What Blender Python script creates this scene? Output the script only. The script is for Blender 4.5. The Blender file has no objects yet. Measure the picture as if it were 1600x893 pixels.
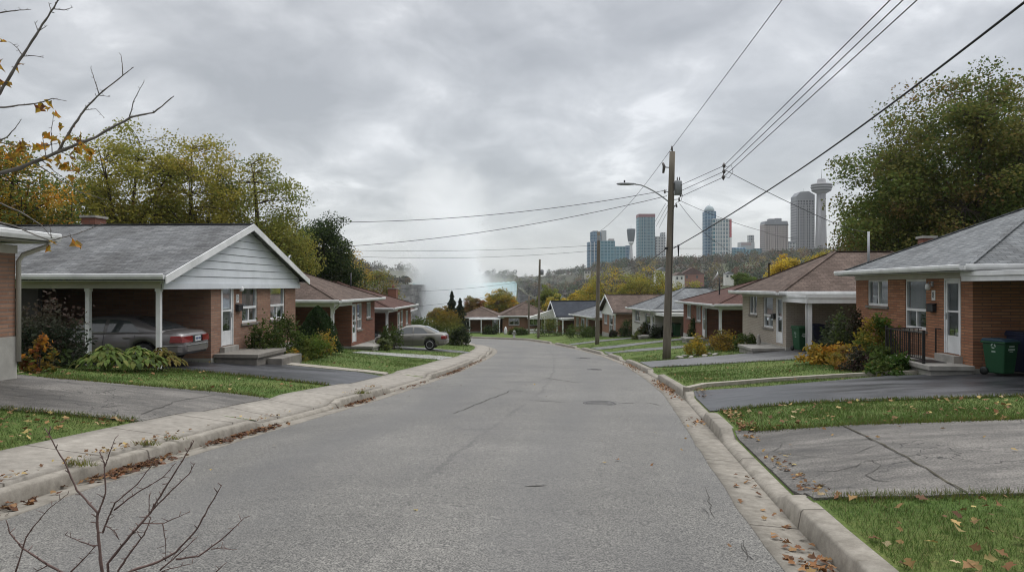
import bpy, bmesh, math, random
import numpy as np
from mathutils import Vector, Matrix
R = math.radians
SC = bpy.context.scene
COL = SC.collection

# ------------------------------------------------------------------ camera
F = 1156.0            # focal length in pixels of the 1600 wide photograph
HZ = 446.5
cam = bpy.data.cameras.new('camera'); cam.sensor_width = 36; cam.lens = 36*F/1600
cam.clip_start = .05; cam.clip_end = 12000
co = bpy.data.objects.new('camera', cam); COL.objects.link(co)
co.location = (0, 0, 0); co.rotation_euler = (R(90), 0, 0)
SC.camera = co

# ------------------------------------------------------------------ sky
SUN_EL, SUN_AZ = 52, 48
W = bpy.data.worlds.new('World'); SC.world = W; W.use_nodes = True
wt = W.node_tree; wt.nodes.clear()
def wn(t, **k):
    n = wt.nodes.new(t)
    for a, v in k.items(): setattr(n, a, v)
    return n
def wl(a, b): wt.links.new(a, b)
def wmath(op, a, b=None, clamp=False):
    n = wn('ShaderNodeMath', operation=op); n.use_clamp = clamp
    for i, v in enumerate((a, b)):
        if v is None: continue
        if isinstance(v, (int, float)): n.inputs[i].default_value = v
        else: wl(v, n.inputs[i])
    return n.outputs[0]
wout = wn('ShaderNodeOutputWorld')
sky = wn('ShaderNodeTexSky', sky_type='NISHITA'); sky.sun_disc = False
sky.sun_elevation = R(SUN_EL); sky.sun_rotation = R(SUN_AZ)
bg1 = wn('ShaderNodeBackground'); wl(sky.outputs[0], bg1.inputs[0]); bg1.inputs[1].default_value = .02
tc = wn('ShaderNodeTexCoord')
sx = wn('ShaderNodeSeparateXYZ'); wl(tc.outputs['Generated'], sx.inputs[0])
zz = wmath('MAXIMUM', sx.outputs[2], 0.0)
den = wmath('ADD', zz, .30)
cx = wn('ShaderNodeCombineXYZ')
wl(wmath('DIVIDE', sx.outputs[0], den), cx.inputs[0]); wl(wmath('DIVIDE', sx.outputs[1], den), cx.inputs[1])
def wnoise(scale, detail, rough, dist, off):
    mp = wn('ShaderNodeMapping'); wl(cx.outputs[0], mp.inputs[0]); mp.inputs['Location'].default_value = off
    n = wn('ShaderNodeTexNoise'); wl(mp.outputs[0], n.inputs['Vector'])
    n.inputs['Scale'].default_value = scale; n.inputs['Detail'].default_value = detail
    n.inputs['Roughness'].default_value = rough; n.inputs['Distortion'].default_value = dist
    return n.outputs[0]
n1 = wnoise(1.7, 8, .55, .45, (8.2, 3.3, 0))
n2 = wnoise(4.2, 6, .55, .6, (7.3, 2.2, 1))
mixn = wmath('ADD', wmath('MULTIPLY', n1, .66), wmath('MULTIPLY', n2, .34))
ramp = wn('ShaderNodeValToRGB'); wl(mixn, ramp.inputs[0])
e = ramp.color_ramp.elements
e[0].position = .38; e[0].color = (.355, .36, .367, 1)
e[1].position = .60; e[1].color = (.71, .713, .718, 1)
x = ramp.color_ramp.elements.new(.47); x.color = (.435, .44, .447, 1)
x = ramp.color_ramp.elements.new(.55); x.color = (.555, .559, .565, 1)
hz = wn('ShaderNodeMapRange'); wl(sx.outputs[2], hz.inputs[0]); hz.interpolation_type = 'SMOOTHSTEP'
hz.inputs[1].default_value = -.02; hz.inputs[2].default_value = .13; hz.inputs[3].default_value = .8; hz.inputs[4].default_value = 0
mx = wn('ShaderNodeMixRGB'); wl(hz.outputs[0], mx.inputs[0]); wl(ramp.outputs[0], mx.inputs[1]); mx.inputs[2].default_value = (.48, .497, .513, 1)
up = wn('ShaderNodeMapRange'); wl(sx.outputs[2], up.inputs[0]); up.interpolation_type = 'SMOOTHSTEP'
up.inputs[1].default_value = .38; up.inputs[2].default_value = .95; up.inputs[3].default_value = 1.0; up.inputs[4].default_value = 5.0
bk = wn('ShaderNodeMapRange'); wl(sx.outputs[1], bk.inputs[0]); bk.interpolation_type = 'SMOOTHSTEP'   # sky dimmed behind the viewer to darken walls and carports that face it
bk.inputs[1].default_value = -.7; bk.inputs[2].default_value = .4; bk.inputs[3].default_value = .62; bk.inputs[4].default_value = 1.0
bg2 = wn('ShaderNodeBackground'); wl(mx.outputs[0], bg2.inputs[0]); wl(wmath('MULTIPLY', up.outputs[0], bk.outputs[0]), bg2.inputs[1])
ad = wn('ShaderNodeAddShader'); wl(bg1.outputs[0], ad.inputs[0]); wl(bg2.outputs[0], ad.inputs[1]); wl(ad.outputs[0], wout.inputs[0])

# ------------------------------------------------------------------ sun
sl = bpy.data.lights.new('sun', 'SUN'); sl.energy = 1.0; sl.angle = R(25); sl.color = (1, .97, .93)
so = bpy.data.objects.new('sun', sl); COL.objects.link(so)
a = R(SUN_AZ)
sd = Vector((math.sin(a)*math.cos(R(SUN_EL)), math.cos(a)*math.cos(R(SUN_EL)), math.sin(R(SUN_EL))))
so.rotation_euler = sd.to_track_quat('Z', 'Y').to_euler(); so.location = (0, -20, 60)

# ------------------------------------------------------------------ exposure and renderer
SC.view_settings.view_transform = 'Standard'; SC.view_settings.look = 'None'
SC.view_settings.exposure = 0.10; SC.view_settings.gamma = 1; SC.view_settings.use_curve_mapping = False
SC.cycles.use_denoising = True; SC.cycles.filter_width = 1.1
SC.cycles.max_bounces = 14; SC.cycles.diffuse_bounces = 5; SC.cycles.glossy_bounces = 3
SC.cycles.transparent_max_bounces = 12; SC.cycles.volume_bounces = 12
SC.cycles.volume_step_rate = 1.0; SC.cycles.volume_max_steps = 128
SC.cycles.caustics_reflective = False; SC.cycles.caustics_refractive = False

# ================================================================== helpers
def lin(r, g, b):
    f = lambda c: (c/255/12.92 if c/255 <= .04045 else ((c/255+.055)/1.055)**2.4)
    return (f(r), f(g), f(b))
def c4(c): return (c[0], c[1], c[2], 1)
def sc(c, k): return (c[0]*k, c[1]*k, c[2]*k)
def tag(o, label=None, cat=None, group=None, kind=None):
    if label: o['label'] = label
    if cat: o['category'] = cat
    if group: o['group'] = group
    if kind: o['kind'] = kind
    return o
def thing(name, label, cat, loc=(0, 0, 0), rz=0, group=None):
    o = bpy.data.objects.new(name, None); COL.objects.link(o)
    o.empty_display_size = .2
    o.location = loc; o.rotation_euler = (0, 0, rz)
    return tag(o, label, cat, group)

class MB:
    """collects shapes and links them as ONE mesh object"""
    def __init__(s): s.v = []; s.f = []; s.sm = []
    def add(s, vs, fs, smooth=False):
        b = len(s.v); s.v += [tuple(p) for p in vs]
        s.f += [tuple(i+b for i in f) for f in fs]; s.sm += [smooth]*len(fs)
        return s
    def box(s, x0, x1, y0, y1, z0, z1):
        v = [(x0,y0,z0),(x1,y0,z0),(x1,y1,z0),(x0,y1,z0),(x0,y0,z1),(x1,y0,z1),(x1,y1,z1),(x0,y1,z1)]
        return s.add(v, [(0,3,2,1),(4,5,6,7),(0,1,5,4),(1,2,6,5),(2,3,7,6),(3,0,4,7)])
    def prism(s, pts, axis_vec):
        n = len(pts); a = Vector(axis_vec)
        v = [Vector(p) for p in pts] + [Vector(p)+a for p in pts]
        f = [tuple(range(n-1, -1, -1)), tuple(range(n, 2*n))] + [(i, (i+1) % n, n+(i+1) % n, n+i) for i in range(n)]
        return s.add(v, f)
    def bar(s, p, q, w, h=None, up=(0, 0, 1)):
        h = h or w; p = Vector(p); q = Vector(q); d = (q-p).normalized()
        u = d.cross(Vector(up))
        if u.length < 1e-4: u = d.cross(Vector((1, 0, 0)))
        u.normalize(); n = u.cross(d)
        v = [p+u*a*w/2+n*b*h/2 for a, b in ((-1,-1),(1,-1),(1,1),(-1,1))]
        v += [x+(q-p) for x in v]
        return s.add(v, [(0,3,2,1),(4,5,6,7),(0,1,5,4),(1,2,6,5),(2,3,7,6),(3,0,4,7)])
    def tube(s, pts, rad, n=6, smooth=True, caps=True):
        pts = [Vector(p) for p in pts]; k = len(pts)
        if not hasattr(rad, '__len__'): rad = [rad]*k
        vs = []; prev = None
        for i, p in enumerate(pts):
            d = (pts[min(i+1, k-1)]-pts[max(i-1, 0)])
            if d.length < 1e-9: d = Vector((0, 0, 1))
            d.normalize()
            if prev is None:
                u = d.cross(Vector((0, 0, 1)))
                if u.length < 1e-3: u = d.cross(Vector((1, 0, 0)))
            else:
                u = prev - d*prev.dot(d)
                if u.length < 1e-4: u = d.cross(Vector((1, 0, 0)))
            u.normalize(); prev = u; w = d.cross(u)
            for j in range(n):
                t = 2*math.pi*j/n
                vs.append(p+u*(math.cos(t)*rad[i])+w*(math.sin(t)*rad[i]))
        fs = [(i*n+j, i*n+(j+1) % n, (i+1)*n+(j+1) % n, (i+1)*n+j) for i in range(k-1) for j in range(n)]
        s.add(vs, fs, smooth)
        if caps:
            b = len(s.v)-k*n
            s.f += [tuple(b+j for j in range(n-1, -1, -1)), tuple(b+(k-1)*n+j for j in range(n))]; s.sm += [False, False]
        return s
    def lathe(s, prof, c=(0, 0, 0), n=16, axis='z', smooth=True):
        vs = []
        for r, h in prof:
            for j in range(n):
                t = 2*math.pi*j/n; a, b = r*math.cos(t), r*math.sin(t)
                p = (a, b, h) if axis == 'z' else ((a, h, b) if axis == 'y' else (h, a, b))
                vs.append((p[0]+c[0], p[1]+c[1], p[2]+c[2]))
        k = len(prof)
        fs = [(i*n+j, i*n+(j+1) % n, (i+1)*n+(j+1) % n, (i+1)*n+j) for i in range(k-1) for j in range(n)]
        fs += [tuple(range(n-1, -1, -1)), tuple((k-1)*n+j for j in range(n))]
        return s.add(vs, fs, smooth)
    def build(s, name, m, parent=None, fix=True, uv=True, bevel=0):
        me = bpy.data.meshes.new(name); me.from_pydata(s.v, [], s.f)
        me.polygons.foreach_set('use_smooth', s.sm)
        if fix:
            bm = bmesh.new(); bm.from_mesh(me)
            if bevel:
                es = [x for x in bm.edges if len(x.link_faces) == 2 and x.calc_face_angle(0) > .5]
                bmesh.ops.bevel(bm, geom=es, offset=bevel, segments=2, affect='EDGES', profile=.5)
            bmesh.ops.recalc_face_normals(bm, faces=bm.faces); bm.to_mesh(me); bm.free()
        if uv: metre_uv(me)
        me.materials.append(m)
        o = bpy.data.objects.new(name, me); COL.objects.link(o)
        if parent: o.parent = parent
        return o
def metre_uv(me):
    """box-mapped UVs in metres: u runs level along the face, v runs up it"""
    ul = me.uv_layers.new(name='UVMap') if not me.uv_layers else me.uv_layers[0]
    n = len(me.loops); vi = np.empty(n, dtype=np.int64); me.loops.foreach_get('vertex_index', vi)
    co_ = np.empty(len(me.vertices)*3); me.vertices.foreach_get('co', co_); co_ = co_.reshape(-1, 3)
    pn = np.empty(len(me.polygons)*3); me.polygons.foreach_get('normal', pn); pn = pn.reshape(-1, 3)
    lt = np.empty(len(me.polygons), dtype=np.int64); me.polygons.foreach_get('loop_total', lt)
    nn = np.repeat(pn, lt, axis=0)
    u = np.stack([-nn[:, 1], nn[:, 0], np.zeros(n)], 1)
    l = np.linalg.norm(u, axis=1); flat = l < .08
    u[flat] = (1, 0, 0); l[flat] = 1; u /= l[:, None]
    v = np.cross(nn, u)
    p = co_[vi]
    uvs = np.stack([(p*u).sum(1), (p*v).sum(1)], 1).astype(np.float32)
    ul.data.foreach_set('uv', uvs.ravel())
def raw_mesh(name, verts, faces_flat, nv, m, parent=None, colors=None, smooth=False):
    """fast mesh from numpy: faces all with nv corners, one colour per face"""
    me = bpy.data.meshes.new(name)
    nf = len(faces_flat)//nv
    me.vertices.add(len(verts)); me.vertices.foreach_set('co', np.asarray(verts, dtype=np.float32).ravel())
    me.loops.add(nf*nv); me.loops.foreach_set('vertex_index', np.asarray(faces_flat, dtype=np.int32))
    me.polygons.add(nf); me.polygons.foreach_set('loop_start', np.arange(nf, dtype=np.int32)*nv)
    if smooth: me.polygons.foreach_set('use_smooth', np.ones(nf, dtype=bool))
    if colors is not None:
        at = me.attributes.new('Col', 'FLOAT_COLOR', 'FACE')
        c = np.ones((nf, 4), dtype=np.float32); c[:, :3] = colors
        at.data.foreach_set('color', c.ravel())
    me.update(calc_edges=True)
    me.materials.append(m)
    o = bpy.data.objects.new(name, me); COL.objects.link(o)
    if parent: o.parent = parent
    return o
def copy_tree(o, parent=None):
    c = o.copy(); COL.objects.link(c)
    if parent: c.parent = parent
    for ch in list(o.children): copy_tree(ch, c)
    return c

# ================================================================== materials
class NT:
    def __init__(s, name):
        s.m = bpy.data.materials.new(name); s.m.use_nodes = True; s.t = s.m.node_tree; s.t.nodes.clear()
        s.out = s.n('ShaderNodeOutputMaterial'); s.b = s.n('ShaderNodeBsdfPrincipled'); s.l(s.b.outputs[0], s.out.inputs[0])
    def n(s, t, **k):
        x = s.t.nodes.new(t)
        for a, v in k.items(): setattr(x, a, v)
        return x
    def l(s, a, b): s.t.links.new(a, b)
    def put(s, sock, v):
        if isinstance(v, (int, float)): sock.default_value = v
        elif isinstance(v, tuple): sock.default_value = v if len(v) == len(sock.default_value) else c4(v)
        else: s.l(v, sock)
    def coord(s, kind='Object', scale=None):
        o = s.n('ShaderNodeTexCoord').outputs[kind]
        if scale:
            mp = s.n('ShaderNodeMapping'); s.l(o, mp.inputs[0]); mp.inputs['Scale'].default_value = scale; o = mp.outputs[0]
        return o
    def noise(s, vec, scale, detail=5, rough=.55, dist=0):
        x = s.n('ShaderNodeTexNoise'); s.l(vec, x.inputs['Vector']); x.inputs['Scale'].default_value = scale
        x.inputs['Detail'].default_value = detail; x.inputs['Roughness'].default_value = rough; x.inputs['Distortion'].default_value = dist
        return x.outputs[0]
    def mix(s, f, a, b, mode='MIX'):
        x = s.n('ShaderNodeMixRGB', blend_type=mode); s.put(x.inputs[0], f); s.put(x.inputs[1], a); s.put(x.inputs[2], b); return x.outputs[0]
    def rng(s, v, a, b, c=0., d=1., smooth=False):
        x = s.n('ShaderNodeMapRange'); s.l(v, x.inputs[0])
        if smooth: x.interpolation_type = 'SMOOTHSTEP'
        for i, q in enumerate((a, b, c, d)): s.put(x.inputs[i+1], q)
        return x.outputs[0]
    def math(s, op, a, b=0., clamp=False):
        x = s.n('ShaderNodeMath', operation=op); x.use_clamp = clamp; s.put(x.inputs[0], a); s.put(x.inputs[1], b); return x.outputs[0]
    def bump(s, h, strength=.3, dist=.02):
        x = s.n('ShaderNodeBump'); s.l(h, x.inputs['Height']); x.inputs['Strength'].default_value = strength; x.inputs['Distance'].default_value = dist
        s.l(x.outputs[0], s.b.inputs['Normal'])
    def fin(s, col, rough=.7, spec=.3, metal=0.):
        s.put(s.b.inputs['Base Color'], col); s.put(s.b.inputs['Roughness'], rough)
        s.b.inputs['Specular IOR Level'].default_value = spec; s.b.inputs['Metallic'].default_value = metal
        return s.m
def M_basic(name, col, rough=.7, var=.15, scale=2., bump=0., bscale=60., spec=.3, metal=0., stretch=None):
    t = NT(name); v = t.coord('Object', stretch)
    f = t.noise(v, scale, 6, .6)
    c = t.mix(t.rng(f, .3, .7), sc(col, 1-var), sc(col, 1+var))
    if bump: t.bump(t.noise(v, bscale, 4), bump, .01)
    return t.fin(c, rough, spec, metal)
def M_brick(name, c1, c2, mortar, bw=.23, bh=.076, dirt=.3, msize=.006):
    t = NT(name); uv = t.coord('UV')
    b = t.n('ShaderNodeTexBrick'); t.l(uv, b.inputs['Vector']); b.inputs['Scale'].default_value = 1
    for k, q in (('Brick Width', bw), ('Row Height', bh), ('Mortar Size', msize), ('Mortar Smooth', .2), ('Bias', -.1)): b.inputs[k].default_value = q
    b.inputs['Color1'].default_value = c4(c1); b.inputs['Color2'].default_value = c4(c2); b.inputs['Mortar'].default_value = c4(mortar)
    o = t.coord('Object')
    col = t.mix(dirt, b.outputs[0], t.mix(t.noise(o, .9, 7, .65), (.35, .33, .32), (1.4, 1.4, 1.4)), 'MULTIPLY')
    col = t.mix(.35, col, t.mix(t.noise(o, 9., 3, .6), (.55, .55, .55), (1.4, 1.4, 1.4)), 'MULTIPLY')
    t.bump(t.math('SUBTRACT', 1., b.outputs['Fac']), .5, .008)
    return t.fin(col, .88, .15)
def M_shingle(name, c1, c2, stain=.4):
    t = NT(name); uv = t.coord('UV')
    b = t.n('ShaderNodeTexBrick'); t.l(uv, b.inputs['Vector']); b.inputs['Scale'].default_value = 1
    for k, q in (('Brick Width', .33), ('Row Height', .145), ('Mortar Size', .011), ('Mortar Smooth', .4), ('Bias', 0.)): b.inputs[k].default_value = q
    b.inputs['Color1'].default_value = c4(c1); b.inputs['Color2'].default_value = c4(c2); b.inputs['Mortar'].default_value = c4(sc(c1, .4))
    mp = t.n('ShaderNodeMapping'); t.l(uv, mp.inputs[0]); mp.inputs['Scale'].default_value = (1., .35, 1)
    s1 = t.noise(mp.outputs[0], .8, 7, .65, .4)
    s2 = t.noise(uv, 6., 4, .7); s3 = t.noise(t.coord('UV', (1.2, 7., 1.)), 2.2, 5, .7)
    col = t.mix(stain, b.outputs[0], t.mix(t.rng(s1, .3, .7), (.38, .36, .35), (1.45, 1.45, 1.45)), 'MULTIPLY')
    col = t.mix(.5, col, t.mix(t.rng(s2, .3, .7), (.6, .6, .6), (1.35, 1.35, 1.35)), 'MULTIPLY')
    col = t.mix(.55, col, t.mix(t.rng(s3, .3, .7), (.55, .55, .55), (1.4, 1.4, 1.4)), 'MULTIPLY')
    t.bump(t.math('ADD', t.math('SUBTRACT', 1., b.outputs['Fac']), t.math('MULTIPLY', s2, .5)), .6, .012)
    return t.fin(col, .92, .15)
def M_leaf(name, trans=.35, rough=.55):
    t = NT(name); a_ = t.n('ShaderNodeAttribute', attribute_name='Col')
    t.fin(a_.outputs['Color'], rough, .12)
    tr = t.n('ShaderNodeBsdfTranslucent'); t.l(a_.outputs['Color'], tr.inputs[0])
    ms = t.n('ShaderNodeMixShader'); ms.inputs[0].default_value = trans
    t.l(t.b.outputs[0], ms.inputs[1]); t.l(tr.outputs[0], ms.inputs[2]); t.l(ms.outputs[0], t.out.inputs[0])
    return t.m
def M_glass(name, tint=(.75, .8, .8), refl=.35):
    t = NT(name)
    g = t.n('ShaderNodeBsdfGlossy'); g.inputs['Roughness'].default_value = .04; g.inputs[0].default_value = (.8, .85, .9, 1)
    tr = t.n('ShaderNodeBsdfTransparent'); tr.inputs[0].default_value = c4(tint)
    fr = t.n('ShaderNodeFresnel'); fr.inputs[0].default_value = 1.5
    ms = t.n('ShaderNodeMixShader'); t.l(t.math('ADD', t.math('MULTIPLY', fr.outputs[0], 1.6), refl, True), ms.inputs[0])
    t.l(tr.outputs[0], ms.inputs[1]); t.l(g.outputs[0], ms.inputs[2]); t.l(ms.outputs[0], t.out.inputs[0])
    return t.m

BRICK_TAN = M_brick('brick_tan', (.33, .195, .135), (.235, .125, .085), (.21, .17, .145), .45, msize=.011)
BRICK_ORANGE = M_brick('brick_orange', (.38, .185, .105), (.27, .118, .066), (.15, .105, .08), .45, msize=.011)
BRICK_RED = M_brick('brick_red', (.26, .115, .078), (.185, .075, .052), (.15, .105, .09), .45, msize=.01)
BRICK_BEIGE = M_brick('brick_beige', (.43, .385, .325), (.385, .34, .285), (.30, .265, .225), dirt=.4, msize=.01)
BRICK_BROWN = M_brick('brick_brown', (.29, .16, .10), (.24, .12, .08), (.26, .2, .17))
SIDING_PALE = M_brick('siding_pale', (.50, .49, .45), (.47, .46, .42), (.3, .29, .27), 6., .2, .2, .012)
SH_GREY = M_shingle('shingle_grey', (.17, .174, .176), (.105, .108, .112), .8)
SH_BLUE = M_shingle('shingle_bluegrey', (.20, .21, .216), (.135, .143, .15), .6)
SH_BROWN = M_shingle('shingle_brown', (.14, .105, .088), (.095, .070, .058), .6)
SH_RED = M_shingle('shingle_redbrown', (.112, .062, .051), (.085, .047, .040), .4)
SH_DARK = M_shingle('shingle_darkslate', (.055, .062, .075), (.042, .048, .06), .3)
WHITE = M_basic('white_paint', (.66, .665, .665), .5, .16, 1.7, spec=.3)
CREAM = M_basic('cream_paint', (.48, .46, .41), .55, .12, 1.3)
GABLE_BLUE = M_basic('pale_siding', (.60, .63, .66), .5, .1, 1.1)
GABLE_WHITE = M_basic('white_siding', (.66, .66, .62), .5, .08, 1.1)
SOFFIT = M_basic('soffit_metal', (.42, .42, .4), .6, .06)
CONC = M_basic('concrete', (.30, .285, .26), .9, .25, 2.5, .4, 50)
CONC_DARK = M_basic('concrete_dark', (.19, .175, .155), .92, .3, 2.5, .4, 50)
FOUND = M_basic('foundation_concrete', (.34, .33, .30), .9, .2, 1.8, .3, 30)
DARK = M_basic('dark_interior', (.012, .012, .013), .8, .1)
CURTAIN = M_basic('curtain_cloth', (.42, .45, .43), .9, .08, 1.5)
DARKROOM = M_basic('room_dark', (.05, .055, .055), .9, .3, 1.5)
BLACK = M_basic('black_metal', (.02, .02, .022), .45, .2)
IRON = M_basic('wrought_iron', (.018, .016, .016), .5, .2)
GALV = M_basic('galvanised_steel', (.33, .34, .35), .45, .12, 3, metal=.5)
GLASS = M_glass('window_glass')
CARGLASS = M_glass('car_glass', (.16, .19, .2), .22)
BARK = M_basic('bark', (.075, .06, .048), .95, .35, 6, .8, 22, .1, stretch=(1, 1, .25))
BARK_GREY = M_basic('bark_grey', (.16, .145, .135), .9, .3, 9, .5, 40, .15)
TWIG = M_basic('twig_bark', (.13, .088, .078), .8, .35, 12, .3, 60, .2)
LEAF = M_leaf('leaves', .46, .65); FARLEAF = M_leaf('distant_leaves', .15, .8)
LITTER = M_leaf('fallen_leaves', .15, .7)
# ================================================================== the lie of the land
KY = np.array([-60, -20, 0, 7, 12, 19, 30, 45, 60, 75, 88, 110, 160.]); KZ = np.array([-.2, -1.2, -1.95, -2.15, -2.38, -2.74, -3.4, -4.25, -4.95, -5.5, -5.9, -6.6, -9.])
_yy = np.arange(-60, 160, .25)
def _smooth(y, k):
    p = np.pad(y, k, mode='edge'); w = np.hanning(2*k+1); w /= w.sum()
    return np.convolve(p, w, 'valid')
_zz = _smooth(np.interp(_yy, KY, KZ), 14)
def zr(y): return np.interp(y, _yy, _zz)
LE = np.array([(-6.2,-40),(-5.7,-15),(-5.35,0),(-5.03,7.27),(-4.75,9.4),(-4.33,12.05),(-3.6,16.15),(-3.2,18.7),(-2.38,27.5),(-1.62,41),(-1.33,50),(-1.5,55),(-2.3,60.5),(-4.2,66),(-8,71),(-15,75.2),(-26,79),(-42,83),(-70,88)])
RE = np.array([(1.0,-40),(1.6,-15),(2.1,0),(2.40,5.45),(2.62,7.27),(3.15,11.1),(4.13,17.85),(4.84,24.9),(5.5,33.9),(5.75,44.6),(5.1,55.8),(3.6,66.1),(1.5,75.4),(-4.2,80.6),(-14,84.6),(-26,87.6),(-42,91),(-70,96)])
_ye = np.concatenate([np.arange(-40, 64, .25), np.arange(64, 97, .05)])
def _edge(E):
    x = np.interp(_ye, E[:, 1], E[:, 0]); x[:416] = _smooth(np.interp(np.arange(-40, 64, .25), E[:, 1], E[:, 0]), 10)
    x[416:] = _smooth(np.interp(np.arange(64, 97, .05), E[:, 1], E[:, 0]), 14)
    return x
_xl, _xr = _edge(LE), _edge(RE)
def xL(y): return np.interp(y, _ye, _xl)
def xR(y): return np.interp(y, _ye, _xr)
def _cos(f, y): d = (f(np.asarray(y)+.1)-f(np.asarray(y)-.1))/.2; return 1/np.sqrt(1+d*d)
def _dip(y, ivs, hi, lo):
    h = np.full(np.shape(y), hi, dtype=float)
    for a_, b_ in ivs:
        m = np.clip((np.minimum(np.asarray(y)-a_, b_-np.asarray(y))+.16)/.32, 0, 1); m = m*m*(3-2*m)
        h = np.minimum(h, hi+(lo-hi)*m)
    return h
LDIP = [(12.6, 15.6), (19.2, 24.5), (36.2, 40.5), (43.8, 46.6), (60, 63)]
RDIP = [(7.25, 11.3), (13.6, 17.2), (24.4, 27.6), (36.5, 39.), (44.5, 47), (55, 57.5), (65, 67)]
def hL(y): return _dip(y, LDIP, .14, .035)
def hR(y): return _dip(y, RDIP, .16, .035)
def _rise(t, k): return k*np.minimum(t, 7.6)+.012*np.maximum(t-7.6, 0)
def land(x, y):
    """height of the lawns and drives beside the road"""
    x = np.asarray(x, dtype=float); y = np.asarray(y, dtype=float)
    left = x < (xL(y)+xR(y))/2
    tl = np.maximum((xL(y)-x)*_cos(xL, y), 0); trt = np.maximum((x-xR(y))*_cos(xR, y), 0)
    kl = np.interp(y, [0, 14, 20, 33, 45, 60, 100], [.10, .108, .064, .084, .052, .045, .04])
    kr = np.interp(y, [0, 12, 18, 31, 47, 60, 75, 90], [.045, .042, .046, .095, .115, .10, .04, .02])
    sm = lambda t: np.clip(t/2.2, 0, 1)**2*(3-2*np.clip(t/2.2, 0, 1))
    zl = hL(y)+(.14-hL(y))*sm(tl)+_rise(tl, kl)
    zq = hR(y)+(.14-hR(y))*sm(trt)+_rise(trt, kr)
    on = (tl <= 0) & (trt <= 0)
    return zr(y)+np.where(on, 0., np.where(left, zl, zq))
def gz(x, y): return float(land(x, y))
_ds = np.concatenate([np.arange(2, 40, .02), np.arange(40, 130, .05)])
def gp(px, py):
    """where the sight line through a point of the photograph meets the ground"""
    x = (px-800)/F*_ds; z = -(py-HZ)/F*_ds
    w = land(x, _ds)-z
    i = np.argmax(w > 0)
    return (float(x[i]), float(_ds[i]))
def at(px, py, d): return Vector(((px-800)/F*d, d, (HZ-py)/F*d))

# ------------------------------------------------------------------ materials of the ground
def m_asphalt():
    t = NT('asphalt_road'); o = t.coord('Object')
    agg = t.noise(o, 70., 1, .5); agg2 = t.noise(o, 21., 3, .7)
    big = t.noise(o, .35, 6, .6); mid = t.noise(o, 1.6, 6, .65)
    col = t.mix(t.rng(big, .3, .7), (.112, .108, .101), (.158, .152, .142))
    col = t.mix(.5, col, t.mix(t.rng(mid, .3, .7), (.78, .78, .79), (1.2, 1.2, 1.19)), 'MULTIPLY')
    col = t.mix(1., col, t.mix(t.rng(agg, .34, .66), (.36, .36, .36), (1.58, 1.57, 1.54)), 'MULTIPLY')
    col = t.mix(.5, col, t.mix(t.rng(agg2, .34, .66), (.5, .5, .5), (1.45, 1.45, 1.42)), 'MULTIPLY')
    # seam along the middle, cross joints and cracks in road coordinates (u across from the left kerb, v along)
    uv = t.n('ShaderNodeUVMap', uv_map='road').outputs[0]
    sp = t.n('ShaderNodeSeparateXYZ'); t.l(uv, sp.inputs[0])
    wob = t.noise(uv, .55, 5, .6); wob2 = t.noise(uv, 5., 3, .6)
    u = t.math('ADD', sp.outputs[0], t.math('ADD', t.math('MULTIPLY', t.math('SUBTRACT', wob, .5), .45), t.math('MULTIPLY', t.math('SUBTRACT', wob2, .5), .10)))
    def line(c, w): return t.rng(t.math('ABSOLUTE', t.math('SUBTRACT', u, c)), w*.35, w, 1., 0.)
    gate = t.rng(t.noise(uv, .22, 3, .5), .34, .50)
    seam = t.math('MULTIPLY', line(3.95, .06), t.math('MULTIPLY', gate, .33))
    vw = t.math('ADD', sp.outputs[1], t.math('MULTIPLY', t.math('SUBTRACT', wob, .5), 1.2))
    for c, w, g in ((22.6, .10, .6), (30.5, .13, .6), (20.1, .05, .55), (41., .2, .5), (12.2, .03, .4)):
        q = t.rng(t.math('ABSOLUTE', t.math('SUBTRACT', vw, c)), w*.3, w, 1., 0.)
        seam = t.math('MAXIMUM', seam, t.math('MULTIPLY', q, t.math('MULTIPLY', t.rng(t.noise(uv, .9, 3), .38, .6), g)))
    vor = t.n('ShaderNodeTexVoronoi', feature='DISTANCE_TO_EDGE'); vor.inputs['Scale'].default_value = 1.1
    vm = t.n('ShaderNodeVectorMath', operation='ADD'); t.l(o, vm.inputs[0])
    ns = t.n('ShaderNodeTexNoise'); t.l(o, ns.inputs['Vector']); ns.inputs['Scale'].default_value = 2.2; ns.inputs['Detail'].default_value = 6
    vs = t.n('ShaderNodeVectorMath', operation='SCALE'); t.l(ns.outputs[1], vs.inputs[0]); vs.inputs['Scale'].default_value = .7
    t.l(vs.outputs[0], vm.inputs[1]); t.l(vm.outputs[0], vor.inputs['Vector'])
    crack = t.math('MULTIPLY', t.rng(vor.outputs['Distance'], .004, .014, 1., 0.), t.rng(t.noise(o, .33, 3), .55, .62))
    edge = t.rng(t.math('ABSOLUTE', t.math('SUBTRACT', sp.outputs[0], 6.0)), .2, .9, 1., 0.)
    crack = t.math('MULTIPLY', crack, edge)
    trk = t.math('MAXIMUM', t.rng(t.math('ABSOLUTE', t.math('SUBTRACT', u, 1.9)), .1, .7, 1., 0., True), t.rng(t.math('ABSOLUTE', t.math('SUBTRACT', u, 5.2)), .1, .7, 1., 0., True))
    col = t.mix(t.math('MULTIPLY', trk, .34), col, (.10, .098, .096))
    dmp = t.math('MULTIPLY', t.rng(t.noise(t.coord('Object', (1, .4, 1)), .5, 6, .6), .48, .66), .42)
    col = t.mix(dmp, col, (.085, .083, .082))
    dark = t.math('MAXIMUM', seam, t.math('MULTIPLY', crack, .8))
    col = t.mix(dark, col, (.035, .034, .034))
    t.bump(t.math('SUBTRACT', t.math('ADD', agg, t.math('MULTIPLY', agg2, .5)), dark), .45, .006)
    return t.fin(col, .62, .32)
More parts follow.
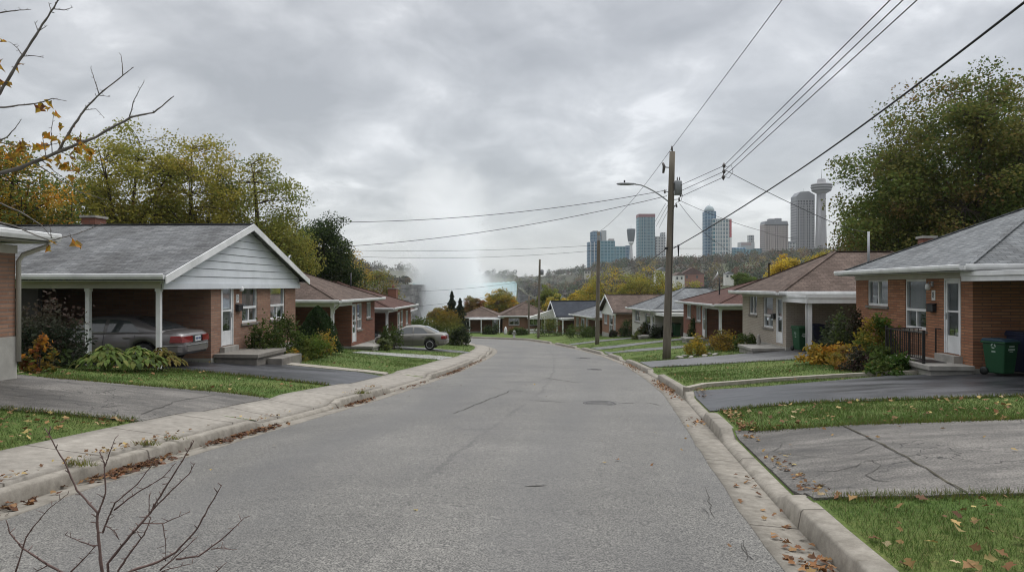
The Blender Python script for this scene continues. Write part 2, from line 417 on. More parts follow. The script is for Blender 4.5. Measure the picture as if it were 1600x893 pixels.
def m_drive(name, c0, c1, wet=.0, cracks=1., rough=.8):
    t = NT(name); o = t.coord('Object')
    big = t.noise(t.coord('Object', (.5, 1.5, 1)), .6, 8, .66, .6); agg = t.noise(o, 55., 1); mid = t.noise(t.coord('Object', (.45, 1.6, 1)), 2.2, 7, .68)
    col = t.mix(t.rng(big, .38, .62), c0, c1)
    col = t.mix(.8, col, t.mix(t.rng(mid, .36, .64), (.6, .6, .6), (1.32, 1.31, 1.30)), 'MULTIPLY')
    col = t.mix(.8, col, t.mix(t.rng(agg, .34, .66), (.4, .4, .4), (1.55, 1.55, 1.55)), 'MULTIPLY')
    vor = t.n('ShaderNodeTexVoronoi', feature='DISTANCE_TO_EDGE'); vor.inputs['Scale'].default_value = 1.5
    vm = t.n('ShaderNodeVectorMath', operation='ADD'); t.l(o, vm.inputs[0])
    ns = t.n('ShaderNodeTexNoise'); t.l(o, ns.inputs['Vector']); ns.inputs['Scale'].default_value = 1.6; ns.inputs['Detail'].default_value = 7
    vs = t.n('ShaderNodeVectorMath', operation='SCALE'); t.l(ns.outputs[1], vs.inputs[0]); vs.inputs['Scale'].default_value = .9
    t.l(vs.outputs[0], vm.inputs[1]); t.l(vm.outputs[0], vor.inputs['Vector'])
    ck = t.math('MULTIPLY', t.rng(vor.outputs['Distance'], .006, .02, 1., 0.), t.rng(t.noise(o, .45, 3), .47, .56))
    ck = t.math('MULTIPLY', ck, cracks)
    col = t.mix(ck, col, sc(c0, .3))
    t.bump(t.math('SUBTRACT', agg, ck), .3, .006)
    r = t.rng(big, .38, .62, rough-wet, rough)
    return t.fin(col, r, .35)
def m_grass():
    t = NT('grass_ground'); o = t.coord('Object')
    big = t.noise(o, .5, 6, .6); fine = t.noise(o, 30., 4, .7); mid = t.noise(o, 4., 5, .65)
    col = t.mix(t.rng(big, .32, .68), (.055, .098, .022), (.108, .135, .040))
    col = t.mix(t.rng(mid, .56, .75, 0., .6), col, (.16, .14, .06))
    col = t.mix(.75, col, t.mix(t.rng(fine, .3, .7), (.4, .42, .4), (1.6, 1.6, 1.5)), 'MULTIPLY')
    t.bump(fine, .8, .03)
    return t.fin(col, .9, .12)
def m_concrete(name, c, joint=None, dirt=.5):
    t = NT(name); o = t.coord('Object')
    f1 = t.noise(o, .9, 7, .65); f2 = t.noise(o, 7., 6, .7); f3 = t.noise(o, 90., 2)
    col = t.mix(t.rng(f1, .3, .7), sc(c, .80), sc(c, 1.15))
    col = t.mix(dirt, col, t.mix(t.rng(f2, .3, .7), (.62, .6, .57), (1.28, 1.28, 1.28)), 'MULTIPLY')
    col = t.mix(.35, col, t.mix(f3, (.6, .6, .6), (1.4, 1.4, 1.4)), 'MULTIPLY')
    if joint:
        sp = t.n('ShaderNodeSeparateXYZ'); t.l(t.n('ShaderNodeUVMap', uv_map='road').outputs[0], sp.inputs[0])
        fr = t.math('PINGPONG', t.math('ADD', sp.outputs[1], t.math('MULTIPLY', t.math('SUBTRACT', f2, .5), .03)), joint/2)
        col = t.mix(t.rng(fr, .006, .022, .85, 0.), col, (.06, .05, .04))
        # dirt along both edges of the strip
        eg = t.math('ABSOLUTE', sp.outputs[0])
    t.bump(t.math('ADD', f2, t.math('MULTIPLY', f3, .4)), .3, .006)
    return t.fin(col, .88, .2)
ASPHALT = m_asphalt()
DRIVE_OLD = m_drive('asphalt_old_drive', (.062, .057, .051), (.148, .138, .125), .12)
DRIVE_DARK = m_drive('asphalt_sealed_drive', (.022, .023, .027), (.060, .061, .068), .3, .25, .6)
DRIVE_GREY = m_drive('asphalt_grey_drive', (.085, .085, .088), (.14, .14, .14), .2, .4, .7)
GRASS = m_grass()
WALK = m_concrete('concrete_walk', (.265, .245, .215), 1.5, .6)
KERBM = m_concrete('concrete_kerb', (.25, .23, .198), 3.05, .85)
GUTM = m_concrete('concrete_gutter', (.225, .207, .178), 3.05, .9)
EDGING = m_concrete('concrete_edging', (.30, .275, .235), None, .6)

# ------------------------------------------------------------------ road, kerbs, walk, lawns
def strip(name, rows, m, kind='structure', label=None, uvs=None):
    """rows: list of stations, each the same number of points; a ribbon sheet with road UVs"""
    n = len(rows[0]); v = [p for r in rows for p in r]
    f = [(i*n+j, i*n+j+1, (i+1)*n+j+1, (i+1)*n+j) for i in range(len(rows)-1) for j in range(n-1)]
    me = bpy.data.meshes.new(name); me.from_pydata(v, [], f)
    bm = bmesh.new(); bm.from_mesh(me); bmesh.ops.recalc_face_normals(bm, faces=bm.faces)
    if sum(x.normal.z for x in bm.faces) < 0: bmesh.ops.reverse_faces(bm, faces=bm.faces)
    bm.to_mesh(me); bm.free()
    if uvs is not None:
        ul = me.uv_layers.new(name='road'); fl = [q for r in uvs for q in r]
        for lp in me.loops: ul.data[lp.index].uv = fl[lp.vertex_index]
    for p in me.polygons: p.use_smooth = True
    me.materials.append(m); o = bpy.data.objects.new(name, me); COL.objects.link(o)
    tag(o, label, None, None, kind); return o
ys = np.concatenate([np.arange(-30, 62, .5), np.arange(62, 72, .2), np.arange(72, 96, .06)])
# a centre line with matching stations on both kerbs: pair by fraction of arc beyond the bend
def arc(E, f):
    y = _ye; x = f(y); s = np.concatenate([[0], np.cumsum(np.hypot(np.diff(x), np.diff(y)))]); return x, y, s
def edge_stations(f):
    x, y, s = arc(None, f)
    s0 = np.interp(-30, y, s); st = np.arange(s0, s[-1]-1, .4)
    X = np.interp(st, s, x); Y = np.interp(st, s, y)
    dx = np.gradient(X); dy = np.gradient(Y); l = np.hypot(dx, dy)
    return X, Y, np.stack([dy/l, -dx/l], 1), st-s0      # normal pointing to the right of travel
LX, LY, LN, LS = edge_stations(xL); RX, RY, RN, RS = edge_stations(xR)
def road_rows():
    n = 420; rows = []; uv = []
    fl = np.linspace(0, 1, n)
    # pair stations: before y=50 by equal y, beyond by arc fraction
    iL = np.searchsorted(LY, 50.); iR = np.searchsorted(RY, 50.)
    for k in range(260):
        y = -30+80*k/259; a_, b_ = (float(xL(y)), y), (float(xR(y)), y); rows.append((a_, b_))
    for k in range(1, 140):
        q = k/139; i = iL+q*(len(LX)-1-iL); j = iR+q*(len(RX)-1-iR)
        rows.append(((np.interp(i, range(len(LX)), LX), np.interp(i, range(len(LX)), LY)), (np.interp(j, range(len(RX)), RX), np.interp(j, range(len(RX)), RY))))
    out = []; v = 0; prev = None
    for a_, b_ in rows:
        m = ((a_[0]+b_[0])/2, (a_[1]+b_[1])/2)
        if prev: v += math.hypot(m[0]-prev[0], m[1]-prev[1])
        prev = m; w = math.hypot(b_[0]-a_[0], b_[1]-a_[1]); r = []; u = []
        for q in np.linspace(.3/w, 1-.3/w, 9):
            x, y = a_[0]+(b_[0]-a_[0])*q, a_[1]+(b_[1]-a_[1])*q
            crown = .05*(1-(2*q-1)**2)
            r.append((x, y, float(zr(y))+crown-.004)); u.append((q*w, v-30))
        out.append(r); uv.append(u)
    return out, uv
r_, u_ = road_rows()
strip('road', r_, ASPHALT, label='worn grey asphalt street curving downhill to the left', uvs=u_)
def kerb(X, Y, N, S, sgn, hf, wid, gut, names, labels):
    """sgn=+1: the road lies to the right of the edge line"""
    rows = []; uv = []; g = []; gu = []; rnd = random.Random(4)
    for i in range(len(X)):
        h = float(hf(Y[i])); j1 = rnd.uniform(-.006, .006)
        P = lambda t, z: (X[i]+sgn*N[i][0]*t, Y[i]+sgn*N[i][1]*t, float(zr(Y[i]))+z)
        rows.append([P(.0, -.05), P(.0, .0), P(-.025, h-.02+j1*.4), P(-.045, h+.002), P(-wid+.02+j1, h+.012), P(-wid+j1, h), P(-wid+j1, -.05)])
        uv.append([(q, S[i]) for q in (0, .05, .2, .25, .4, .45, .5)])
        e_ = gut+j1*2
        g.append([P(e_, -.03), P(e_, .013), P(gut*.5, .002), P(.0, -.012)])
        gu.append([(q, S[i]) for q in (0, .02, .2, .4)])
    strip(names[0], rows, KERBM, label=labels[0], uvs=uv)
    strip(names[1], g, GUTM, label=labels[1], uvs=gu)
kerb(LX, LY, LN, LS, 1, hL, .17, .36, ('kerb', 'gutter'), ('concrete kerb with leaf piles beside the pavement', 'concrete gutter strip below the pavement kerb'))
kerb(RX, RY, RN, RS, -1, hR, .24, .42, ('kerb', 'gutter'), ('concrete kerb beside the lawns with dropped stretches at the drives', 'concrete gutter strip below the lawn kerb'))
rows = []; uv = []
for i in range(len(LX)):
    if LY[i] > 92: break
    r = []; u = []
    for t in (.178, .18, .45, .7, .95, 1.22):
        x, y = LX[i]-LN[i][0]*t, LY[i]-LN[i][1]*t
        r.append((x, y, gz(x, y)+(.018 if t > .179 else -.05))); u.append((t, LS[i]))
    x, y, z = r[-1]; r.append((x, y, z-.08)); u.append((1.24, LS[i]))
    rows.append(r); uv.append(u)
strip('pavement', rows, WALK, label='pale concrete pavement slabs along the street', uvs=uv)
# lawns: one sheet on either side of the street
tl_ = np.array([.15, .4, .7, 1, 1.4, 1.8, 2.2, 2.7, 3.3, 4, 5, 6, 7, 8, 10, 13, 17, 22, 30, 45, 80])
yl = np.concatenate([np.arange(-30, 64, .5), np.arange(64, 90, .15)])
rows = [[(float(xL(y)-t/_cos(xL, y)), float(y), gz(xL(y)-t/_cos(xL, y), y)) for t in np.maximum(tl_, .24)+np.arange(len(tl_))*1e-4] for y in yl]
strip('ground', rows, GRASS, label='short green lawn beside the pavement with scattered yellow leaves')
yr_ = np.concatenate([np.arange(-30, 70, .5), np.arange(70, 97, .12), np.arange(97, 131, 1.)])
rows = [[(float(xR(y)+t/_cos(xR, y)), float(y), gz(xR(y)+t/_cos(xR, y), y)) for t in np.concatenate([tl_[1:]-.2, [130]])] for y in yr_]
strip('ground', rows, GRASS, label='short green lawn beside the kerb with drives across it')
# undersoil sheet far below everything near
rows = [[(x, y, float(zr(y))-.5) for x in np.linspace(-140, 140, 15)] for y in np.arange(-60, 140, 4.)]
strip('ground', rows, GRASS, label='bare sloping ground under the street and yards')

def drape(name, poly, m, off=.025, kind='structure', label=None, step=.45, skirt=.06):
    """a sheet that follows the land inside a polygon"""
    bm = bmesh.new(); vs = [bm.verts.new((p[0], p[1], 0)) for p in poly]; bm.faces.new(vs)
    xs = [p[0] for p in poly]; yy = [p[1] for p in poly]
    for ax, lo, hi in ((0, min(xs), max(xs)), (1, min(yy), max(yy))):
        st = max(step, (hi-lo)/90)
        q = math.floor(lo/st)*st+st
        while q < hi-1e-3:
            nrm = (1, 0, 0) if ax == 0 else (0, 1, 0); pt = (q, 0, 0) if ax == 0 else (0, q, 0)
            bmesh.ops.bisect_plane(bm, geom=bm.verts[:]+bm.edges[:]+bm.faces[:], plane_co=pt, plane_no=nrm, dist=1e-4)
            q += st
    co_ = np.array([v.co[:] for v in bm.verts]); z = land(co_[:, 0], co_[:, 1])+off
    for v, q in zip(bm.verts, z): v.co.z = q
    bmesh.ops.recalc_face_normals(bm, faces=bm.faces)
    if sum(f.normal.z for f in bm.faces) < 0: bmesh.ops.reverse_faces(bm, faces=bm.faces)
    be = [e_ for e_ in bm.edges if e_.is_boundary]
    ex = bmesh.ops.extrude_edge_only(bm, edges=be)
    for g in ex['geom']:
        if isinstance(g, bmesh.types.BMVert): g.co.z -= skirt
    me = bpy.data.meshes.new(name); bm.to_mesh(me); bm.free(); me.materials.append(m)
    metre_uv(me)
    o = bpy.data.objects.new(name, me); COL.objects.link(o)
    return tag(o, label, None, None, kind)
def wavy(pts, seg=.5, amp=.03, seed=1):
    """subdivide a polygon outline and let it wander a little"""
    rnd = random.Random(seed); out = []
    for i, p in enumerate(pts):
        q = pts[(i+1) % len(pts)]; L = math.hypot(q[0]-p[0], q[1]-p[1]); n = max(1, int(L/seg))
        for k in range(n):
            t = k/n; j = 0 if k == 0 else rnd.uniform(-amp, amp)
            nx, ny = -(q[1]-p[1])/L, (q[0]-p[0])/L
            out.append((p[0]+(q[0]-p[0])*t+nx*j, p[1]+(q[1]-p[1])*t+ny*j))
    return out
def kb(y, side, t):  # a point at distance t behind the kerb line
    if side < 0: return (float(xL(y)-t/_cos(xL, y)), y)
    return (float(xR(y)+t/_cos(xR, y)), y)
def ks(y0, y1, side, t):
    n = max(2, int(abs(y1-y0)/.4)); return [kb(y0+(y1-y0)*i/n, side, t) for i in range(n+1)]
def ext(p, q, k): return (q[0]+(q[0]-p[0])*k, q[1]+(q[1]-p[1])*k)
# right hand drives
p1, p2 = gp(1142, 676), gp(1600, 657); p3, p4 = gp(1600, 774), gp(1238, 783)
D_OLD_R = ks(p4[1], p1[1], 1, .225)+[ext(p1, p2, 1.6), (p2[0]+12, p3[1]-.3), p3]
drape('drive', wavy(D_OLD_R, .4, .035, 3), DRIVE_OLD, label='cracked old grey asphalt drive with a long joint across it')
q1, q2 = gp(1076, 612), gp(1386, 588); q3, q4 = gp(1600, 619), gp(1113, 643)
D_DARK_R = ks(q4[1], q1[1], 1, .225)+[q2, (11.55, q2[1]-.35), (21, 17.8), (21, 14.4), q3]
drape('drive', wavy(D_DARK_R, .4, .03, 4), DRIVE_DARK, label='dark sealed asphalt drive leading to the orange brick house')
r1, r2, r3, r4 = gp(1001, 566), gp(1180, 551), gp(1300, 559), gp(1021, 574)
D_R2 = ks(r4[1], r1[1], 1, .225)+[r2, (11.5, 31.3), (19, 31.2), (19, 28.2), r3]
drape('drive', wavy(D_R2, .5, .03, 5), DRIVE_GREY, label='grey asphalt drive leading to the beige brick house')
for k, (a0, a1, b1, b0, lb) in enumerate((((943, 549.5), (1074, 539.5), (1080, 542.5), (950, 553.5), 'narrow pale drive past the wooden pole to the brown roofed house'),
                                   ((926, 543), (1008, 534.5), (1012, 537), (935, 546.5), 'pale drive to the house with the white siding'),
                                   ((884, 538), (936, 531.5), (940, 533.5), (890, 540.5), 'far pale drive beside the second pole'))):
    A0, A1, B1, B0 = gp(*a0), gp(*a1), gp(*b1), gp(*b0)
    drape('drive', [kb(A0[1], 1, .28), A1, (A1[0]+3, A1[1]), (B1[0]+3, B1[1]), B1, kb(B0[1], 1, .28)], DRIVE_GREY, label=lb)
# left hand drives
s1, s2, s3, s4 = gp(424, 624), gp(62, 590), gp(0, 640), gp(236, 661)
D_OLD_L = ks(s4[1], s1[1], -1, 1.2)+[s2, (-16, s2[1]-.2), (-16, s3[1]+.6), s3]
drape('drive', wavy(D_OLD_L, .4, .05, 6), DRIVE_OLD, label='cracked old asphalt drive beside the brick corner at the frame edge')
t1, t2, t3, t4 = gp(588, 587), gp(424, 568.5), gp(262, 577), gp(523, 603)
D_DARK_L = ks(t4[1], t1[1], -1, 1.2)+[t2, (-9.35, 22.75), (-20, 23.2), (-20, 20.3), (-9.7, 20.2), t3]
drape('drive', wavy(D_DARK_L, .4, .03, 7), DRIVE_DARK, label='dark sealed asphalt drive running into the carport')
FRINGES = (([kb(p1[1], 1, .45), p2], 420, .10), ([kb(p4[1], 1, .45), p3], 560, .085), ([kb(q4[1], 1, .45), q3], 300, .09), ([kb(s1[1], -1, 1.3), s2], 260, .10), ([kb(s4[1], -1, 1.3), s3], 380, .09), ([kb(t4[1], -1, 1.3), t3], 200, .10), ([kb(r1[1], 1, .5), r2], 60, .08), ([kb(r4[1], 1, .5), r3], 70, .08))
w1, w2, w3, w4 = gp(566, 549), gp(694, 556.5), gp(682, 561.5), gp(548, 551)
drape('path', [kb(w2[1], -1, 1.21), w1, w4, kb(w3[1], -1, 1.21)], m_concrete('concrete_path', (.27, .27, .26)), label='narrow grey path across the lawn to the brown roofed house')
v1, v2, v3, v4 = gp(733, 551), gp(600, 541.5), gp(586, 545.5), gp(716, 557)
drape('drive', [kb(46.3, -1, 1.21), (-8.2, 49.5), (-12, 49.8), (-12, 44.2), (-8, 43.9), kb(43.6, -1, 1.21)], DRIVE_GREY, label='grey drive under the parked sedan')
drape('drive', [kb(62.8, -1, 1.21), (-9, 63.), (-9, 60.2), kb(60.2, -1, 1.21)], DRIVE_GREY, label='far grey drive behind the orange shrub')

def crack(name, lines, w, m, label, zf, lift=.012, seed=1, amp=.12, width_var=.6):
    """ragged cracks and joints laid open in a paved surface"""
    rnd = random.Random(seed); mb = MB()
    for pts in lines:
        P = []
        for a_, b_ in zip(pts[:-1], pts[1:]):
            L = math.hypot(b_[0]-a_[0], b_[1]-a_[1]); n = max(2, int(L/.14)); nx, ny = -(b_[1]-a_[1])/L, (b_[0]-a_[0])/L; off = 0
            for k in range(n):
                off = off*.7+rnd.uniform(-1, 1)*amp*.4; P.append((a_[0]+(b_[0]-a_[0])*k/n+nx*off, a_[1]+(b_[1]-a_[1])*k/n+ny*off))
        P.append(pts[-1]); vs = []
        for i, p in enumerate(P):
            q, r_ = P[max(0, i-1)], P[min(len(P)-1, i+1)]; d = Vector((r_[0]-q[0], r_[1]-q[1], 0)).normalized(); ww = w*(1-width_var*rnd.random())*(.3 if i in (0, len(P)-1) else 1)/2
            for s in (-1, 1):
                x, y = p[0]-d.y*s*ww, p[1]+d.x*s*ww; vs.append((x, y, float(zf(x, y))+lift))
        mb.add(vs, [(2*i, 2*i+1, 2*i+3, 2*i+2) for i in range(len(P)-1)])
    o = mb.build(name, m, None, uv=False); return tag(o, label, None, None, 'structure')
def gr(px, py):
    d = _ds[np.argmax(zr(_ds) > -(py-HZ)/F*_ds)]; return ((px-800)/F*float(d), float(d))
def road_z(x, y):
    a_, b_ = float(xL(y)), float(xR(y)); q = (x-a_)/(b_-a_); return float(zr(y))+.05*(1-(2*q-1)**2)-.004
TAR = M_basic('crack_dirt', (.055, .051, .046), .9, .3, 8); JOINTDIRT = M_basic('joint_dirt', (.06, .052, .035), .95, .4, 10)
crack('joint', [[gp(1318, 668), gp(1380, 698), gp(1445, 735), gp(1515, 776)]], .032, JOINTDIRT, 'dirt filled joint running across the old asphalt drive', land, .036, 1, .03)
def net(cx_, cy_, n, r, seed):
    rnd = random.Random(seed); out = []
    for _ in range(n):
        x, y = cx_+rnd.gauss(0, r), cy_+rnd.gauss(0, r*.7); L = [(x, y)]; a_ = rnd.uniform(0, 6.28)
        for _ in range(rnd.randint(2, 5)): a_ += rnd.uniform(-1.1, 1.1); s = rnd.uniform(.2, .55); x += math.cos(a_)*s; y += math.sin(a_)*s; L.append((x, y))
        out.append(L)
    return out
c_ = gp(1262, 735); crack('crack', [l for l in net(c_[0]+.2, c_[1], 16, .55, 5) if all(kb(p[1], 1, .4)[0] < p[0] and p4[1]+.15 < p[1] < p1[1]-.15 for p in l)], .014, TAR, 'web of cracks in the old asphalt drive beside the kerb', land, .032, 2, .06)
crack('crack', [[gp(219, 650), gp(271, 630), gp(337, 619)], [gp(60, 636), gp(150, 640), gp(200, 634)], [gp(20, 622), gp(90, 618)]], .026, TAR, 'long ragged cracks across the old asphalt drive at the frame edge', land, .032, 3, .06)
crack('crack', [[gr(615, 609), gr(690, 604), gr(765, 606)], [gr(705, 650), gr(760, 628), gr(800, 612), gr(818, 614)], [gr(830, 628), gr(890, 632)], [gr(965, 632), gr(1010, 630), gr(1030, 634)]], .04, TAR, 'tarred cracks across the road before the first iron cover', road_z, .004, 4, .08)
crack('crack', [[gr(1101, 762), gr(1104, 785), gr(1112, 797), gr(1117, 812)], [gr(1164, 845), gr(1166, 880)], [gr(1098, 795), gr(1108, 806)], [gr(1155, 850), gr(1163, 868), gr(1180, 880)]], .010, TAR, 'fine branching cracks along the right edge of the road', road_z, .004, 5, .05)
crack('crack', [[gr(860, 560), gr(935, 566)], [gr(840, 575), gr(945, 578)], [gr(905, 600), gr(850, 592)], [gr(820, 765), gr(855, 764)]], .05, TAR, 'faint cross cracks in the road towards the bend', road_z, .004, 6, .06)
def edging(pts, w, h, label):
    """a low concrete edging that follows the land"""
    m = MB(); P = [Vector((x, y, gz(x, y))) for x, y in pts]
    dense = []
    for a_, b_ in zip(P[:-1], P[1:]):
        n = max(1, int((b_-a_).length/.5))
        for k in range(n):
            q = a_.lerp(b_, k/n); q.z = gz(q.x, q.y); dense.append(q)
    dense.append(P[-1]); vs = []
    for i, p in enumerate(dense):
        d = (dense[min(i+1, len(dense)-1)]-dense[max(i-1, 0)]); n_ = Vector((-d.y, d.x, 0)).normalized()*w/2
        vs += [p-n_+Vector((0,0,-.1)), p-n_+Vector((0,0,h)), p+n_+Vector((0,0,h)), p+n_+Vector((0,0,-.1))]
    k = len(dense)
    fs = [(i*4+j, i*4+(j+1) % 4, (i+1)*4+(j+1) % 4, (i+1)*4+j) for i in range(k-1) for j in range(4)]
    fs += [(3, 2, 1, 0), tuple((k-1)*4+j for j in range(4))]
    m.add(vs, fs); o = m.build('edging', EDGING); return tag(o, label, None, None, 'structure')
edging([gp(1072, 611), gp(1100, 604.5), gp(1200, 596.5), gp(1300, 590.5), gp(1386, 586)], .16, .1, 'low concrete edging between lawn and the dark drive')
edging([gp(1386, 586), gp(1440, 584), gp(1500, 582.5)], .16, .1, 'low concrete edging in front of the porch step and flower bed')
edging([gp(1334, 573), gp(1360, 577.5), gp(1384, 581)], .12, .07, 'short timber coloured edging at the corner of the flower bed')
edging([gp(420, 566.5), gp(500, 574.5), gp(545, 579), kb(gp(598, 584.5)[1], -1, 1.24)], .5, .05, 'pale concrete strip between lawn and the dark drive')
# ================================================================== houses
def wall_mesh(m, p0, axis, length, h0, h1, openings, t=.2, inward=(0, 1, 0)):
    """a wall with real openings: p0 origin, axis unit vector along it, inward unit vector through it"""
    ax = Vector(axis); iw = Vector(inward); p0 = Vector(p0)
    xs = sorted({0, length, *[o[0] for o in openings], *[o[0]+o[1] for o in openings]})
    zs = sorted({h0, h1, *[o[2] for o in openings], *[o[2]+o[3] for o in openings]})
    def hole(xa, xb, za, zb):
        cx_, cz_ = (xa+xb)/2, (za+zb)/2
        return any(o[0] < cx_ < o[0]+o[1] and o[2] < cz_ < o[2]+o[3] for o in openings)
    P = lambda x, d, z: p0+ax*x+iw*d+Vector((0, 0, z))
    for xa, xb in zip(xs[:-1], xs[1:]):
        for za, zb in zip(zs[:-1], zs[1:]):
            if not hole(xa, xb, za, zb):
                m.add([P(xa,0,za), P(xb,0,za), P(xb,0,zb), P(xa,0,zb)], [(0,1,2,3)])
                m.add([P(xa,t,za), P(xb,t,za), P(xb,t,zb), P(xa,t,zb)], [(3,2,1,0)])
    for o in openings:
        xa, xb, za, zb = o[0], o[0]+o[1], o[2], o[2]+o[3]
        m.add([P(xa,0,za), P(xa,t,za), P(xa,t,zb), P(xa,0,zb)], [(3,2,1,0)])
        m.add([P(xb,0,za), P(xb,t,za), P(xb,t,zb), P(xb,0,zb)], [(0,1,2,3)])
        m.add([P(xa,0,zb), P(xb,0,zb), P(xb,t,zb), P(xa,t,zb)], [(3,2,1,0)])
        m.add([P(xa,0,za), P(xb,0,za), P(xb,t,za), P(xa,t,za)], [(0,1,2,3)])
def curtain_mb(x0, x1, y, z0, z1, fold=.03, n=26):
    m = MB(); vs = []; rnd = random.Random(int(x0*100)); ph = rnd.uniform(0, 6)
    for i in range(n+1):
        x = x0+(x1-x0)*i/n; d = y+fold*math.sin(i*1.55+ph)
        vs += [(x, d, z0), (x, d, z1)]
    m.add(vs, [(2*i, 2*i+2, 2*i+3, 2*i+1) for i in range(n)], True); return m
def window(root, x, w, z, h, style='picture', frame=WHITE, room='curtain', sillm=None):
    """style picture: one big pane over two small sashes; slider: two panes side by side"""
    f = MB(); y0, y1 = .03, .12; b = .065
    f.box(x, x+b, y0, y1, z, z+h); f.box(x+w-b, x+w, y0, y1, z, z+h)
    f.box(x+b, x+w-b, y0, y1, z+h-b, z+h); f.box(x+b, x+w-b, y0, y1, z, z+b*1.2)
    panes = []
    if style == 'picture':
        zc = z+h*.36
        f.box(x+b, x+w-b, y0-.012, y1, zc, zc+.075); f.box(x+w/2-.03, x+w/2+.03, y0+.01, y1, z+b*1.2, zc)
        panes = [(x+b, x+w-b, zc+.075, z+h-b), (x+b, x+w/2-.03, z+b*1.2, zc), (x+w/2+.03, x+w-b, z+b*1.2, zc)]
    else:
        f.box(x+w/2-.035, x+w/2+.035, y0+.005, y1, z+b*1.2, z+h-b)
        panes = [(x+b, x+w/2-.035, z+b*1.2, z+h-b), (x+w/2+.035, x+w-b, z+b*1.2, z+h-b)]
    o = f.build('window', frame, root, bevel=.006)
    g = MB()
    for i, (a_, b_, c_, d_) in enumerate(panes):
        y = .085+.003*i; g.add([(a_, y, c_), (b_, y, c_), (b_, y, d_), (a_, y, d_)], [(0, 1, 2, 3)])
    g.build('pane', GLASS, o)
    if room == 'curtain':
        curtain_mb(x+.02, x+w*.86, .15, z+.02, z+h-.02, .02).build('curtain', CURTAIN, o, fix=False)
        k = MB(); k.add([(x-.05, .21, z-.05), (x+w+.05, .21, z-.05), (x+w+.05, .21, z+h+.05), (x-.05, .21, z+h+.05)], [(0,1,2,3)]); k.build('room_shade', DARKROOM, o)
    elif room == 'half':
        curtain_mb(x+w*.5, x+w-.02, .15, z+.02, z+h-.02, .015, 14).build('curtain', CURTAIN, o, fix=False)
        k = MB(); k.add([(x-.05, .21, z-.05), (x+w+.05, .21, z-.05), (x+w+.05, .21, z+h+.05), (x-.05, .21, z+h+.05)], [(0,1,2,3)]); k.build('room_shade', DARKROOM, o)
    else:
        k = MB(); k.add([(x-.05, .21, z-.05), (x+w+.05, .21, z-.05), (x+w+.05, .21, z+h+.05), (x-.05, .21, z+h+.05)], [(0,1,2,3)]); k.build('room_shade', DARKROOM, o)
    s = MB(); s.box(x-.09, x+w+.09, -.05, .1, z-.085, z-.004); s.build('sill', sillm or CONC_DARK, o, bevel=.008)
    return o
def storm_door(root, x, w, z, h, handle_right=True, decor=True):
    f = MB(); b = .05; y0, y1 = .0, .06
    f.box(x, x+b, y0-.02, y1+.04, z, z+h); f.box(x+w-b, x+w, y0-.02, y1+.04, z, z+h); f.box(x+b, x+w-b, y0-.02, y1+.04, z+h-b, z+h)
    zi, s = z+.01, .085; xa, xb = x+b+.004, x+w-b-.004; zt = z+h-b-.004
    zm = z+h*.55; zb = z+h*.24
    f.box(xa, xa+s, y0, y1, zi, zt); f.box(xb-s, xb, y0, y1, zi, zt)
    f.box(xa+s, xb-s, y0, y1, zt-s, zt); f.box(xa+s, xb-s, y0+.005, y1, zm, zm+.05); f.box(xa+s, xb-s, y0+.012, y1, zi, zb)
    o = f.build('door', WHITE, root, bevel=.006)
    g = MB()
    for i, (za, ze_) in enumerate(((zb, zm), (zm+.05, zt-s))):
        g.add([(xa+s, .03, za), (xb-s, .03, za), (xb-s, .03, ze_), (xa+s, .03, ze_)], [(0, 1, 2, 3)])
    g.build('pane', GLASS, o)
    hx = xb-s/2 if handle_right else xa+s/2
    k = MB(); k.box(hx-.018, hx+.018, -.015, .0, zm-.2, zm-.02); k.box(hx-.09 if handle_right else hx-.012, hx+.012 if handle_right else hx+.09, -.05, -.03, zm-.1, zm-.075); k.box(hx-.01, hx+.01, -.04, .0, zm-.1, zm-.075)
    k.build('handle', GALV, o)
    d = MB(); d.box(x+b+.02, x+w-b-.02, .1, .14, z+.02, z+h-b); o2 = d.build('inner_door', M_basic('inner_door_paint', (.40, .43, .42), .5, .06), o)
    return o
def wall_lamp(root, x, z):
    m = MB(); m.box(x-.05, x+.05, -.03, .0, z-.07, z+.07); m.tube([(x, -.02, z+.02), (x, -.1, z+.05), (x, -.13, z)], .014)
    o = m.build('wall_lamp', GALV, root)
    g = MB(); g.lathe([(.02, .06), (.06, .03), (.075, -.06), (.05, -.11), (.01, -.12)], (x, -.13, z-.05), 12); g.build('lamp_shade', WHITE, o)
def mailbox(root, x, z):
    m = MB(); m.box(x-.19, x+.19, -.11, .0, z-.1, z+.1); o = m.build('mailbox', BLACK, root, bevel=.015)
    l = MB(); l.prism([(x-.2, -.0, z+.145), (x-.2, -.13, z+.105), (x-.2, -.13, z+.085), (x-.2, 0, z+.105)], (.4, 0, 0)); l.build('mailbox_lid', BLACK, o)
def number_plate(root, x, z, txt='8', size=.17):
    m = MB(); m.box(x-.1, x+.1, -.012, .0, z-.14, z+.14); o = m.build('number_plate', WHITE, root)
    cu = bpy.data.curves.new('digit', 'FONT'); cu.body = txt; cu.size = .24; cu.align_x = 'CENTER'; cu.align_y = 'CENTER'; cu.extrude = .003
    t = bpy.data.objects.new('digit', cu); me = t.to_mesh(); me2 = me.copy(); t.to_mesh_clear(); bpy.data.objects.remove(t)
    me2.materials.clear(); me2.materials.append(BLACK)
    d = bpy.data.objects.new('digit', me2); COL.objects.link(d); d.parent = o; d.location = (x, -.016, z); d.rotation_euler = (R(90), 0, 0)
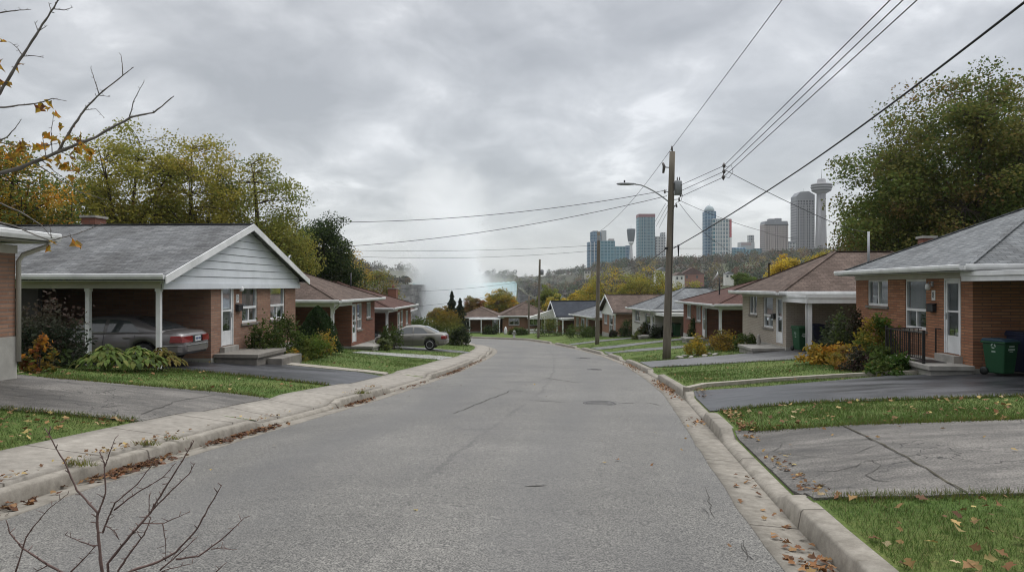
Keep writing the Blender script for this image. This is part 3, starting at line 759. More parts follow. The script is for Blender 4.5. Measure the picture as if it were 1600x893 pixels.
def gutter_ring(root, x0, x1, y0, y1, z, sides, m=WHITE, h=.13, d=.11):
    """eaves gutter and fascia along the named sides, mitred by butting"""
    def seg(name_pts):
        (ax_, ay_), (bx_, by_), (nx, ny) = name_pts
        g = MB(); L = Vector((bx_-ax_, by_-ay_, 0)); n = Vector((nx, ny, 0))
        prof = [(0, z), (d*.75, z), (d, z+h*.45), (d, z+h*.9), (d-.015, z+h), (d-.03, z+h*.8), (.0, z+h*.75)]
        g.prism([Vector((ax_, ay_, 0))+n*a_+Vector((0, 0, b_)) for a_, b_ in prof], L); g.build('gutter', m, root)
    S = {'front': ((x0, y0), (x1, y0), (0, -1)), 'back': ((x0, y1), (x1, y1), (0, 1)), 'near': ((x0, y0), (x0, y1), (-1, 0)), 'far': ((x1, y0), (x1, y1), (1, 0))}
    for s in sides: seg(S[s])
def hip_roof(root, x0, x1, y0, y1, z, slope, m, soffit=SOFFIT, cap=True, edge=.07):
    wx, wy = x1-x0, y1-y0
    if wx <= wy:
        h = wx/2*slope; a_, b_ = ((x0+x1)/2, y0+wx/2), ((x0+x1)/2, y1-wx/2)
    else:
        h = wy/2*slope; a_, b_ = (x0+wy/2, (y0+y1)/2), (x1-wy/2, (y0+y1)/2)
    zt = z+edge+h
    r = MB(); c = [(x0,y0), (x1,y0), (x1,y1), (x0,y1)]
    v = [(p[0], p[1], z) for p in c]+[(p[0], p[1], z+edge) for p in c]+[(a_[0], a_[1], zt), (b_[0], b_[1], zt)]
    if wx <= wy: f = [(4,5,8), (5,6,9,8), (6,7,9), (7,4,8,9)]
    else: f = [(7,4,8), (4,5,9,8), (5,6,9), (6,7,8,9)]
    r.add(v, f+[(3,2,1,0), (0,1,5,4), (1,2,6,5), (2,3,7,6), (3,0,4,7)])
    o = r.build('roof', m, root)
    if cap:
        k = MB(); ends = [(4, 8 if wx <= wy else 8), (5, 8 if wx <= wy else 9), (6, 9), (7, 9 if wx <= wy else 8), (8, 9)]
        for i, j in ends: k.bar(Vector(v[i])+Vector((0,0,.005)), Vector(v[j])+Vector((0,0,.005)), .24, .03)
        k.build('ridge_cap', m, o)
    s = MB(); s.box(x0+.02, x1-.02, y0+.02, y1-.02, z-.03, z-.004); s.build('soffit', soffit, root)
    return o, zt
def gable_roof(root, x0, x1, y0, y1, z, slope, m, siding, sy, laps=True, soffit=SOFFIT, edge=.1, sx=None):
    """ridge runs along y; the gable faces the street at y0"""
    xm = (x0+x1)/2; h = (x1-x0)/2*slope; r = MB(); zt = z+edge+h
    for s in (-1, 1):
        xe = x0 if s < 0 else x1
        pts = [(xe, y0, z+edge), (xm, y0, zt), (xm, y0, zt-edge*.95), (xe, y0, z)]
        r.prism(pts, (0, y1-y0, 0))
    o = r.build('roof', m, root)
    k = MB(); k.bar((xm, y0, zt+.01), (xm, y1, zt+.01), .26, .03); k.build('ridge_cap', m, o)
    # rake boards at the front gable
    b = MB()
    for s in (-1, 1):
        xe = x0-.02 if s < 0 else x1+.02; ze_ = z+edge-.02*slope
        b.prism([(xe, y0-.035, ze_+.01), (xm, y0-.035, zt+.012), (xm, y0-.035, zt-.21), (xe, y0-.035, ze_-.2)], (0, .032, 0))
    b.build('rake_board', WHITE, root)
    if siding:
        a0, a1 = sx or (x0+.35, x1-.35)
        g = MB(); n = 7; zb = z-.12
        rows = 8 if laps else 1; hh = (zt-edge-zb)/rows
        for i in range(rows):
            za, zc = zb+i*hh, zb+(i+1)*hh-.012
            def span(q):
                # how far the underside of the roof reaches at height q
                w = max(0., (zt-edge-.02-q)/slope); return max(a0, xm-w), min(a1, xm+w)
            l0, r0 = span(za); l1, r1 = span(zc)
            if r0-l0 < .05: continue
            fr = [(l0, sy-.026, za), (r0, sy-.026, za), (max(r1, xm+.001), sy-.004, zc), (min(l1, xm-.001), sy-.004, zc)]
            bk = [(p[0], sy+.06, p[2]) for p in fr]
            g.add(fr+bk, [(0,1,2,3), (7,6,5,4), (0,4,5,1), (1,5,6,2), (2,6,7,3), (3,7,4,0)])
        o2 = g.build('gable_siding', siding, root)
        t = MB(); t.box(a0, a1, sy-.05, sy-.002, zb-.13, zb+.03); t.build('frieze', GABLE_BLUE if siding is GABLE_BLUE else siding, root)
    for s in (-1, 1):
        sf = MB(); xe, xi = (x0, x0+.6) if s < 0 else (x1-.6, x1)
        sf.box(min(xe, xi), max(xe, xi), y0+.05, y1-.05, z-.035, z-.01); sf.build('soffit', soffit, root)
    return o, zt
def posts(root, pts, z0f, z1, w=.11, name='post', m=WHITE):
    for x, y in pts:
        g = MB(); z0 = z0f; g.box(x-w/2, x+w/2, y-w/2, y+w/2, z0, z1); g.box(x-w*.65, x+w*.65, y-w*.65, y+w*.65, z0, z0+.1); g.box(x-w*.65, x+w*.65, y-w*.65, y+w*.65, z1-.08, z1)
        g.build(name, m, root)
def chimney(root, x, y, z0, z1, w=.7, d=.5, brick=BRICK_RED, flue=True):
    m = MB(); m.box(x-w/2, x+w/2, y-d/2, y+d/2, z0, z1); o = m.build('chimney', brick, root)
    c = MB(); c.box(x-w/2-.05, x+w/2+.05, y-d/2-.05, y+d/2+.05, z1, z1+.08); c.build('chimney_cap', CONC, o)
    if not flue: return
    f = MB(); f.lathe([(.12, 0), (.12, .25), (.09, .25), (.09, .02)], (x, y, z1+.08), 10); f.build('flue', BRICK_RED, o)
def pipe(root, x, y, z0, z1, r=.035, m=GALV, hook=False, name='vent_pipe'):
    g = MB(); pts = [(x, y, z0), (x, y, z1)]
    if hook: pts += [(x+.06, y, z1+.1), (x+.18, y, z1+.12), (x+.24, y, z1+.04)]
    g.tube(pts, r, 8); g.build(name, m, root)

def house(label, ox, oy, rot, L, D, ze, brick, frame_z=None, wall_open=(), group=None, found=.25, side_open=()):
    """root at the left front corner of the facade (seen from the street); local x runs along the facade, y inward"""
    zg = gz(ox, oy); root = thing('brick_house', label, 'house', (ox, oy, zg), R(rot), group)
    he = ze-zg; zb = -1.0
    zmin = min(gz(*(root_pt(ox, oy, rot, x, y))) for x in (0, L) for y in (0, D))-zg-.3
    fl = max(gz(*(root_pt(ox, oy, rot, x, 0))) for x in (0, L))-zg+found-.1
    w = MB()
    wall_mesh(w, (0, 0, 0), (1, 0, 0), L, fl, he, [o for o in wall_open], .2, (0, 1, 0))
    wall_mesh(w, (0, D, 0), (0, -1, 0), D, fl, he, [], .2, (1, 0, 0))
    wall_mesh(w, (L, 0, 0), (0, 1, 0), D, fl, he, [(D-0-o[0]-o[1] if False else o[0], o[1], o[2], o[3]) for o in side_open], .2, (-1, 0, 0))
    wall_mesh(w, (L, D, 0), (-1, 0, 0), L, fl, he, [], .2, (0, -1, 0))
    wo = w.build('wall', brick, root, fix=False)
    f = MB(); e_ = .0
    f.box(-.02, L+.02, -.02, D+.02, zmin-.3, fl); f.build('foundation', FOUND, root)
    return root, he, fl, zg
def root_pt(ox, oy, rot, x, y):
    c, s = math.cos(R(rot)), math.sin(R(rot)); return (ox+c*x-s*y, oy+s*x+c*y)
def steps(root, x0, x1, d, ztop, h=.18, low=None, m=CONC):
    g = MB(); g.box(x0, x1, -d, -.025, ztop-.12, ztop); g.box(x0+.06, x1-.06, -d+.06, -.03, ztop-h-.5, ztop-.12)
    if low: g.box(low[0], low[1], -d-low[2], -d+.03, ztop-.62, ztop-.2)
    o = g.build('porch_step', m, root, bevel=.012); return o

# ---------------------------------------------------------------- tan brick house with the pale blue gable and carport
LTILT = math.degrees(math.atan(.0614))
ox, oy = -9.32, 22.9
zg = gz(ox, oy); he = .13-zg
Z = lambda z: z-zg         # camera-level heights to heights above this house's base
op = [(.68, .88, Z(-1.93), 2.0), (2.26, 1.29, Z(-1.27), 1.36), (4.75, 1.47, Z(-1.27), 1.36)]
root, he, fl, zg = house('tan brick house with pale blue gable and a carport sheltering a grey sedan', ox, oy, 90-LTILT, 7.4, 11.5, .13, BRICK_TAN, None, op)
storm_door(root, *op[0]); window(root, *op[1]); window(root, *op[2])
wall_lamp(root, 1.93, Z(-.02)); number_plate(root, 1.9, Z(-.42), '3'); mailbox(root, 1.93, Z(-.74))
sl_ = MB(); sl_.box(.6, 1.66, -.16, -.003, Z(-2.12), Z(-1.95)); sl_.build('door_sill', CONC, root)
steps(root, .1, 2.5, 1.45, Z(-2.12), .2, (.9, 2.75, .45), CONC_DARK)
ro, zt = gable_roof(root, -3.35, 7.95, -.38, 11.9, he+.03, .325, SH_GREY, GABLE_BLUE, -.1, True, sx=(-3.02, 7.55))
gutter_ring(root, -3.35, 7.95, -.36, 11.85, he+.05, ['near', 'far'], WHITE, .14)
b_ = MB(); b_.box(-3.0, -2.8, -.06, 11.3, he-.2, he+.0); b_.build('beam', CREAM, root)
b_ = MB(); b_.box(-2.79, -.01, -.05, .09, he-.2, he-.0); b_.build('beam', GABLE_BLUE, root)
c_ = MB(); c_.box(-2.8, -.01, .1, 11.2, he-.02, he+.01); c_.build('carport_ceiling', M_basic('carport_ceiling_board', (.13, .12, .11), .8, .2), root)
posts(root, [(-2.9, .05), (-2.9, 2.03), (-2.9, 4.6), (-2.9, 7.3)], -.2, he-.2, .115)
b_ = MB(); b_.box(-2.99, -.21, 7.6, 7.8, -.3, he-.03); bw = b_.build('back_wall', BRICK_TAN, root)
b_ = MB(); b_.box(-2.99, -2.81, 3.4, 7.59, -.3, he-.21); b_.build('shade_screen', M_basic('dark_boards', (.03, .027, .025), .8, .3), root)  # dark screen added to close the side and darken the carport
chimney(root, 3.3, 5.9, he+1.0, Z(2.42), .66, .5, BRICK_RED, False)
pipe(root, 7.6, .35, he+.1, he+1.0, .035, GALV, True, 'service_mast')

# ---------------------------------------------------------------- the brick corner at the frame edge
ox, oy = -9.4, 3.0
root, he, fl, zg = house('tan brick house corner on a tall concrete foundation at the frame edge', ox, oy, 90, 11.0, 10, .77, BRICK_TAN, None, [], found=.62)
hip_roof(root, -.5, 11.45, -.5, 10.5, he+.08, .38, SH_GREY); gutter_ring(root, -.5, 11.45, -.5, 10.5, he+.09, ['front', 'far'], WHITE, .15)
f_ = MB(); f_.box(0, 11.02, -.03, -.003, he-.16, he+.0); f_.build('frieze', CREAM, root)
g = MB(); g.tube([(11.2, -.56, he+.1), (11.2, -.5, he-.0), (11.04, -.12, he-.18), (11.02, -.05, he-.3), (11.02, -.05, he-2.2)], .045, 8); g.build('downspout', CREAM, root)

# ---------------------------------------------------------------- orange brick house with the grey hip roof
ox, oy = 12.28, 26.4
zg = gz(ox, oy); Z = lambda z: z-zg
op = [(1.05, 1.66, Z(-.66), .86), (3.95, 1.38, Z(-1.27), 1.47), (6.4, .86, Z(-1.80), 2.0)]
root, he, fl, zg = house('orange brick house with grey hip roof, iron railing and green bins beside it', ox, oy, -95.1, 7.83, 9.5, .36, BRICK_ORANGE, None, op)
window(root, *op[0], 'slider', room='half'); window(root, *op[1]); storm_door(root, *op[2], handle_right=False)
fr = MB(); fr.box(-.02, 7.85, -.028, -.003, Z(.205), he); fr.build('frieze', CREAM, root)
fr = MB(); fr.box(7.833, 7.86, .0, 9.4, Z(.14), he); fr.build('frieze', CREAM, root)
hip_roof(root, -.5, 8.4, -.5, 10, he+.02, .46, SH_BLUE); gutter_ring(root, -.5, 8.4, -.5, 10, he+.03, ['front', 'near', 'far'], WHITE, .14)
wall_lamp(root, 5.72, Z(.06)); number_plate(root, 5.78, Z(-.26), '8'); mailbox(root, 5.76, Z(-.62))
dl = MB(); dl.box(6.3, 7.35, -.22, -.003, Z(-2.02), Z(-1.82)); dl.build('door_sill', CONC, root)
steps(root, 4.9, 8.0, 1.12, Z(-2.0), .16, None, CONC)
dm = MB(); dm.box(6.4, 7.25, -.95, -.35, Z(-1.998), Z(-1.982)); dm.build('door_mat', BLACK, root)
# iron railing along the street edge of the step
rl = MB(); zt_, zb_ = Z(-1.20), Z(-2.0)
rl.box(5.22, 7.5, -1.05, -1.01, zt_-.03, zt_); rl.box(5.22, 7.5, -1.04, -1.02, zb_+.1, zb_+.125)
rl.box(7.46, 7.52, -1.06, -1.0, zb_-.02, zt_+.06); rl.box(5.17, 5.22, -1.06, -1.0, zb_-.02, zt_+.06)
x = 5.34
while x < 7.42: rl.box(x-.009, x+.009, -1.039, -1.021, zb_+.12, zt_-.02); x += .115
rl.box(5.18, 5.21, -1.0, -.06, zt_-.03, zt_); y = -.9
while y < -.1: rl.box(5.186, 5.204, y-.009, y+.009, zb_+.02, zt_-.02); y += .125
rl.build('railing', IRON, root)
rl = MB(); rl.box(6.05, 6.08, -.09, -.06, zb_, zt_+.05); rl.box(6.081, 6.35, -.088, -.062, zt_+.02, zt_+.05); rl.build('handrail', IRON, root)
chimney(root, .9, 2.0, he+.4, Z(1.62), .42, .4, BRICK_RED, False)
pipe(root, -.2, .5, he, Z(1.95), .045, GALV, False, 'service_mast')
# flat carport on the near side
cp = MB(); cp.box(7.87, 11.6, -.25, 9.2, Z(.16), Z(.30)); cp.build('carport_roof', M_basic('carport_deck', (.16, .16, .155), .7, .1), root)
cp = MB(); cp.box(7.88, 11.62, -.30, -.255, Z(.12), Z(.36)); cp.box(7.88, 11.62, -.33, -.302, Z(.25), Z(.35)); cp.build('carport_fascia', WHITE, root)
posts(root, [(11.4, -.1), (11.4, 3.5)], -.8, Z(.16), .11)
b_ = MB(); b_.box(7.86, 11.5, 5.2, 5.4, -.6, Z(.155)); b_.build('back_wall', BRICK_ORANGE, root)

# ---------------------------------------------------------------- beige brick house
ox, oy = 11.72, 37.6
zg = gz(ox, oy); Z = lambda z: z-zg
op = [(1.2, 1.25, Z(-1.38), .94), (3.45, 1.4, Z(-1.88), 1.42), (5.35, .82, Z(-2.46), 2.02)]
root, he, fl, zg = house('beige painted brick house with brown hip roof and white carport post', ox, oy, -92, 6.6, 9, -.38, BRICK_BEIGE, None, op)
window(root, *op[0], 'slider', room='half'); window(root, *op[1]); storm_door(root, *op[2])
fr = MB(); fr.box(-.02, 6.62, -.026, -.003, he-.14, he); fr.build('frieze', CREAM, root)
hip_roof(root, -.5, 7.1, -.5, 9.6, he+.0, .5, SH_BROWN); gutter_ring(root, -.5, 7.1, -.5, 9.6, he+.01, ['front', 'near', 'far'], WHITE, .15)
mailbox(root, 5.06, Z(-1.35))
steps(root, 4.3, 6.5, 1.4, Z(-2.62), .12, None, CONC)
cp = MB(); cp.box(6.62, 9.35, -.1, 7.5, Z(-.58), Z(-.46)); cp.build('carport_roof', SOFFIT, root)
cp = MB(); cp.box(6.62, 9.4, -.16, -.105, Z(-.66), Z(-.36)); cp.box(6.62, 9.4, -.19, -.162, Z(-.46), Z(-.37)); cp.box(9.352, 9.41, -.1, 7.5, Z(-.66), Z(-.36)); cp.box(9.412, 9.44, -.1, 7.5, Z(-.46), Z(-.37)); cp.build('carport_fascia', WHITE, root)
posts(root, [(9.2, .02), (9.2, 4.0)], -.6, Z(-.58), .15)
g = MB(); g.tube([(9.3, -.14, Z(-.5)), (9.26, -.1, Z(-.62)), (9.2, -.1, Z(-.8)), (9.2, -.1, Z(-2.4))], .035, 8); g.build('downspout', WHITE, root)
b_ = MB(); b_.box(6.62, 9.3, 5., 5.2, -.5, Z(-.6)); b_.build('back_wall', BRICK_BEIGE, root)

# ---------------------------------------------------------------- reddish roofed brick house (further along)
def small_house(label, ox, oy, rot, L, D, ze, brick, roofm, openings, roof='hip', slope=.4, port=None, gable=GABLE_WHITE, group='brick bungalows further along the street', gut=WHITE, side='near', post_w=.14, flat=False, step=None, lamp=False, port_open=2.):
    """openings: (kind, x, w, camera-level bottom, height); port: width of the carport under the roof on the side towards the viewer"""
    zg0 = gz(ox, oy); Zz = lambda z: z-zg0
    op = [(o[1], o[2], Zz(o[3]), o[4]) for o in openings]
    root, he, fl, zg = house(label, ox, oy, rot, L, D, ze, brick, None, op, group)
    for o, q in zip(openings, op):
        if o[0] == 'door': storm_door(root, *q)
        else: window(root, *q, 'slider' if o[0] == 'slider' else 'picture', room='dark' if o[0] == 'slider' else 'curtain')
    left = rot > 0       # houses on the left have the viewer at local -x, the others at +x
    pw = port or 0
    xa, xb = (-pw, L) if left else (0, L+pw)
    if flat: ra, rb = 0, L
    else: ra, rb = xa, xb
    if roof == 'hip':
        hip_roof(root, ra-.45, rb+.45, -.45, D+.45, he, slope, roofm); gutter_ring(root, ra-.45, rb+.45, -.45, D+.45, he+.005, ['front', 'near', 'far'], gut, .14)
    else:
        gable_roof(root, -.4, L+.4, -.4, D+.4, he, slope, roofm, gable, -.03, False, sx=(0, L))
    if port:
        side0, side1 = (xa, -.01) if left else (L+.01, xb)
        if flat or roof != 'hip':
            z1, z0 = he-.05, he-.25
            m = MB(); m.box(side0, side1, .0, D*.8, z0+.05, z1-.03); m.build('carport_roof', SOFFIT, root)
            m = MB(); m.box(side0, side1, -.06, -.004, z0-.02, z1); m.box(*((side0-.06, side0-.003) if left else (side1+.003, side1+.06)), -.06, D*.8, z0-.02, z1); m.build('carport_fascia', WHITE, root)
            zt_ = z0+.05
        else:
            m = MB(); m.box(side0, side1, -.05, .1, he-.2, he-.035)
            e0 = (side0, side0+.15) if left else (side1-.15, side1)
            m.box(e0[0], e0[1], .102, D-.1, he-.2, he-.036); m.build('beam', WHITE, root); zt_ = he-.2
        pe = side0+.1 if left else side1-.1
        posts(root, [(pe, .06), (pe, port_open+1.5)], -.7, zt_, post_w)
        m = MB(); m.box(side0+.2, side1-.01, D*.55, D*.55+.15, -.6, zt_); m.build('back_wall', brick, root)
    if step: steps(root, step[0], step[1], 1.2, fl+.02, .2)
    if lamp: wall_lamp(root, lamp, he-.4)
    return root, he, fl, zg
GB = 'brick bungalows further along the street'
root, he, fl, zg = small_house('red brick bungalow with a long reddish brown hip roof between pole and beige house', 12.1, 52.2, -90.5, 6.1, 9.5, -1.18, BRICK_RED, SH_RED,
    [('slider', 1.0, 1.25, -2.2, .95), ('slider', 3.7, 1.25, -2.28, 1.0), ('door', 5.4, .7, -3.2, 1.98)], port=3.3, slope=.34, step=(4.6, 6.1))
pipe(root, 3.0, 5.0, he+.4, he+2.6, .05, BLACK, True, 'service_mast')
m = MB(); m.tube([(4.9, 1.2, he), (4.9, 1.2, he+1.7)], .045, 8); o = m.build('dish_mast', BLACK, root)
m = MB(); m.lathe([(.02, .0), (.2, .03), (.36, .12), (.37, .12), (.2, .015), (.02, -.02)], (0, 0, 0), 14); d_ = m.build('satellite_dish', WHITE, o); d_.location = (4.7, 1.1, he+1.75); d_.rotation_euler = (R(60), R(-25), 0)
root, he, fl, zg = small_house('pale sided bungalow with grey hip roof and white flat carport', 10.57, 65, -85, 7, 9, -2.0, SIDING_PALE, SH_BLUE,
    [('slider', .9, 1.6, -3.05, 1.0), ('picture', 4.1, 1.7, -3.65, 1.5), ('door', 6.2, .75, -4.0, 1.95)], port=2.9, slope=.45, flat=True, step=(5.4, 7))
root, he, fl, zg = small_house('brick bungalow with brown gable roof behind a dark round bush', 9.03, 74, -84.6, 6, 9, -2.5, BRICK_BROWN, SH_BROWN,
    [('slider', .8, 1.4, -3.7, 1.0), ('picture', 3.0, 1.5, -4.3, 1.6), ('door', 5.0, .75, -4.65, 1.95)], roof='gable', slope=.47)
pipe(root, 4.6, 4.5, he+.8, he+1.5, .12, WHITE, False, 'roof_vent')
root, he, fl, zg = small_house('brick bungalow with grey hip roof just left of the second pole', 7.05, 84, -80, 6, 8, -3.3, BRICK_BROWN, SH_BLUE,
    [('slider', .9, 1.1, -4.5, 1.0), ('picture', 2.9, 1.4, -5.0, 1.5), ('door', 5.0, .75, -5.3, 1.95)], port=2.6, slope=.42)
root, he, fl, zg = small_house('brick bungalow with dark slate gable roof and white gable end', 4.6, 91, -81, 5, 9, -3.6, BRICK_RED, SH_DARK,
    [('picture', .6, 1.5, -5.2, 1.4), ('slider', 2.6, 1.0, -4.9, 1.1), ('door', 4.0, .75, -5.6, 1.95)], roof='gable', slope=.6, port=2.2)
root, he, fl, zg = small_house('brown roofed brick bungalow facing up the street with a white porch gable', -1.15, 90, 2, 5.7, 8, -3.75, BRICK_BROWN, SH_BROWN,
    [('slider', .75, 1.3, -4.75, .85), ('slider', 3.2, 1.1, -4.8, .85), ('door', 4.7, .7, -5.7, 1.9)], slope=.5)
# white porch gable of that house
m = MB(); m.prism([(3.0, -1.9, he-.05), (5.9, -1.9, he+.9), (7.6, -1.9, he-.05)], (0, 1.4, 0)); m.build('porch_gable', GABLE_WHITE, root)
m = MB(); m.box(3.0, 7.6, -1.92, -.46, he-.2, he-.06); m.build('porch_beam', WHITE, root)
posts(root, [(3.1, -1.8), (5.0, -1.8), (7.45, -1.8)], -.5, he-.2, .12)
m = MB(); m.box(2.6, 4.6, -2.3, -2.2, .35, .55); m.box(2.6, 4.6, -2.25, -2.2, -.1, .3); m.build('porch_screen', WHITE, root)
root, he, fl, zg = small_house('brown roofed brick bungalow at the bend with white porch posts', -6.3, 90.5, 0, 4.9, 8, -3.95, BRICK_RED, SH_BROWN,
    [('slider', .3, .9, -5.3, 1.0), ('door', 3.9, .7, -5.75, 1.85)], slope=.42)
m = MB(); m.box(1.1, 4.9, -1.6, -.46, he-.1, he-.0); m.build('porch_roof', WHITE, root)
posts(root, [(1.2, -1.5), (2.6, -1.5), (4.8, -1.5)], -.4, he-.1, .12)
# left side, further along
root, he, fl, zg = small_house('red brick bungalow with brown hip roof beside a clipped cone shaped evergreen', -8.36, 38.5, 90-LTILT, 4.9, 9, -.8, BRICK_RED, SH_BROWN,
    [('door', .15, .75, -2.95, 2.0), ('picture', 1.15, .95, -2.35, 1.42), ('slider', 3.1, 1.0, -1.82, .9)], port=3.15, slope=.4, step=(-.2, 2.2))
g = MB(); g.tube([(-3.5, -.5, he+.05), (-3.3, -.3, he-.15), (-3.1, -.02, he-.35), (-3.05, -.02, he-.5)], .05, 8); g.build('downspout', WHITE, root)
root, he, fl, zg = small_house('red brick bungalow with brown hip roof behind the parked sedan', -7.8, 50.2, 90-1.5, 5.6, 9, -1.5, BRICK_RED, SH_RED,
    [('door', .2, .75, -3.8, 2.0), ('picture', 1.4, 1.0, -3.1, 1.4), ('slider', 3.5, 1.1, -2.8, 1.)], port=3.3, slope=.36, step=(0, 2))
pipe(root, 1.0, 3.4, he+.6, he+2.4, .06, BLACK, False, 'service_mast')
root, he, fl, zg = small_house('brown roofed bungalow half hidden by the orange shrub at the bend', -8.9, 61.5, 90+2, 5, 8, -2.15, BRICK_BROWN, SH_BROWN,
    [('picture', 1., 1.3, -3.9, 1.4), ('door', 3.3, .75, -4.4, 1.95)], port=2.6, slope=.36)
chimney(root, 3.4, 1.4, he+.2, he+1.9, 1.5, .7, BRICK_RED)
# ================================================================== gorge, falls, far bank, skyline
RNG = np.random.default_rng(11)
def smooth01(t): t = np.clip(t, 0, 1); return t*t*(3-2*t)
_A = np.array([-2200, -700, -330, -262, -236, -190, -164, -158, -150, -60, 6, 12, 40, 140, 260, 420, 560, 800, 2200])   # bearing, px right of the view axis
_RIM = np.array([330, 330, 330, 380, 470, 520, 545, 560, 660, 735, 640, 560, 520, 500, 470, 430, 400, 380, 380.])      # distance of the rim of the far bank
_RZ = np.array([16, 16, 17, 9, 6, 2, 1.5, 1., 2.0, 2.2, 3.4, -4, -9, -9, -6, 0, 2, 3, 3.])            # height of that rim
_TZ = np.array([36, 36, 36, 36, 36, 36, 36, 36, 36, 33, 33, 32, 32, 33, 35, 41, 46, 50, 50.])                           # height of the plateau behind
def far_h(px, d):
    rim = np.interp(px, _A, _RIM); rz = np.interp(px, _A, _RZ); tz = np.interp(px, _A, _TZ)-11
    water = ((px > -155.5) & (px < 8))
    flat = np.where(water, rz+.0005*(d-rim), rz)
    t1 = np.where(water, smooth01((d-1250)/200), smooth01((d-rim-10-np.where(px > 8, 700*(1-smooth01((px-8)/170)), 0))/np.where(px > 8, 420, 700)))
    up_ = flat+(tz-flat)*t1
    lo = -9-55*smooth01((d-150)/60)
    drop = smooth01((d-rim+4)/4)
    return lo+(up_-lo)*drop
def m_land():
    t = NT('far_land'); o = t.coord('Object')
    f = t.noise(o, .02, 6, .6); g = t.noise(o, .15, 5, .7)
    col = t.mix(t.rng(f, .4, .6), (.055, .05, .04), (.075, .085, .04)); col = t.mix(.6, col, t.mix(g, (.5, .5, .5), (1.5, 1.5, 1.5)), 'MULTIPLY')
    return t.fin(col, .95, .1)
def m_rock():
    t = NT('cliff_rock'); o = t.coord('Object', (1, 1, 5)); g = t.noise(o, .06, 8, .68); h = t.noise(t.coord('Object'), .25, 6, .7)
    lay = t.noise(t.coord('Object', (.05, .05, 1)), .35, 4, .6)
    col = t.mix(t.rng(g, .35, .65), (.06, .056, .054), (.17, .162, .155)); col = t.mix(t.rng(h, .5, .7), col, (.06, .065, .045))
    col = t.mix(.85, col, t.mix(t.rng(lay, .38, .62), (.5, .5, .5), (1.4, 1.4, 1.4)), 'MULTIPLY')
    t.bump(g, .6, 1.5)
    return t.fin(col, .95, .1)
FARLAND, ROCK = m_land(), m_rock()
def far_sheet(name, pxs, ds, hf, m, label):
    PX, DD = np.meshgrid(pxs, ds, indexing='ij'); H = hf(PX, DD)
    X = PX/F*DD; v = np.stack([X, DD, H], -1).reshape(-1, 3); n, k = PX.shape
    i, j = np.meshgrid(np.arange(n-1), np.arange(k-1), indexing='ij'); a_ = (i*k+j).ravel()
    f = np.stack([a_, a_+k, a_+k+1, a_+1], 1).ravel()
    o = raw_mesh(name, v, f, 4, m, None, None, True); return tag(o, label, None, None, 'structure')
pxs = np.unique(np.concatenate([np.linspace(-2200, -700, 24), np.linspace(-700, 900, 170), np.linspace(900, 2200, 24), [-155.6, -155.4, 7.9, 8.1]]))
ds = np.unique(np.concatenate([np.linspace(96, 210, 14), np.linspace(210, 800, 90), np.linspace(800, 1700, 30), np.linspace(1700, 4500, 8)]))
far_sheet('terrain', pxs, ds, lambda p, d: np.where(d < 132, np.minimum(far_h(p, d), -9.5), far_h(p, d))-.3, FARLAND, 'wooded far bank and plateau beyond the gorge')
# rock faces: a rough wall under each rim
def cliff(name, p0, p1, n, depth, label, proud=3.):
    vs = []; fs = []; k = 16; rnd = np.random.default_rng(int(abs(p0)))
    for i in range(n+1):
        px = p0+(p1-p0)*i/n; rim = np.interp(px, _A, _RIM)-proud; top = float(far_h(np.array(px), np.array(rim+12.)))-.5
        for j in range(k):
            q = j/(k-1); d = rim-proud*(.3+1.2*q)-rnd.uniform(0, 3.5)*(j > 0)-(2.5 if j % 5 == 3 else 0)
            vs.append((px/F*d, d, top-depth*q))
    for i in range(n):
        for j in range(k-1): fs += [i*k+j, (i+1)*k+j, (i+1)*k+j+1, i*k+j+1]
    o = raw_mesh(name, np.array(vs), fs, 4, ROCK); return tag(o, label, None, None, 'structure')
cliff('cliff', -420, -157, 80, 70, 'grey rock cliff dropping beside the left end of the waterfall')
# end face of that cliff, turning away into the gorge towards the falls
vs = []; fs = []
for i in range(8):
    d = 552+i*16.; x = -157/F*552-.6*i*.2
    for j in range(12): vs.append((x-RNG.uniform(0, 2.5), d, 1.-70*j/11))
for i in range(7):
    for j in range(11): fs += [i*12+j, (i+1)*12+j, (i+1)*12+j+1, i*12+j+1]
tag(raw_mesh('cliff', np.array(vs), fs, 4, ROCK), 'end face of the grey cliff beside the waterfall', None, None, 'structure')
cliff('cliff', 9, 700, 170, 60, 'long grey gorge cliff to the right of the waterfall')

# the waterfall: a curved curtain with falling strands
def m_falls():
    t = NT('falling_water'); uv = t.coord('UV')
    s_ = t.n('ShaderNodeMapping'); t.l(uv, s_.inputs[0]); s_.inputs['Scale'].default_value = (.35, .02, 1)
    f = t.noise(s_.outputs[0], 1., 6, .65)
    sp = t.n('ShaderNodeSeparateXYZ'); t.l(t.coord('Object'), sp.inputs[0])
    crest = t.rng(sp.outputs[2], -14., 4., 0., 1.)
    col = t.mix(t.rng(f, .35, .65), (.62, .74, .75), (.86, .90, .90))
    col = t.mix(t.math('MULTIPLY', crest, .55), col, (.30, .60, .60))
    return t.fin(col, .55, .3)
FALLS = m_falls()
fr = thing('waterfall', 'broad white and turquoise horseshoe waterfall behind a rising plume of mist', 'waterfall', (0, 0, 0))
vs = []; n = 150; k = 22
for i in range(n+1):
    px = -155+162.5*i/n; rim = np.interp(px, _A, _RIM); z0 = np.interp(px, _A, _RZ)
    st = .8*math.sin(i*1.7)+.5*math.sin(i*4.1+1)
    for j in range(k):
        q = j/(k-1); d = rim-2-7*math.sqrt(q)+st*q; vs.append((px/F*d, d, z0+.5-(z0+58)*q-(.9*math.sin(i*.9) if j == 0 else 0)*.3))
fs = [x for i in range(n) for j in range(k-1) for x in (i*k+j, (i+1)*k+j, (i+1)*k+j+1, i*k+j+1)]
o = raw_mesh('curtain', np.array(vs), fs, 4, FALLS, fr, None, True); metre_uv(o.data)
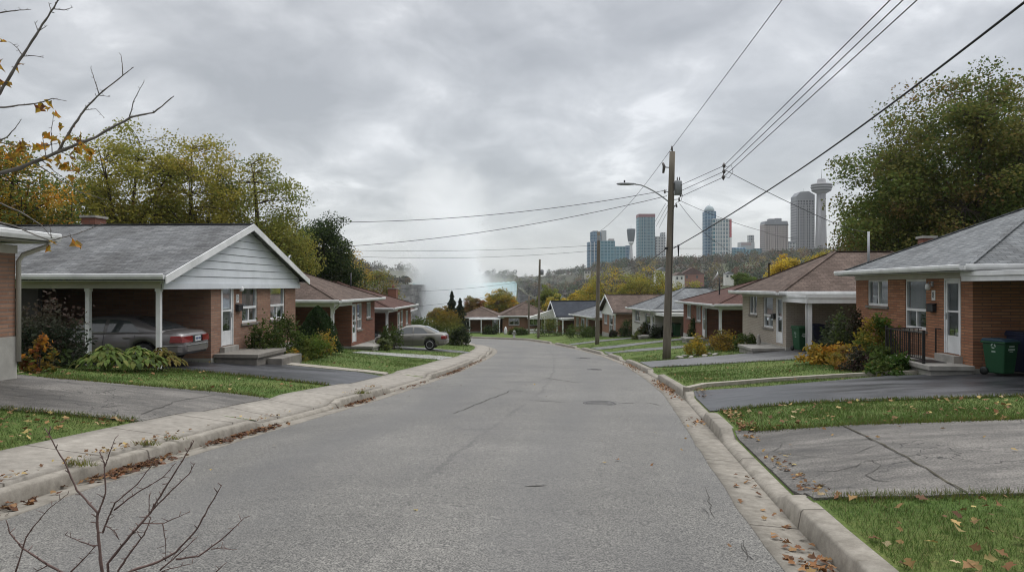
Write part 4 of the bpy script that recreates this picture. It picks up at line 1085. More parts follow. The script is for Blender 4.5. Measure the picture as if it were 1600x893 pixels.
# river above the brink
def m_river():
    t = NT('river_water'); o = t.coord('Object', (.05, .15, 1)); f = t.noise(o, 1., 6, .6)
    return t.fin(t.mix(t.rng(f, .45, .65), (.16, .25, .26), (.55, .6, .6)), .25, .5)
far_sheet('river', np.linspace(-155, 7.5, 30), np.linspace(0, 1, 24), lambda p, q: q*0, m_river(), 'pale river above the waterfall')
ob = bpy.context.scene.objects['river']; me = ob.data
cc = []
for p in np.linspace(-155, 7.5, 30):
    r0 = np.interp(p, _A, _RIM)
    for q in np.linspace(0, 1, 24):
        d = r0-2+(1330-r0)*q; cc += [p/F*d, d, float(np.interp(p, _A, _RZ))+.5+.0005*(d-r0)]
me.vertices.foreach_set('co', cc); me.update()
far_sheet('water', np.linspace(-260, 420, 20), np.linspace(215, 760, 20), lambda p, d: p*0-57., M_basic('foam_water', (.62, .70, .71), .6, .15, .05), 'foaming pool at the foot of the waterfall')

# ------------------------------------------------------------------ mist over the falls
def m_mist(cx0, cy0):
    m = bpy.data.materials.new('mist_volume'); m.use_nodes = True; t = m.node_tree; t.nodes.clear()
    def n(ty, **k):
        x = t.nodes.new(ty)
        for a_, v in k.items(): setattr(x, a_, v)
        return x
    def mt(op, a_, b_=0., clamp=False):
        x = n('ShaderNodeMath', operation=op); x.use_clamp = clamp
        for i, v in enumerate((a_, b_)):
            if isinstance(v, (int, float)): x.inputs[i].default_value = v
            else: t.links.new(v, x.inputs[i])
        return x.outputs[0]
    def rg(v, a_, b_, c_, d_):
        x = n('ShaderNodeMapRange', interpolation_type='SMOOTHSTEP'); t.links.new(v, x.inputs[0])
        for i, q in enumerate((a_, b_, c_, d_)): x.inputs[i+1].default_value = q
        return x.outputs[0]
    out = n('ShaderNodeOutputMaterial'); pv = n('ShaderNodeVolumePrincipled')
    geo = n('ShaderNodeNewGeometry')
    nz = n('ShaderNodeTexNoise'); t.links.new(geo.outputs['Position'], nz.inputs['Vector'])
    nz.inputs['Scale'].default_value = .026; nz.inputs['Detail'].default_value = 7; nz.inputs['Roughness'].default_value = .6
    sp = n('ShaderNodeSeparateXYZ'); t.links.new(geo.outputs['Position'], sp.inputs[0])
    X, Y, Zc = sp.outputs
    wob = mt('MULTIPLY', mt('SUBTRACT', nz.outputs[0], .5), 2.5)
    dx = mt('SUBTRACT', X, cx0); dy = mt('SUBTRACT', Y, cy0)
    # column: radius grows with height, rounded head
    rad = mt('ADD', 33., mt('MULTIPLY', mt('MAXIMUM', Zc, 0.), .17))
    r = mt('DIVIDE', mt('SQRT', mt('ADD', mt('MULTIPLY', dx, dx), mt('MULTIPLY', mt('MULTIPLY', dy, dy), .55))), rad)
    hd = mt('DIVIDE', mt('MAXIMUM', mt('SUBTRACT', Zc, 66.), 0.), 42.)
    rr = mt('ADD', mt('SQRT', mt('ADD', mt('MULTIPLY', r, r), mt('MULTIPLY', hd, hd))), wob)
    col = mt('MULTIPLY', rg(rr, .25, 1.05, 1., 0.), rg(Zc, 0., 105., .07, .019))
    # low spreading mist at the foot
    dx2 = mt('DIVIDE', mt('ADD', dx, 4.), 84.); dz2 = mt('DIVIDE', mt('SUBTRACT', Zc, -20.), 44.); dy2 = mt('DIVIDE', dy, 75.)
    r2 = mt('ADD', mt('SQRT', mt('ADD', mt('ADD', mt('MULTIPLY', dx2, dx2), mt('MULTIPLY', dz2, dz2)), mt('MULTIPLY', dy2, dy2))), mt('MULTIPLY', wob, .6))
    low = mt('MULTIPLY', rg(r2, .3, 1.1, 1., 0.), .015)
    pv.inputs['Color'].default_value = (.995, .998, 1, 1); pv.inputs['Anisotropy'].default_value = .1
    t.links.new(mt('ADD', col, low), pv.inputs['Density']); t.links.new(pv.outputs[0], out.inputs['Volume'])
    return m
MX, MY = -106/F*655, 655.
g = MB(); g.lathe([(6, -56), (118, -50), (122, 10), (100, 30), (78, 52), (74, 112), (55, 132), (8, 140)], (MX+6, MY, 0), 28)
o = g.build('mist', m_mist(MX, MY)); tag(o, 'white plume of mist rising from the waterfall', 'mist', None, 'stuff')

# ------------------------------------------------------------------ far woods
def leaf_quads(P, size, rng, flat=.0, aspect=.55):
    """diamond leaves at P (n,3) with per-leaf size; returns verts (4n,3)"""
    n = len(P); d = rng.normal(size=(n, 3)); d[:, 2] *= .7*(1-flat); d /= np.linalg.norm(d, axis=1)[:, None]
    e_ = rng.normal(size=(n, 3)); e_[:, 2] *= 1-flat*.9; e_ -= d*(d*e_).sum(1)[:, None]; e_ /= np.linalg.norm(e_, axis=1)[:, None]
    s = np.broadcast_to(np.asarray(size, dtype=float), (n,))[:, None]
    return np.stack([P-d*s*.5, P+e_*s*aspect*.5, P+d*s*.5, P-e_*s*aspect*.5], 1).reshape(-1, 3)
def pick(pal, n, rng, jit=.22):
    c = np.array([p[0] for p in pal]); w = np.array([p[1] for p in pal], dtype=float); w /= w.sum()
    out = c[rng.choice(len(c), n, p=w)]; return out*(1+rng.uniform(-jit, jit, (n, 1)))*(1+rng.uniform(-.06, .06, (n, 3)))
GREY_WOOD = ((.085, .075, .055), 2.6); BROWN_WOOD = ((.115, .082, .046), 3); GREEN_WOOD = ((.060, .078, .032), 3.4); RUST_WOOD = ((.14, .075, .042), 1.5); YELL_WOOD = ((.20, .155, .040), .9); DARK_WOOD = ((.034, .044, .028), 2.)
V = []; C = []
def wood_tree(px, d, h, w, col, z=None, n=90):
    z0 = float(far_h(np.array(px), np.array(d))) if z is None else z
    c = np.array([px/F*d, d, z0]); u = RNG.normal(size=(n, 3)); u /= np.linalg.norm(u, axis=1)[:, None]
    r = RNG.uniform(.45, 1.02, (n, 1)); P = c+u*r*np.array([w, w, h*.5])+np.array([0, 0, h*.52])
    V.append(leaf_quads(P, RNG.uniform(.3, .55, n)*w*.7, RNG, aspect=.9)); k = np.array(col)*(1+RNG.uniform(-.14, .14, (n, 1))); C.append(k)
pal = [GREY_WOOD, BROWN_WOOD, GREEN_WOOD, RUST_WOOD, YELL_WOOD, DARK_WOOD]
def far_row(p0, p1, n, d0, d1, pal_, hs=(9, 14)):
    for px in RNG.uniform(p0, p1, n):
        d = RNG.uniform(d0, d1); wood_tree(px, d, RNG.uniform(*hs), RNG.uniform(3.6, 6.), pick(pal_, 1, RNG, .15)[0])
far_row(-700, -160, 170, 1000, 1300, [GREY_WOOD, GREEN_WOOD, DARK_WOOD])          # far left skyline
far_row(-260, 120, 140, 1330, 1420, [GREY_WOOD, GREEN_WOOD, DARK_WOOD])         # beyond the river
far_row(8, 620, 320, 860, 1010, pal); far_row(60, 620, 260, 700, 880, pal); far_row(90, 620, 170, 560, 720, pal)
far_row(140, 620, 130, 470, 580, [GREEN_WOOD, DARK_WOOD, RUST_WOOD, BROWN_WOOD])
far_row(8, 330, 260, 980, 1500, [GREY_WOOD, GREEN_WOOD, BROWN_WOOD, DARK_WOOD]); far_row(20, 210, 90, 530, 690, [GREY_WOOD, ((.075, .07, .07), 3)], (3, 7))
far_row(620, 1400, 160, 500, 1000, pal)
[wood_tree(px, np.interp(px, _A, _RIM)+RNG.uniform(2, 60), RNG.uniform(3.5, 6.5), RNG.uniform(3, 5), pick([GREEN_WOOD, GREY_WOOD, DARK_WOOD, BROWN_WOOD], 1, RNG, .15)[0]) for px in RNG.uniform(-420, -161, 170)]; far_row(-420, -225, 110, 400, 560, [GREEN_WOOD, GREY_WOOD, BROWN_WOOD], (7, 12))
far_row(-900, -420, 140, 360, 900, pal)
V = np.concatenate(V); C = np.concatenate(C)
o = raw_mesh('distant_wood', V, np.arange(len(V)), 4, FARLEAF, None, C); tag(o, 'hazy autumn woods covering the far bank below the towers', 'woods', None, 'stuff')
# houses scattered on the far slope
def slope_house(px, py, d, w, h, wall, roofm, label):
    p = at(px, py, d); r = thing('slope_house', label, 'house', (p.x, p.y, p.z), RNG.uniform(-.3, .3), 'small houses among the trees on the far slope')
    m = MB(); m.box(-w/2, w/2, 0, w*.7, -4, h); m.build('wall', wall, r)
    m = MB(); m.prism([(-w/2-.4, -.4, h), (w/2+.4, -.4, h), (0, -.4, h+w*.3)], (0, w*.7+.8, 0)); m.build('roof', roofm, r)
    for q in (-.25, .2):
        m = MB(); m.box(q*w-.6, q*w+.6, -.06, -.01, h*.3, h*.75); m.build('window', DARKROOM, r)
slope_house(1062, 439, 440, 6.5, 3.4, CREAM, SH_BROWN, 'cream house with a steep roof on the far slope just right of the main pole')
slope_house(1082, 437, 452, 14, 3.4, BRICK_RED, SH_RED, 'wide red brick house on the far slope right of the main pole')
slope_house(1036, 436, 470, 9, 5, CREAM, SH_GREY, 'small cream house on the far slope left of the main pole')
slope_house(918, 428, 600, 5, 2.5, CREAM, SH_GREY, 'small white house on the far slope left of the second pole')
slope_house(1140, 435, 430, 5, 2.6, CREAM, SH_GREY, 'white house on the far slope above the reddish roof')
# a green clearing on the slope
m = MB(); q = [at(895, 436, 560), at(985, 437, 540), at(985, 432, 590), at(900, 431, 610)]
rows = [[(p.x, p.y, float(far_h(np.array(p.x/p.y*F), np.array(p.y)))+1.2) for p in (q[0].lerp(q[1], i/8), q[3].lerp(q[2], i/8))] for i in range(9)]
strip('clearing', rows, M_basic('far_lawn', (.09, .14, .06), .9, .2, .05), label='pale green clearing on the far slope')

# ------------------------------------------------------------------ the towers
def m_tower(name, wall, glass, bw, bh, ms, rough=.35, vert=None):
    t = NT(name); uv = t.coord('UV'); b = t.n('ShaderNodeTexBrick'); b.offset = 0; t.l(uv, b.inputs['Vector']); b.inputs['Scale'].default_value = 1
    for k, q in (('Brick Width', bw), ('Row Height', bh), ('Mortar Size', ms), ('Mortar Smooth', .1), ('Bias', 0.)): b.inputs[k].default_value = q
    b.inputs['Color1'].default_value = c4(glass); b.inputs['Color2'].default_value = c4(sc(glass, 1.5)); b.inputs['Mortar'].default_value = c4(wall)
    return t.fin(b.outputs[0], rough, .2)
DT = 1200.
def tw(px): return (px-800)/F*DT
def th(py): return (HZ-py)/F*DT
def tower(name, label, px0, px1, depth, m, pytop, cat='tower', d=DT, body='facade', base=18., rz=0):
    k = d/DT; x0, x1 = tw(px0)*k, tw(px1)*k
    r = thing(name, label, cat, ((x0+x1)/2, d, base), rz); w = (x1-x0)/2
    g = MB(); g.box(-w, w, 0, depth, -14, th(pytop)*k-base); g.build(body, m, r); return r, w, th(pytop)*k-base
GL_TEAL = m_tower('teal_curtain_wall', (.17, .30, .35), (.016, .105, .145), 5.4, 5., .65, .5)
GL_BLUE = m_tower('blue_curtain_wall', (.19, .28, .35), (.014, .075, .14), 5., 5., .6, .5)
GL_GREY = m_tower('grey_facade', (.42, .43, .43), (.07, .085, .10), 4.6, 4.4, 1.0, .4)
TANW = m_tower('tan_facade', (.40, .34, .315), (.05, .043, .045), 4.4, 3.4, .7, .6)
WHITEGRID = m_tower('white_grid_facade', (.50, .53, .53), (.012, .105, .135), 5.2, 6.4, .95, .55)
TAN = M_basic('tan_concrete', (.38, .33, .31), .7, .08, .05); ROOFGREY = M_basic('roof_plant', (.2, .21, .23), .7, .1, .05)
REDP = M_basic('red_panels', (.46, .075, .085), .5, .08, .1); MAROON = M_basic('maroon_crown', (.22, .085, .09), .5, .1, .1); PINK = M_basic('pink_render', (.40, .30, .29), .7, .08, .05)
def fins(r, w, z0, z1, n, m, wd=.7, name='fin'):
    for i in range(n):
        x = -w+2*w*(i+.5)/n; g = MB(); g.box(x-wd/2, x+wd/2, -.9, -.02, z0, z1); g.build(name, m, r)
def block(r, x0, x1, y0, y1, z0, z1, m, name): g = MB(); g.box(x0, x1, y0, y1, z0, z1); return g.build(name, m, r)
# cluster at the left
r, w, h = tower('hotel_tower', 'dark glass hotel slab with white edge, left end of the skyline', 919, 938, 22, GL_BLUE, 378); fins(r, w, -10, h+.5, 3, WHITE, .9)
r, w, h = tower('hotel_tower', 'taller grey blue tower with pale twin shaft behind the glass slabs', 923.5, 939, 18, GL_BLUE, 362, d=1260)
block(r, w+1.2, w+9.5, 1, 14, -14, h+2.5, M_basic('pale_shaft', (.40, .40, .40), .6, .06, .05), 'shaft'); block(r, -w*.6, w*.5, 3, 12, h+.1, h+2, ROOFGREY, 'roof_plant')
r, w, h = tower('hotel_block', 'wide teal glass hotel with a curved pale corner', 937, 961, 26, GL_TEAL, 376); g = MB(); g.lathe([(2.2, -14), (2.2, h)], (-w-.5, 1.8, 0), 12); g.build('corner_pier', WHITE, r)
block(r, w*.25, w*.95, 5, 20, h+.05, h+3.6, TAN, 'penthouse')
r, w, h = tower('hotel_block', 'lower blue glass hotel block at the right of the teal one', 961.5, 984.5, 22, GL_TEAL, 384.5); block(r, w*.35, w, -1.2, -.02, -14, h+1., GL_BLUE, 'stair_shaft')
# observation drum on a stem
p = (tw(986), DT, 18.); r = thing('observation_tower', 'slim observation tower with a dark flared drum on a thin stem', 'tower', p)
g = MB(); g.lathe([(2.0, -14), (1.7, th(374)-18)], (0, 0, 0), 12); g.build('stem', M_basic('stem_white', (.45, .45, .46), .6, .05), r)
g = MB(); g.lathe([(4.6, th(377)-18), (5.4, th(374.5)-18), (7.1, th(359.5)-18), (6.6, th(357.5)-18), (2., th(357)-18)], (0, 0, 0), 20); g.build('drum', m_tower('drum_glass', (.10, .12, .13), (.035, .05, .06), 2.4, 14, .35), r)
g = MB(); g.lathe([(2.6, th(382)-18), (5.2, th(377.6)-18)], (0, 0, 0), 16); g.build('drum_collar', WHITE, r)
g = MB(); g.tube([(0, 0, th(357)-18), (0, 0, th(352)-18)], .25, 5); g.build('mast', GALV, r)
for a_ in range(4):
    g = MB(); c, s = math.cos(a_*1.571+.7), math.sin(a_*1.571+.7); g.bar((c*6, s*6, -14), (c*2.2, s*2.2, th(381)-18), .5); g.build('strut', WHITE, r)
r, w, h = tower('hotel_tower', 'teal glass tower with a maroon crown left of the main pole', 998, 1023.5, 24, GL_TEAL, 339); block(r, -w-.3, w+.3, -.3, 24.3, h+.02, th(334)-18, MAROON, 'crown'); fins(r, w, -10, h, 8, M_basic('pale_mullion', (.34, .37, .38), .5, .05), .55)
block(r, -w-.2, w+.2, -.4, -.03, -14, 12, TAN, 'podium_band')
r, w, h = tower('apartment_block', 'pale stepped grey block beside the main pole', 1025, 1040, 20, GL_GREY, 369); block(r, 2, w+.0, 2, 18, h+.02, th(363)-18, GL_GREY, 'upper_step')
r, w, h = tower('hotel_tower', 'slim blue glass tower topped by a pale dome', 1102, 1119, 18, GL_BLUE, 330)
g = MB(); g.lathe([(8.6, h+.05), (8.0, h+3.5), (6., h+7.5), (3., h+10), (.4, h+11)], (0, 8.9, 0), 18); g.build('dome', M_basic('pale_dome', (.28, .34, .36), .4, .06), r)
g = MB(); g.tube([(0, 8.9, h+10.8), (0, 8.9, h+13.)], .2, 5); g.build('mast', GALV, r)
r, w, h = tower('hotel_tower', 'white gridded glass tower with a tall red panel on its right edge', 1114, 1143, 22, WHITEGRID, 341.5, d=1192); fins(r, w*.76, -10, h+.4, 9, WHITE, .75)
block(r, w*.78, w*1.0, -.9, -.03, th(371)-18, h-1.5, REDP, 'red_panel'); block(r, w*.78, w*1.0, -.9, -.03, -14, th(371.3)-18, WHITE, 'white_panel'); block(r, -w*.9, w*.95, -2.2, -.95, -14, 1.5, GL_TEAL, 'glass_podium')
block(r, -w*1.5, w*1.5, -5, -2.3, -14, -3., TAN, 'podium')
r, w, h = tower('casino_hall', 'low teal glass hall with a curved roof between the towers', 1144, 1178, 30, GL_TEAL, 389); g = MB(); g.lathe([(2.9, -w), (2.9, w*.3)], (0, 6, h), 14, 'x'); g.build('curved_roof', GL_BLUE, r)
r, w, h = tower('hotel_block', 'small pink and white block with a raised stair shaft', 1158, 1179, 20, M_basic('white_block', (.46, .46, .46), .6, .05, .05), 378, d=1225); block(r, -w-.1, w*.5, -.5, -.02, h-5.5, h-1., PINK, 'pink_band'); block(r, w*.25, w, 2, 12, h+.05, th(367)*1225/1200-18, GL_GREY, 'stair_shaft')
r, w, h = tower('casino_hall', 'very low teal glass pavilion left of the tan hotel', 1180, 1194, 24, GL_TEAL, 388, d=1215)
r, w, h = tower('hotel_tower', 'broad tan hotel with rooftop plant boxes', 1195, 1231.5, 24, TANW, 350); fins(r, w, -10, h-2.5, 11, TAN, .9)
block(r, -w-.2, w+.2, -.95, -.05, h-1.6, h-.2, DARKROOM, 'dark_band'); g = MB(); g.prism([(-w, -.2, h+.02), (w, -.2, h+.02), (w*.93, -.2, h+5.), (-w*.93, -.2, h+5.)], (0, 24, 0)); g.build('mansard', ROOFGREY, r)
block(r, -w*.55, -w*.15, 3, 14, h+5.1, h+9., ROOFGREY, 'plant_box'); block(r, w*.0, w*.5, 3, 14, h+5.1, h+9.8, ROOFGREY, 'plant_box')
r, w, h = tower('link_block', 'low grey link block between the two tan hotels', 1232, 1244, 20, GL_GREY, 377); block(r, -w, w, -.6, -.03, h-2.5, h, ROOFGREY, 'roof_band')
r, w, h = tower('hotel_tower', 'tall grey hotel with a sloped mansard top beside the needle tower', 1244.5, 1273, 26, m_tower('tall_grey_facade', (.27, .27, .285), (.022, .025, .034), 4.6, 4.4, .8, .45), 312, d=1215); fins(r, w, -10, h-8, 10, M_basic('grey_fin', (.30, .30, .31), .6, .05), .8)
g = MB(); g.prism([(-w, -.2, h+.02), (w, -.2, h+.02), (w, -.2, h+8.), (w*.35, -.2, h+14), (-w*.6, -.2, h+13), (-w, -.2, h+6)], (0, 25, 0)); g.build('mansard', ROOFGREY, r)
g = MB(); g.tube([(-w*.0, 10, h+13), (0, 10, h+20)], .25, 5); g.build('mast', GALV, r)
# the needle tower with the round pod
p = (tw(1279.5), 1190., 18.); k = 1190/DT; T = lambda py: th(py)*k-18
r = thing('needle_tower', 'tall concrete needle tower with a round layered pod and mast', 'tower', p)
NC = M_basic('needle_concrete', (.27, .265, .275), .7, .08, .05)
g = MB()
for s in range(3):
    a_ = s*2.094+.5; c, s_ = math.cos(a_), math.sin(a_)
    vs = []
    for q in range(9):
        t = q/8; z = -16+(T(300)+16)*t; rr_ = 10.5-3.6*t+2.5*(1-t)**3; ww = 4.2-.9*t
        vs += [(c*1.2-s_*ww, s_*1.2+c*ww, z), (c*rr_-s_*ww*.75, s_*rr_+c*ww*.75, z), (c*rr_+s_*ww*.75, s_*rr_-c*ww*.75, z), (c*1.2+s_*ww, s_*1.2-c*ww, z)]
    fs = [(i*4+j, i*4+(j+1) % 4, (i+1)*4+(j+1) % 4, (i+1)*4+j) for i in range(8) for j in range(4)]
    g.add(vs, fs+[(3, 2, 1, 0), (32, 33, 34, 35)])
g.lathe([(7.4, -16), (5., T(300))], (0, 0, 0), 14); g.build('shaft', NC, r)
g = MB(); g.lathe([(6.4, T(303)), (9.5, T(301)), (13.5, T(299)), (15.2, T(296.5)), (15.2, T(295.4)), (14.6, T(295.2)), (16.6, T(292.6)), (16.6, T(291.6)), (15.4, T(291.3)), (16., T(288.8)), (15.4, T(287.6)), (9, T(286.4)), (7., T(286.2)), (6.4, T(281)), (5.2, T(279.4)), (.5, T(279))], (0, 0, 0), 28); po = g.build('pod', NC, r)
for py in (297.9, 293.9, 290.0):
    pr_ = lambda v: float(np.interp(v, [287.6, 288.8, 291.3, 291.6, 292.6, 295.2, 295.4, 296.5, 299, 301], [15.4, 16, 15.4, 16.6, 16.6, 14.6, 15.2, 15.2, 13.5, 9.5]))+.3
    g = MB(); g.lathe([(pr_(py+.95), T(py+.95)), (pr_(py-.95), T(py-.95))], (0, 0, 0), 28); g.build('window_band', DARKROOM, po)
g = MB(); g.tube([(0, 0, T(279)), (0, 0, T(272)), (0, 0, T(264))], [.5, .35, .15], 6); g.build('mast', GALV, r)
# ================================================================== trees and shrubs
def bez(p, q, r_, n):
    return [p*(1-t)**2+q*2*t*(1-t)+r_*t*t for t in [i/n for i in range(n+1)]]
LUM = 1.4
DENS, LSZ, NCL, SPR = 1.75, .66, 1.9, 1.04
def make_tree(name, label, x, y, H, tr, ell, ncl, per, ls, pal, seed, group=None, cat='tree', limbs=9, fork=.28, spread=.55, z=None, thin=None, twig=.012, bark=None, branch_name='trunk', shell=.45, lean=(0, 0)):
    """ell: ellipsoids (cx,cy,cz,rx,ry,rz) from the base; crown = leaf clumps spread through them, each joined to the wood"""
    rng = np.random.default_rng(seed); rnd = random.Random(seed)
    z = gz(x, y) if z is None else z
    r = thing(name, label, cat, (x, y, z), 0, group)
    ncl = int(ncl*NCL); spread *= SPR
    E = np.array(ell, dtype=float); vol = E[:, 3]*E[:, 4]*E[:, 5]; pe = vol/vol.sum()
    def sample(n, lo, hi):
        k = rng.choice(len(E), n, p=pe); u = rng.normal(size=(n, 3)); u /= np.linalg.norm(u, axis=1)[:, None]
        rad = rng.uniform(lo**3, hi**3, (n, 1))**(1/3); return E[k, :3]+u*rad*E[k, 3:]
    cl = sample(ncl, shell, 1.0)
    wav = 1+.13*np.sin(cl[:, 0:1]*1.7+seed)*np.sin(cl[:, 2:3]*1.9+seed*.7)
    cen = (E[:, :3]*pe[:, None]).sum(0); cl = cen+(cl-cen)*wav
    # limbs: spread targets by farthest point choice
    cand = sample(160, .35, .85); ch = [cand[np.argmax(cand[:, 2])]]
    for _ in range(limbs-1):
        d = np.min([np.linalg.norm(cand-c, axis=1) for c in ch], axis=0); ch.append(cand[np.argmax(d)])
    m = MB(); top = Vector((lean[0], lean[1], H*.62)); trunk = bez(Vector((0, 0, -.2)), Vector((lean[0]*.3+rnd.uniform(-.1, .1)*tr*4, lean[1]*.3, H*.3)), top, 7)
    tr *= 1.3; m.tube(trunk, [tr*(1.25 if i == 0 else 1-.68*i/7) for i in range(8)], 8)
    nodes = []
    for c in ch:
        c = Vector(c); hf = min(max(fork+rnd.uniform(0, .3), .12), .75*c.z/H+.05)
        p = trunk[min(7, max(1, int(hf/.62*7)))]
        mid = p.lerp(c, .5)+Vector((rnd.uniform(-.1, .1)*H*.3, rnd.uniform(-.1, .1)*H*.3, H*rnd.uniform(-.02, .10)))
        L = bez(p, mid, c, 7); rr = [max(.014, tr*.5*(1-.87*i/7)) for i in range(8)]
        m.tube(L, rr, 6); nodes += [(q, w) for q, w in zip(L[2:], rr[2:])]
    NP = np.array([n_[0][:] for n_ in nodes])
    for c in cl:
        i = int(np.argmin(np.linalg.norm(NP-c, axis=1)+.0*c[2])); p = nodes[i][0]; c = Vector(c); L = (c-p).length
        mid = p.lerp(c, .5)+Vector((rnd.uniform(-.12, .12), rnd.uniform(-.12, .12), rnd.uniform(0, .16)))*L
        m.tube(bez(p, mid, c, 3), [min(nodes[i][1]*.7, twig*3.2), twig*1.6, twig*1.2, twig*.6], 4, caps=False)
    m.build(branch_name, bark or BARK, r, fix=False, uv=False)
    # leaves
    hue = rng.uniform(0, 1, ncl); P = []; C = []; S = []
    cp = np.array([p_[0] for p_ in pal]); cw = np.array([p_[1] for p_ in pal], float); cw /= cw.sum()
    for i, c in enumerate(cl):
        k = int(per*DENS*rng.uniform(.55, 1.45)); sp = spread*rng.uniform(.7, 1.3)
        if thin is not None: k = int(k*thin(c))
        if k < 1: continue
        u_ = rng.normal(size=(k, 3)); u_ /= np.linalg.norm(u_, axis=1)[:, None]; P.append(c+u_*rng.uniform(0, 1, (k, 1))**.42*np.array([sp, sp, sp*.6])*1.75)
        base = cp[rng.choice(len(cp), p=cw)]; mixc = cp[rng.choice(len(cp), k, p=cw)]
        C.append(LUM*(base*.62+mixc*.38)*(1+rng.uniform(-.25, .25, (k, 1)))); S.append(rng.uniform(.65, 1.3, k)*ls*LSZ)
    P = np.concatenate(P); C = np.concatenate(C); S = np.concatenate(S)
    v = leaf_quads(P, S, rng, aspect=.75, flat=.25)
    raw_mesh('crown', v, np.arange(len(v)), 4, LEAF, r, C)
    return r
G1, G2, G3 = (.085, .118, .028), (.135, .155, .036), (.052, .078, .022)
YG, YO, OR, RU, OL, BR = (.24, .215, .042), (.36, .235, .034), (.42, .175, .022), (.24, .085, .034), (.16, .15, .036), (.16, .10, .04)
YEL = (.42, .32, .040)
TB = 'yellowing trees behind the left hand houses'
def X(px, d): return (px-800)/F*d
def T_top(py, d): return (HZ-py)/F*d
# big trees behind the gabled house
gnd = gz(X(210, 42), 42)
def htree(px, d, pytop): return T_top(pytop, d)-gz(X(px, d), d)
H = htree(195, 42, 197)
make_tree('maple_tree', 'tall loose yellow green tree behind the gabled house, left one of the cluster', X(195, 42), 42, H, .26, [(.3, 0, H*.70, 3.1, 3, H*.30), (-2.4, 0, H*.55, 2.2, 2.2, 2.4), (1.5, 0, H*.48, 2.4, 2.4, 2.2)], 175, 62, .21, [(YG, 4), (G2, 3), (OL, 2), ((.30, .26, .05), 2), (BR, .5)], 21, TB, limbs=12, spread=.50, fork=.2)
H = htree(305, 43, 203)
make_tree('maple_tree', 'tall thinning yellow green tree directly behind the roof ridge of the gabled house', X(305, 43), 43, H, .25, [(0, 0, H*.70, 2.4, 2.6, H*.3), (-.9, 0, H*.45, 2.3, 2.3, 2.2), (1.4, 0, H*.5, 1.9, 2, 2.2)], 165, 56, .20, [(YG, 4), (OL, 2), (G2, 3), ((.30, .26, .05), 2), (YO, .7), (BR, .6)], 22, TB, limbs=12, spread=.48, fork=.15)
H = htree(405, 45, 236)
make_tree('maple_tree', 'leafier green tree with bare tips behind the gable peak', X(402, 45), 45, H, .25, [(.0, 0, H*.66, 2.5, 2.6, H*.33), (1.1, 0, H*.42, 2.4, 2.4, 2.8), (-1.2, 0, H*.40, 2.2, 2.2, 2.4)], 190, 66, .20, [(OL, 3), (G2, 4), (G1, 2), (YG, 2.6)], 23, TB, limbs=11, spread=.5)
H = htree(506, 53, 328)
make_tree('dark_tree', 'dense dark green tree rising behind the brown hip roof', X(506, 53), 53, H, .2, [(0, 0, H*.60, 2.0, 2.0, H*.38), (.8, 0, H*.38, 1.8, 1.8, 2.2)], 170, 70, .20, [((.020, .034, .012), 4), ((.032, .048, .016), 2), (G1, 1)], 24, TB, spread=.42, shell=.3)
H = htree(553, 62, 385)
make_tree('thin_tree', 'thin half bare golden tree beside the dense dark tree', X(549, 60), 60, H, .1, [(0, 0, H*.62, 1.3, 1.3, H*.36)], 60, 20, .16, [(YO, 2), (YG, 2), (BR, 2)], 25, TB, limbs=10, spread=.35)
H = htree(585, 70, 420)
make_tree('thin_tree', 'olive brown tree at the foot of the wooded cliff edge', X(578, 66), 66, H, .12, [(0, 0, H*.6, 2.6, 2., H*.38)], 80, 36, .2, [(OL, 2), (BR, 2), (G1, 2)], 26, TB, limbs=8, spread=.45)
H = htree(20, 26, 205)
make_tree('maple_tree', 'orange and green maple rising behind the brick corner at the frame edge', X(5, 27), 27, H, .25, [(-.4, 0, H*.68, 2.3, 2.5, H*.28), (.9, 0, H*.50, 1.7, 2, 1.6), (-2, 0, H*.6, 2, 2, 2)], 160, 80, .17, [(OR, 2), (YO, 3), (OL, 2), (G1, 3), (G3, 3)], 27, 'autumn trees at the frame edge', limbs=9, spread=.42)
H = htree(110, 46, 330)
make_tree('maple_tree', 'low dark green tree filling the gap behind the brick chimney', X(92, 50), 50, H, .2, [(0, 0, H*.62, 3.0, 3, H*.38)], 120, 60, .22, [(G1, 3), (OL, 2), (G3, 2), (YO, .8)], 28, TB, spread=.5)
# big maple behind the orange brick house
H = htree(1510, 40, 118)
make_tree('maple_tree', 'large broad maple turning olive brown behind the orange brick house', X(1515, 40), 40, H, .42, [(0, 0, H*.64, 5.4, 5, H*.35), (-4.2, -.5, H*.46, 3.2, 3, 3.6), (4.4, 0, H*.6, 4.2, 4, 4.2), (-1.5, -1, H*.36, 4.2, 3.5, 2.9)], 430, 92, .235, [((.095, .10, .026), 3), (G1, 3.5), (G3, 3.5), ((.13, .11, .032), 1.8), (BR, .9), ((.15, .14, .038), .8)], 31, None, limbs=18, spread=.62, fork=.18, shell=.42)
H = htree(1360, 52, 300)
make_tree('maple_tree', 'smaller dark tree low behind the broad maple and the chimney', X(1390, 50), 50, H, .2, [(0, 0, H*.58, 3.2, 3, H*.4)], 120, 70, .24, [(G3, 4), (G1, 2), (OL, 1)], 32, None, spread=.5, shell=.3)
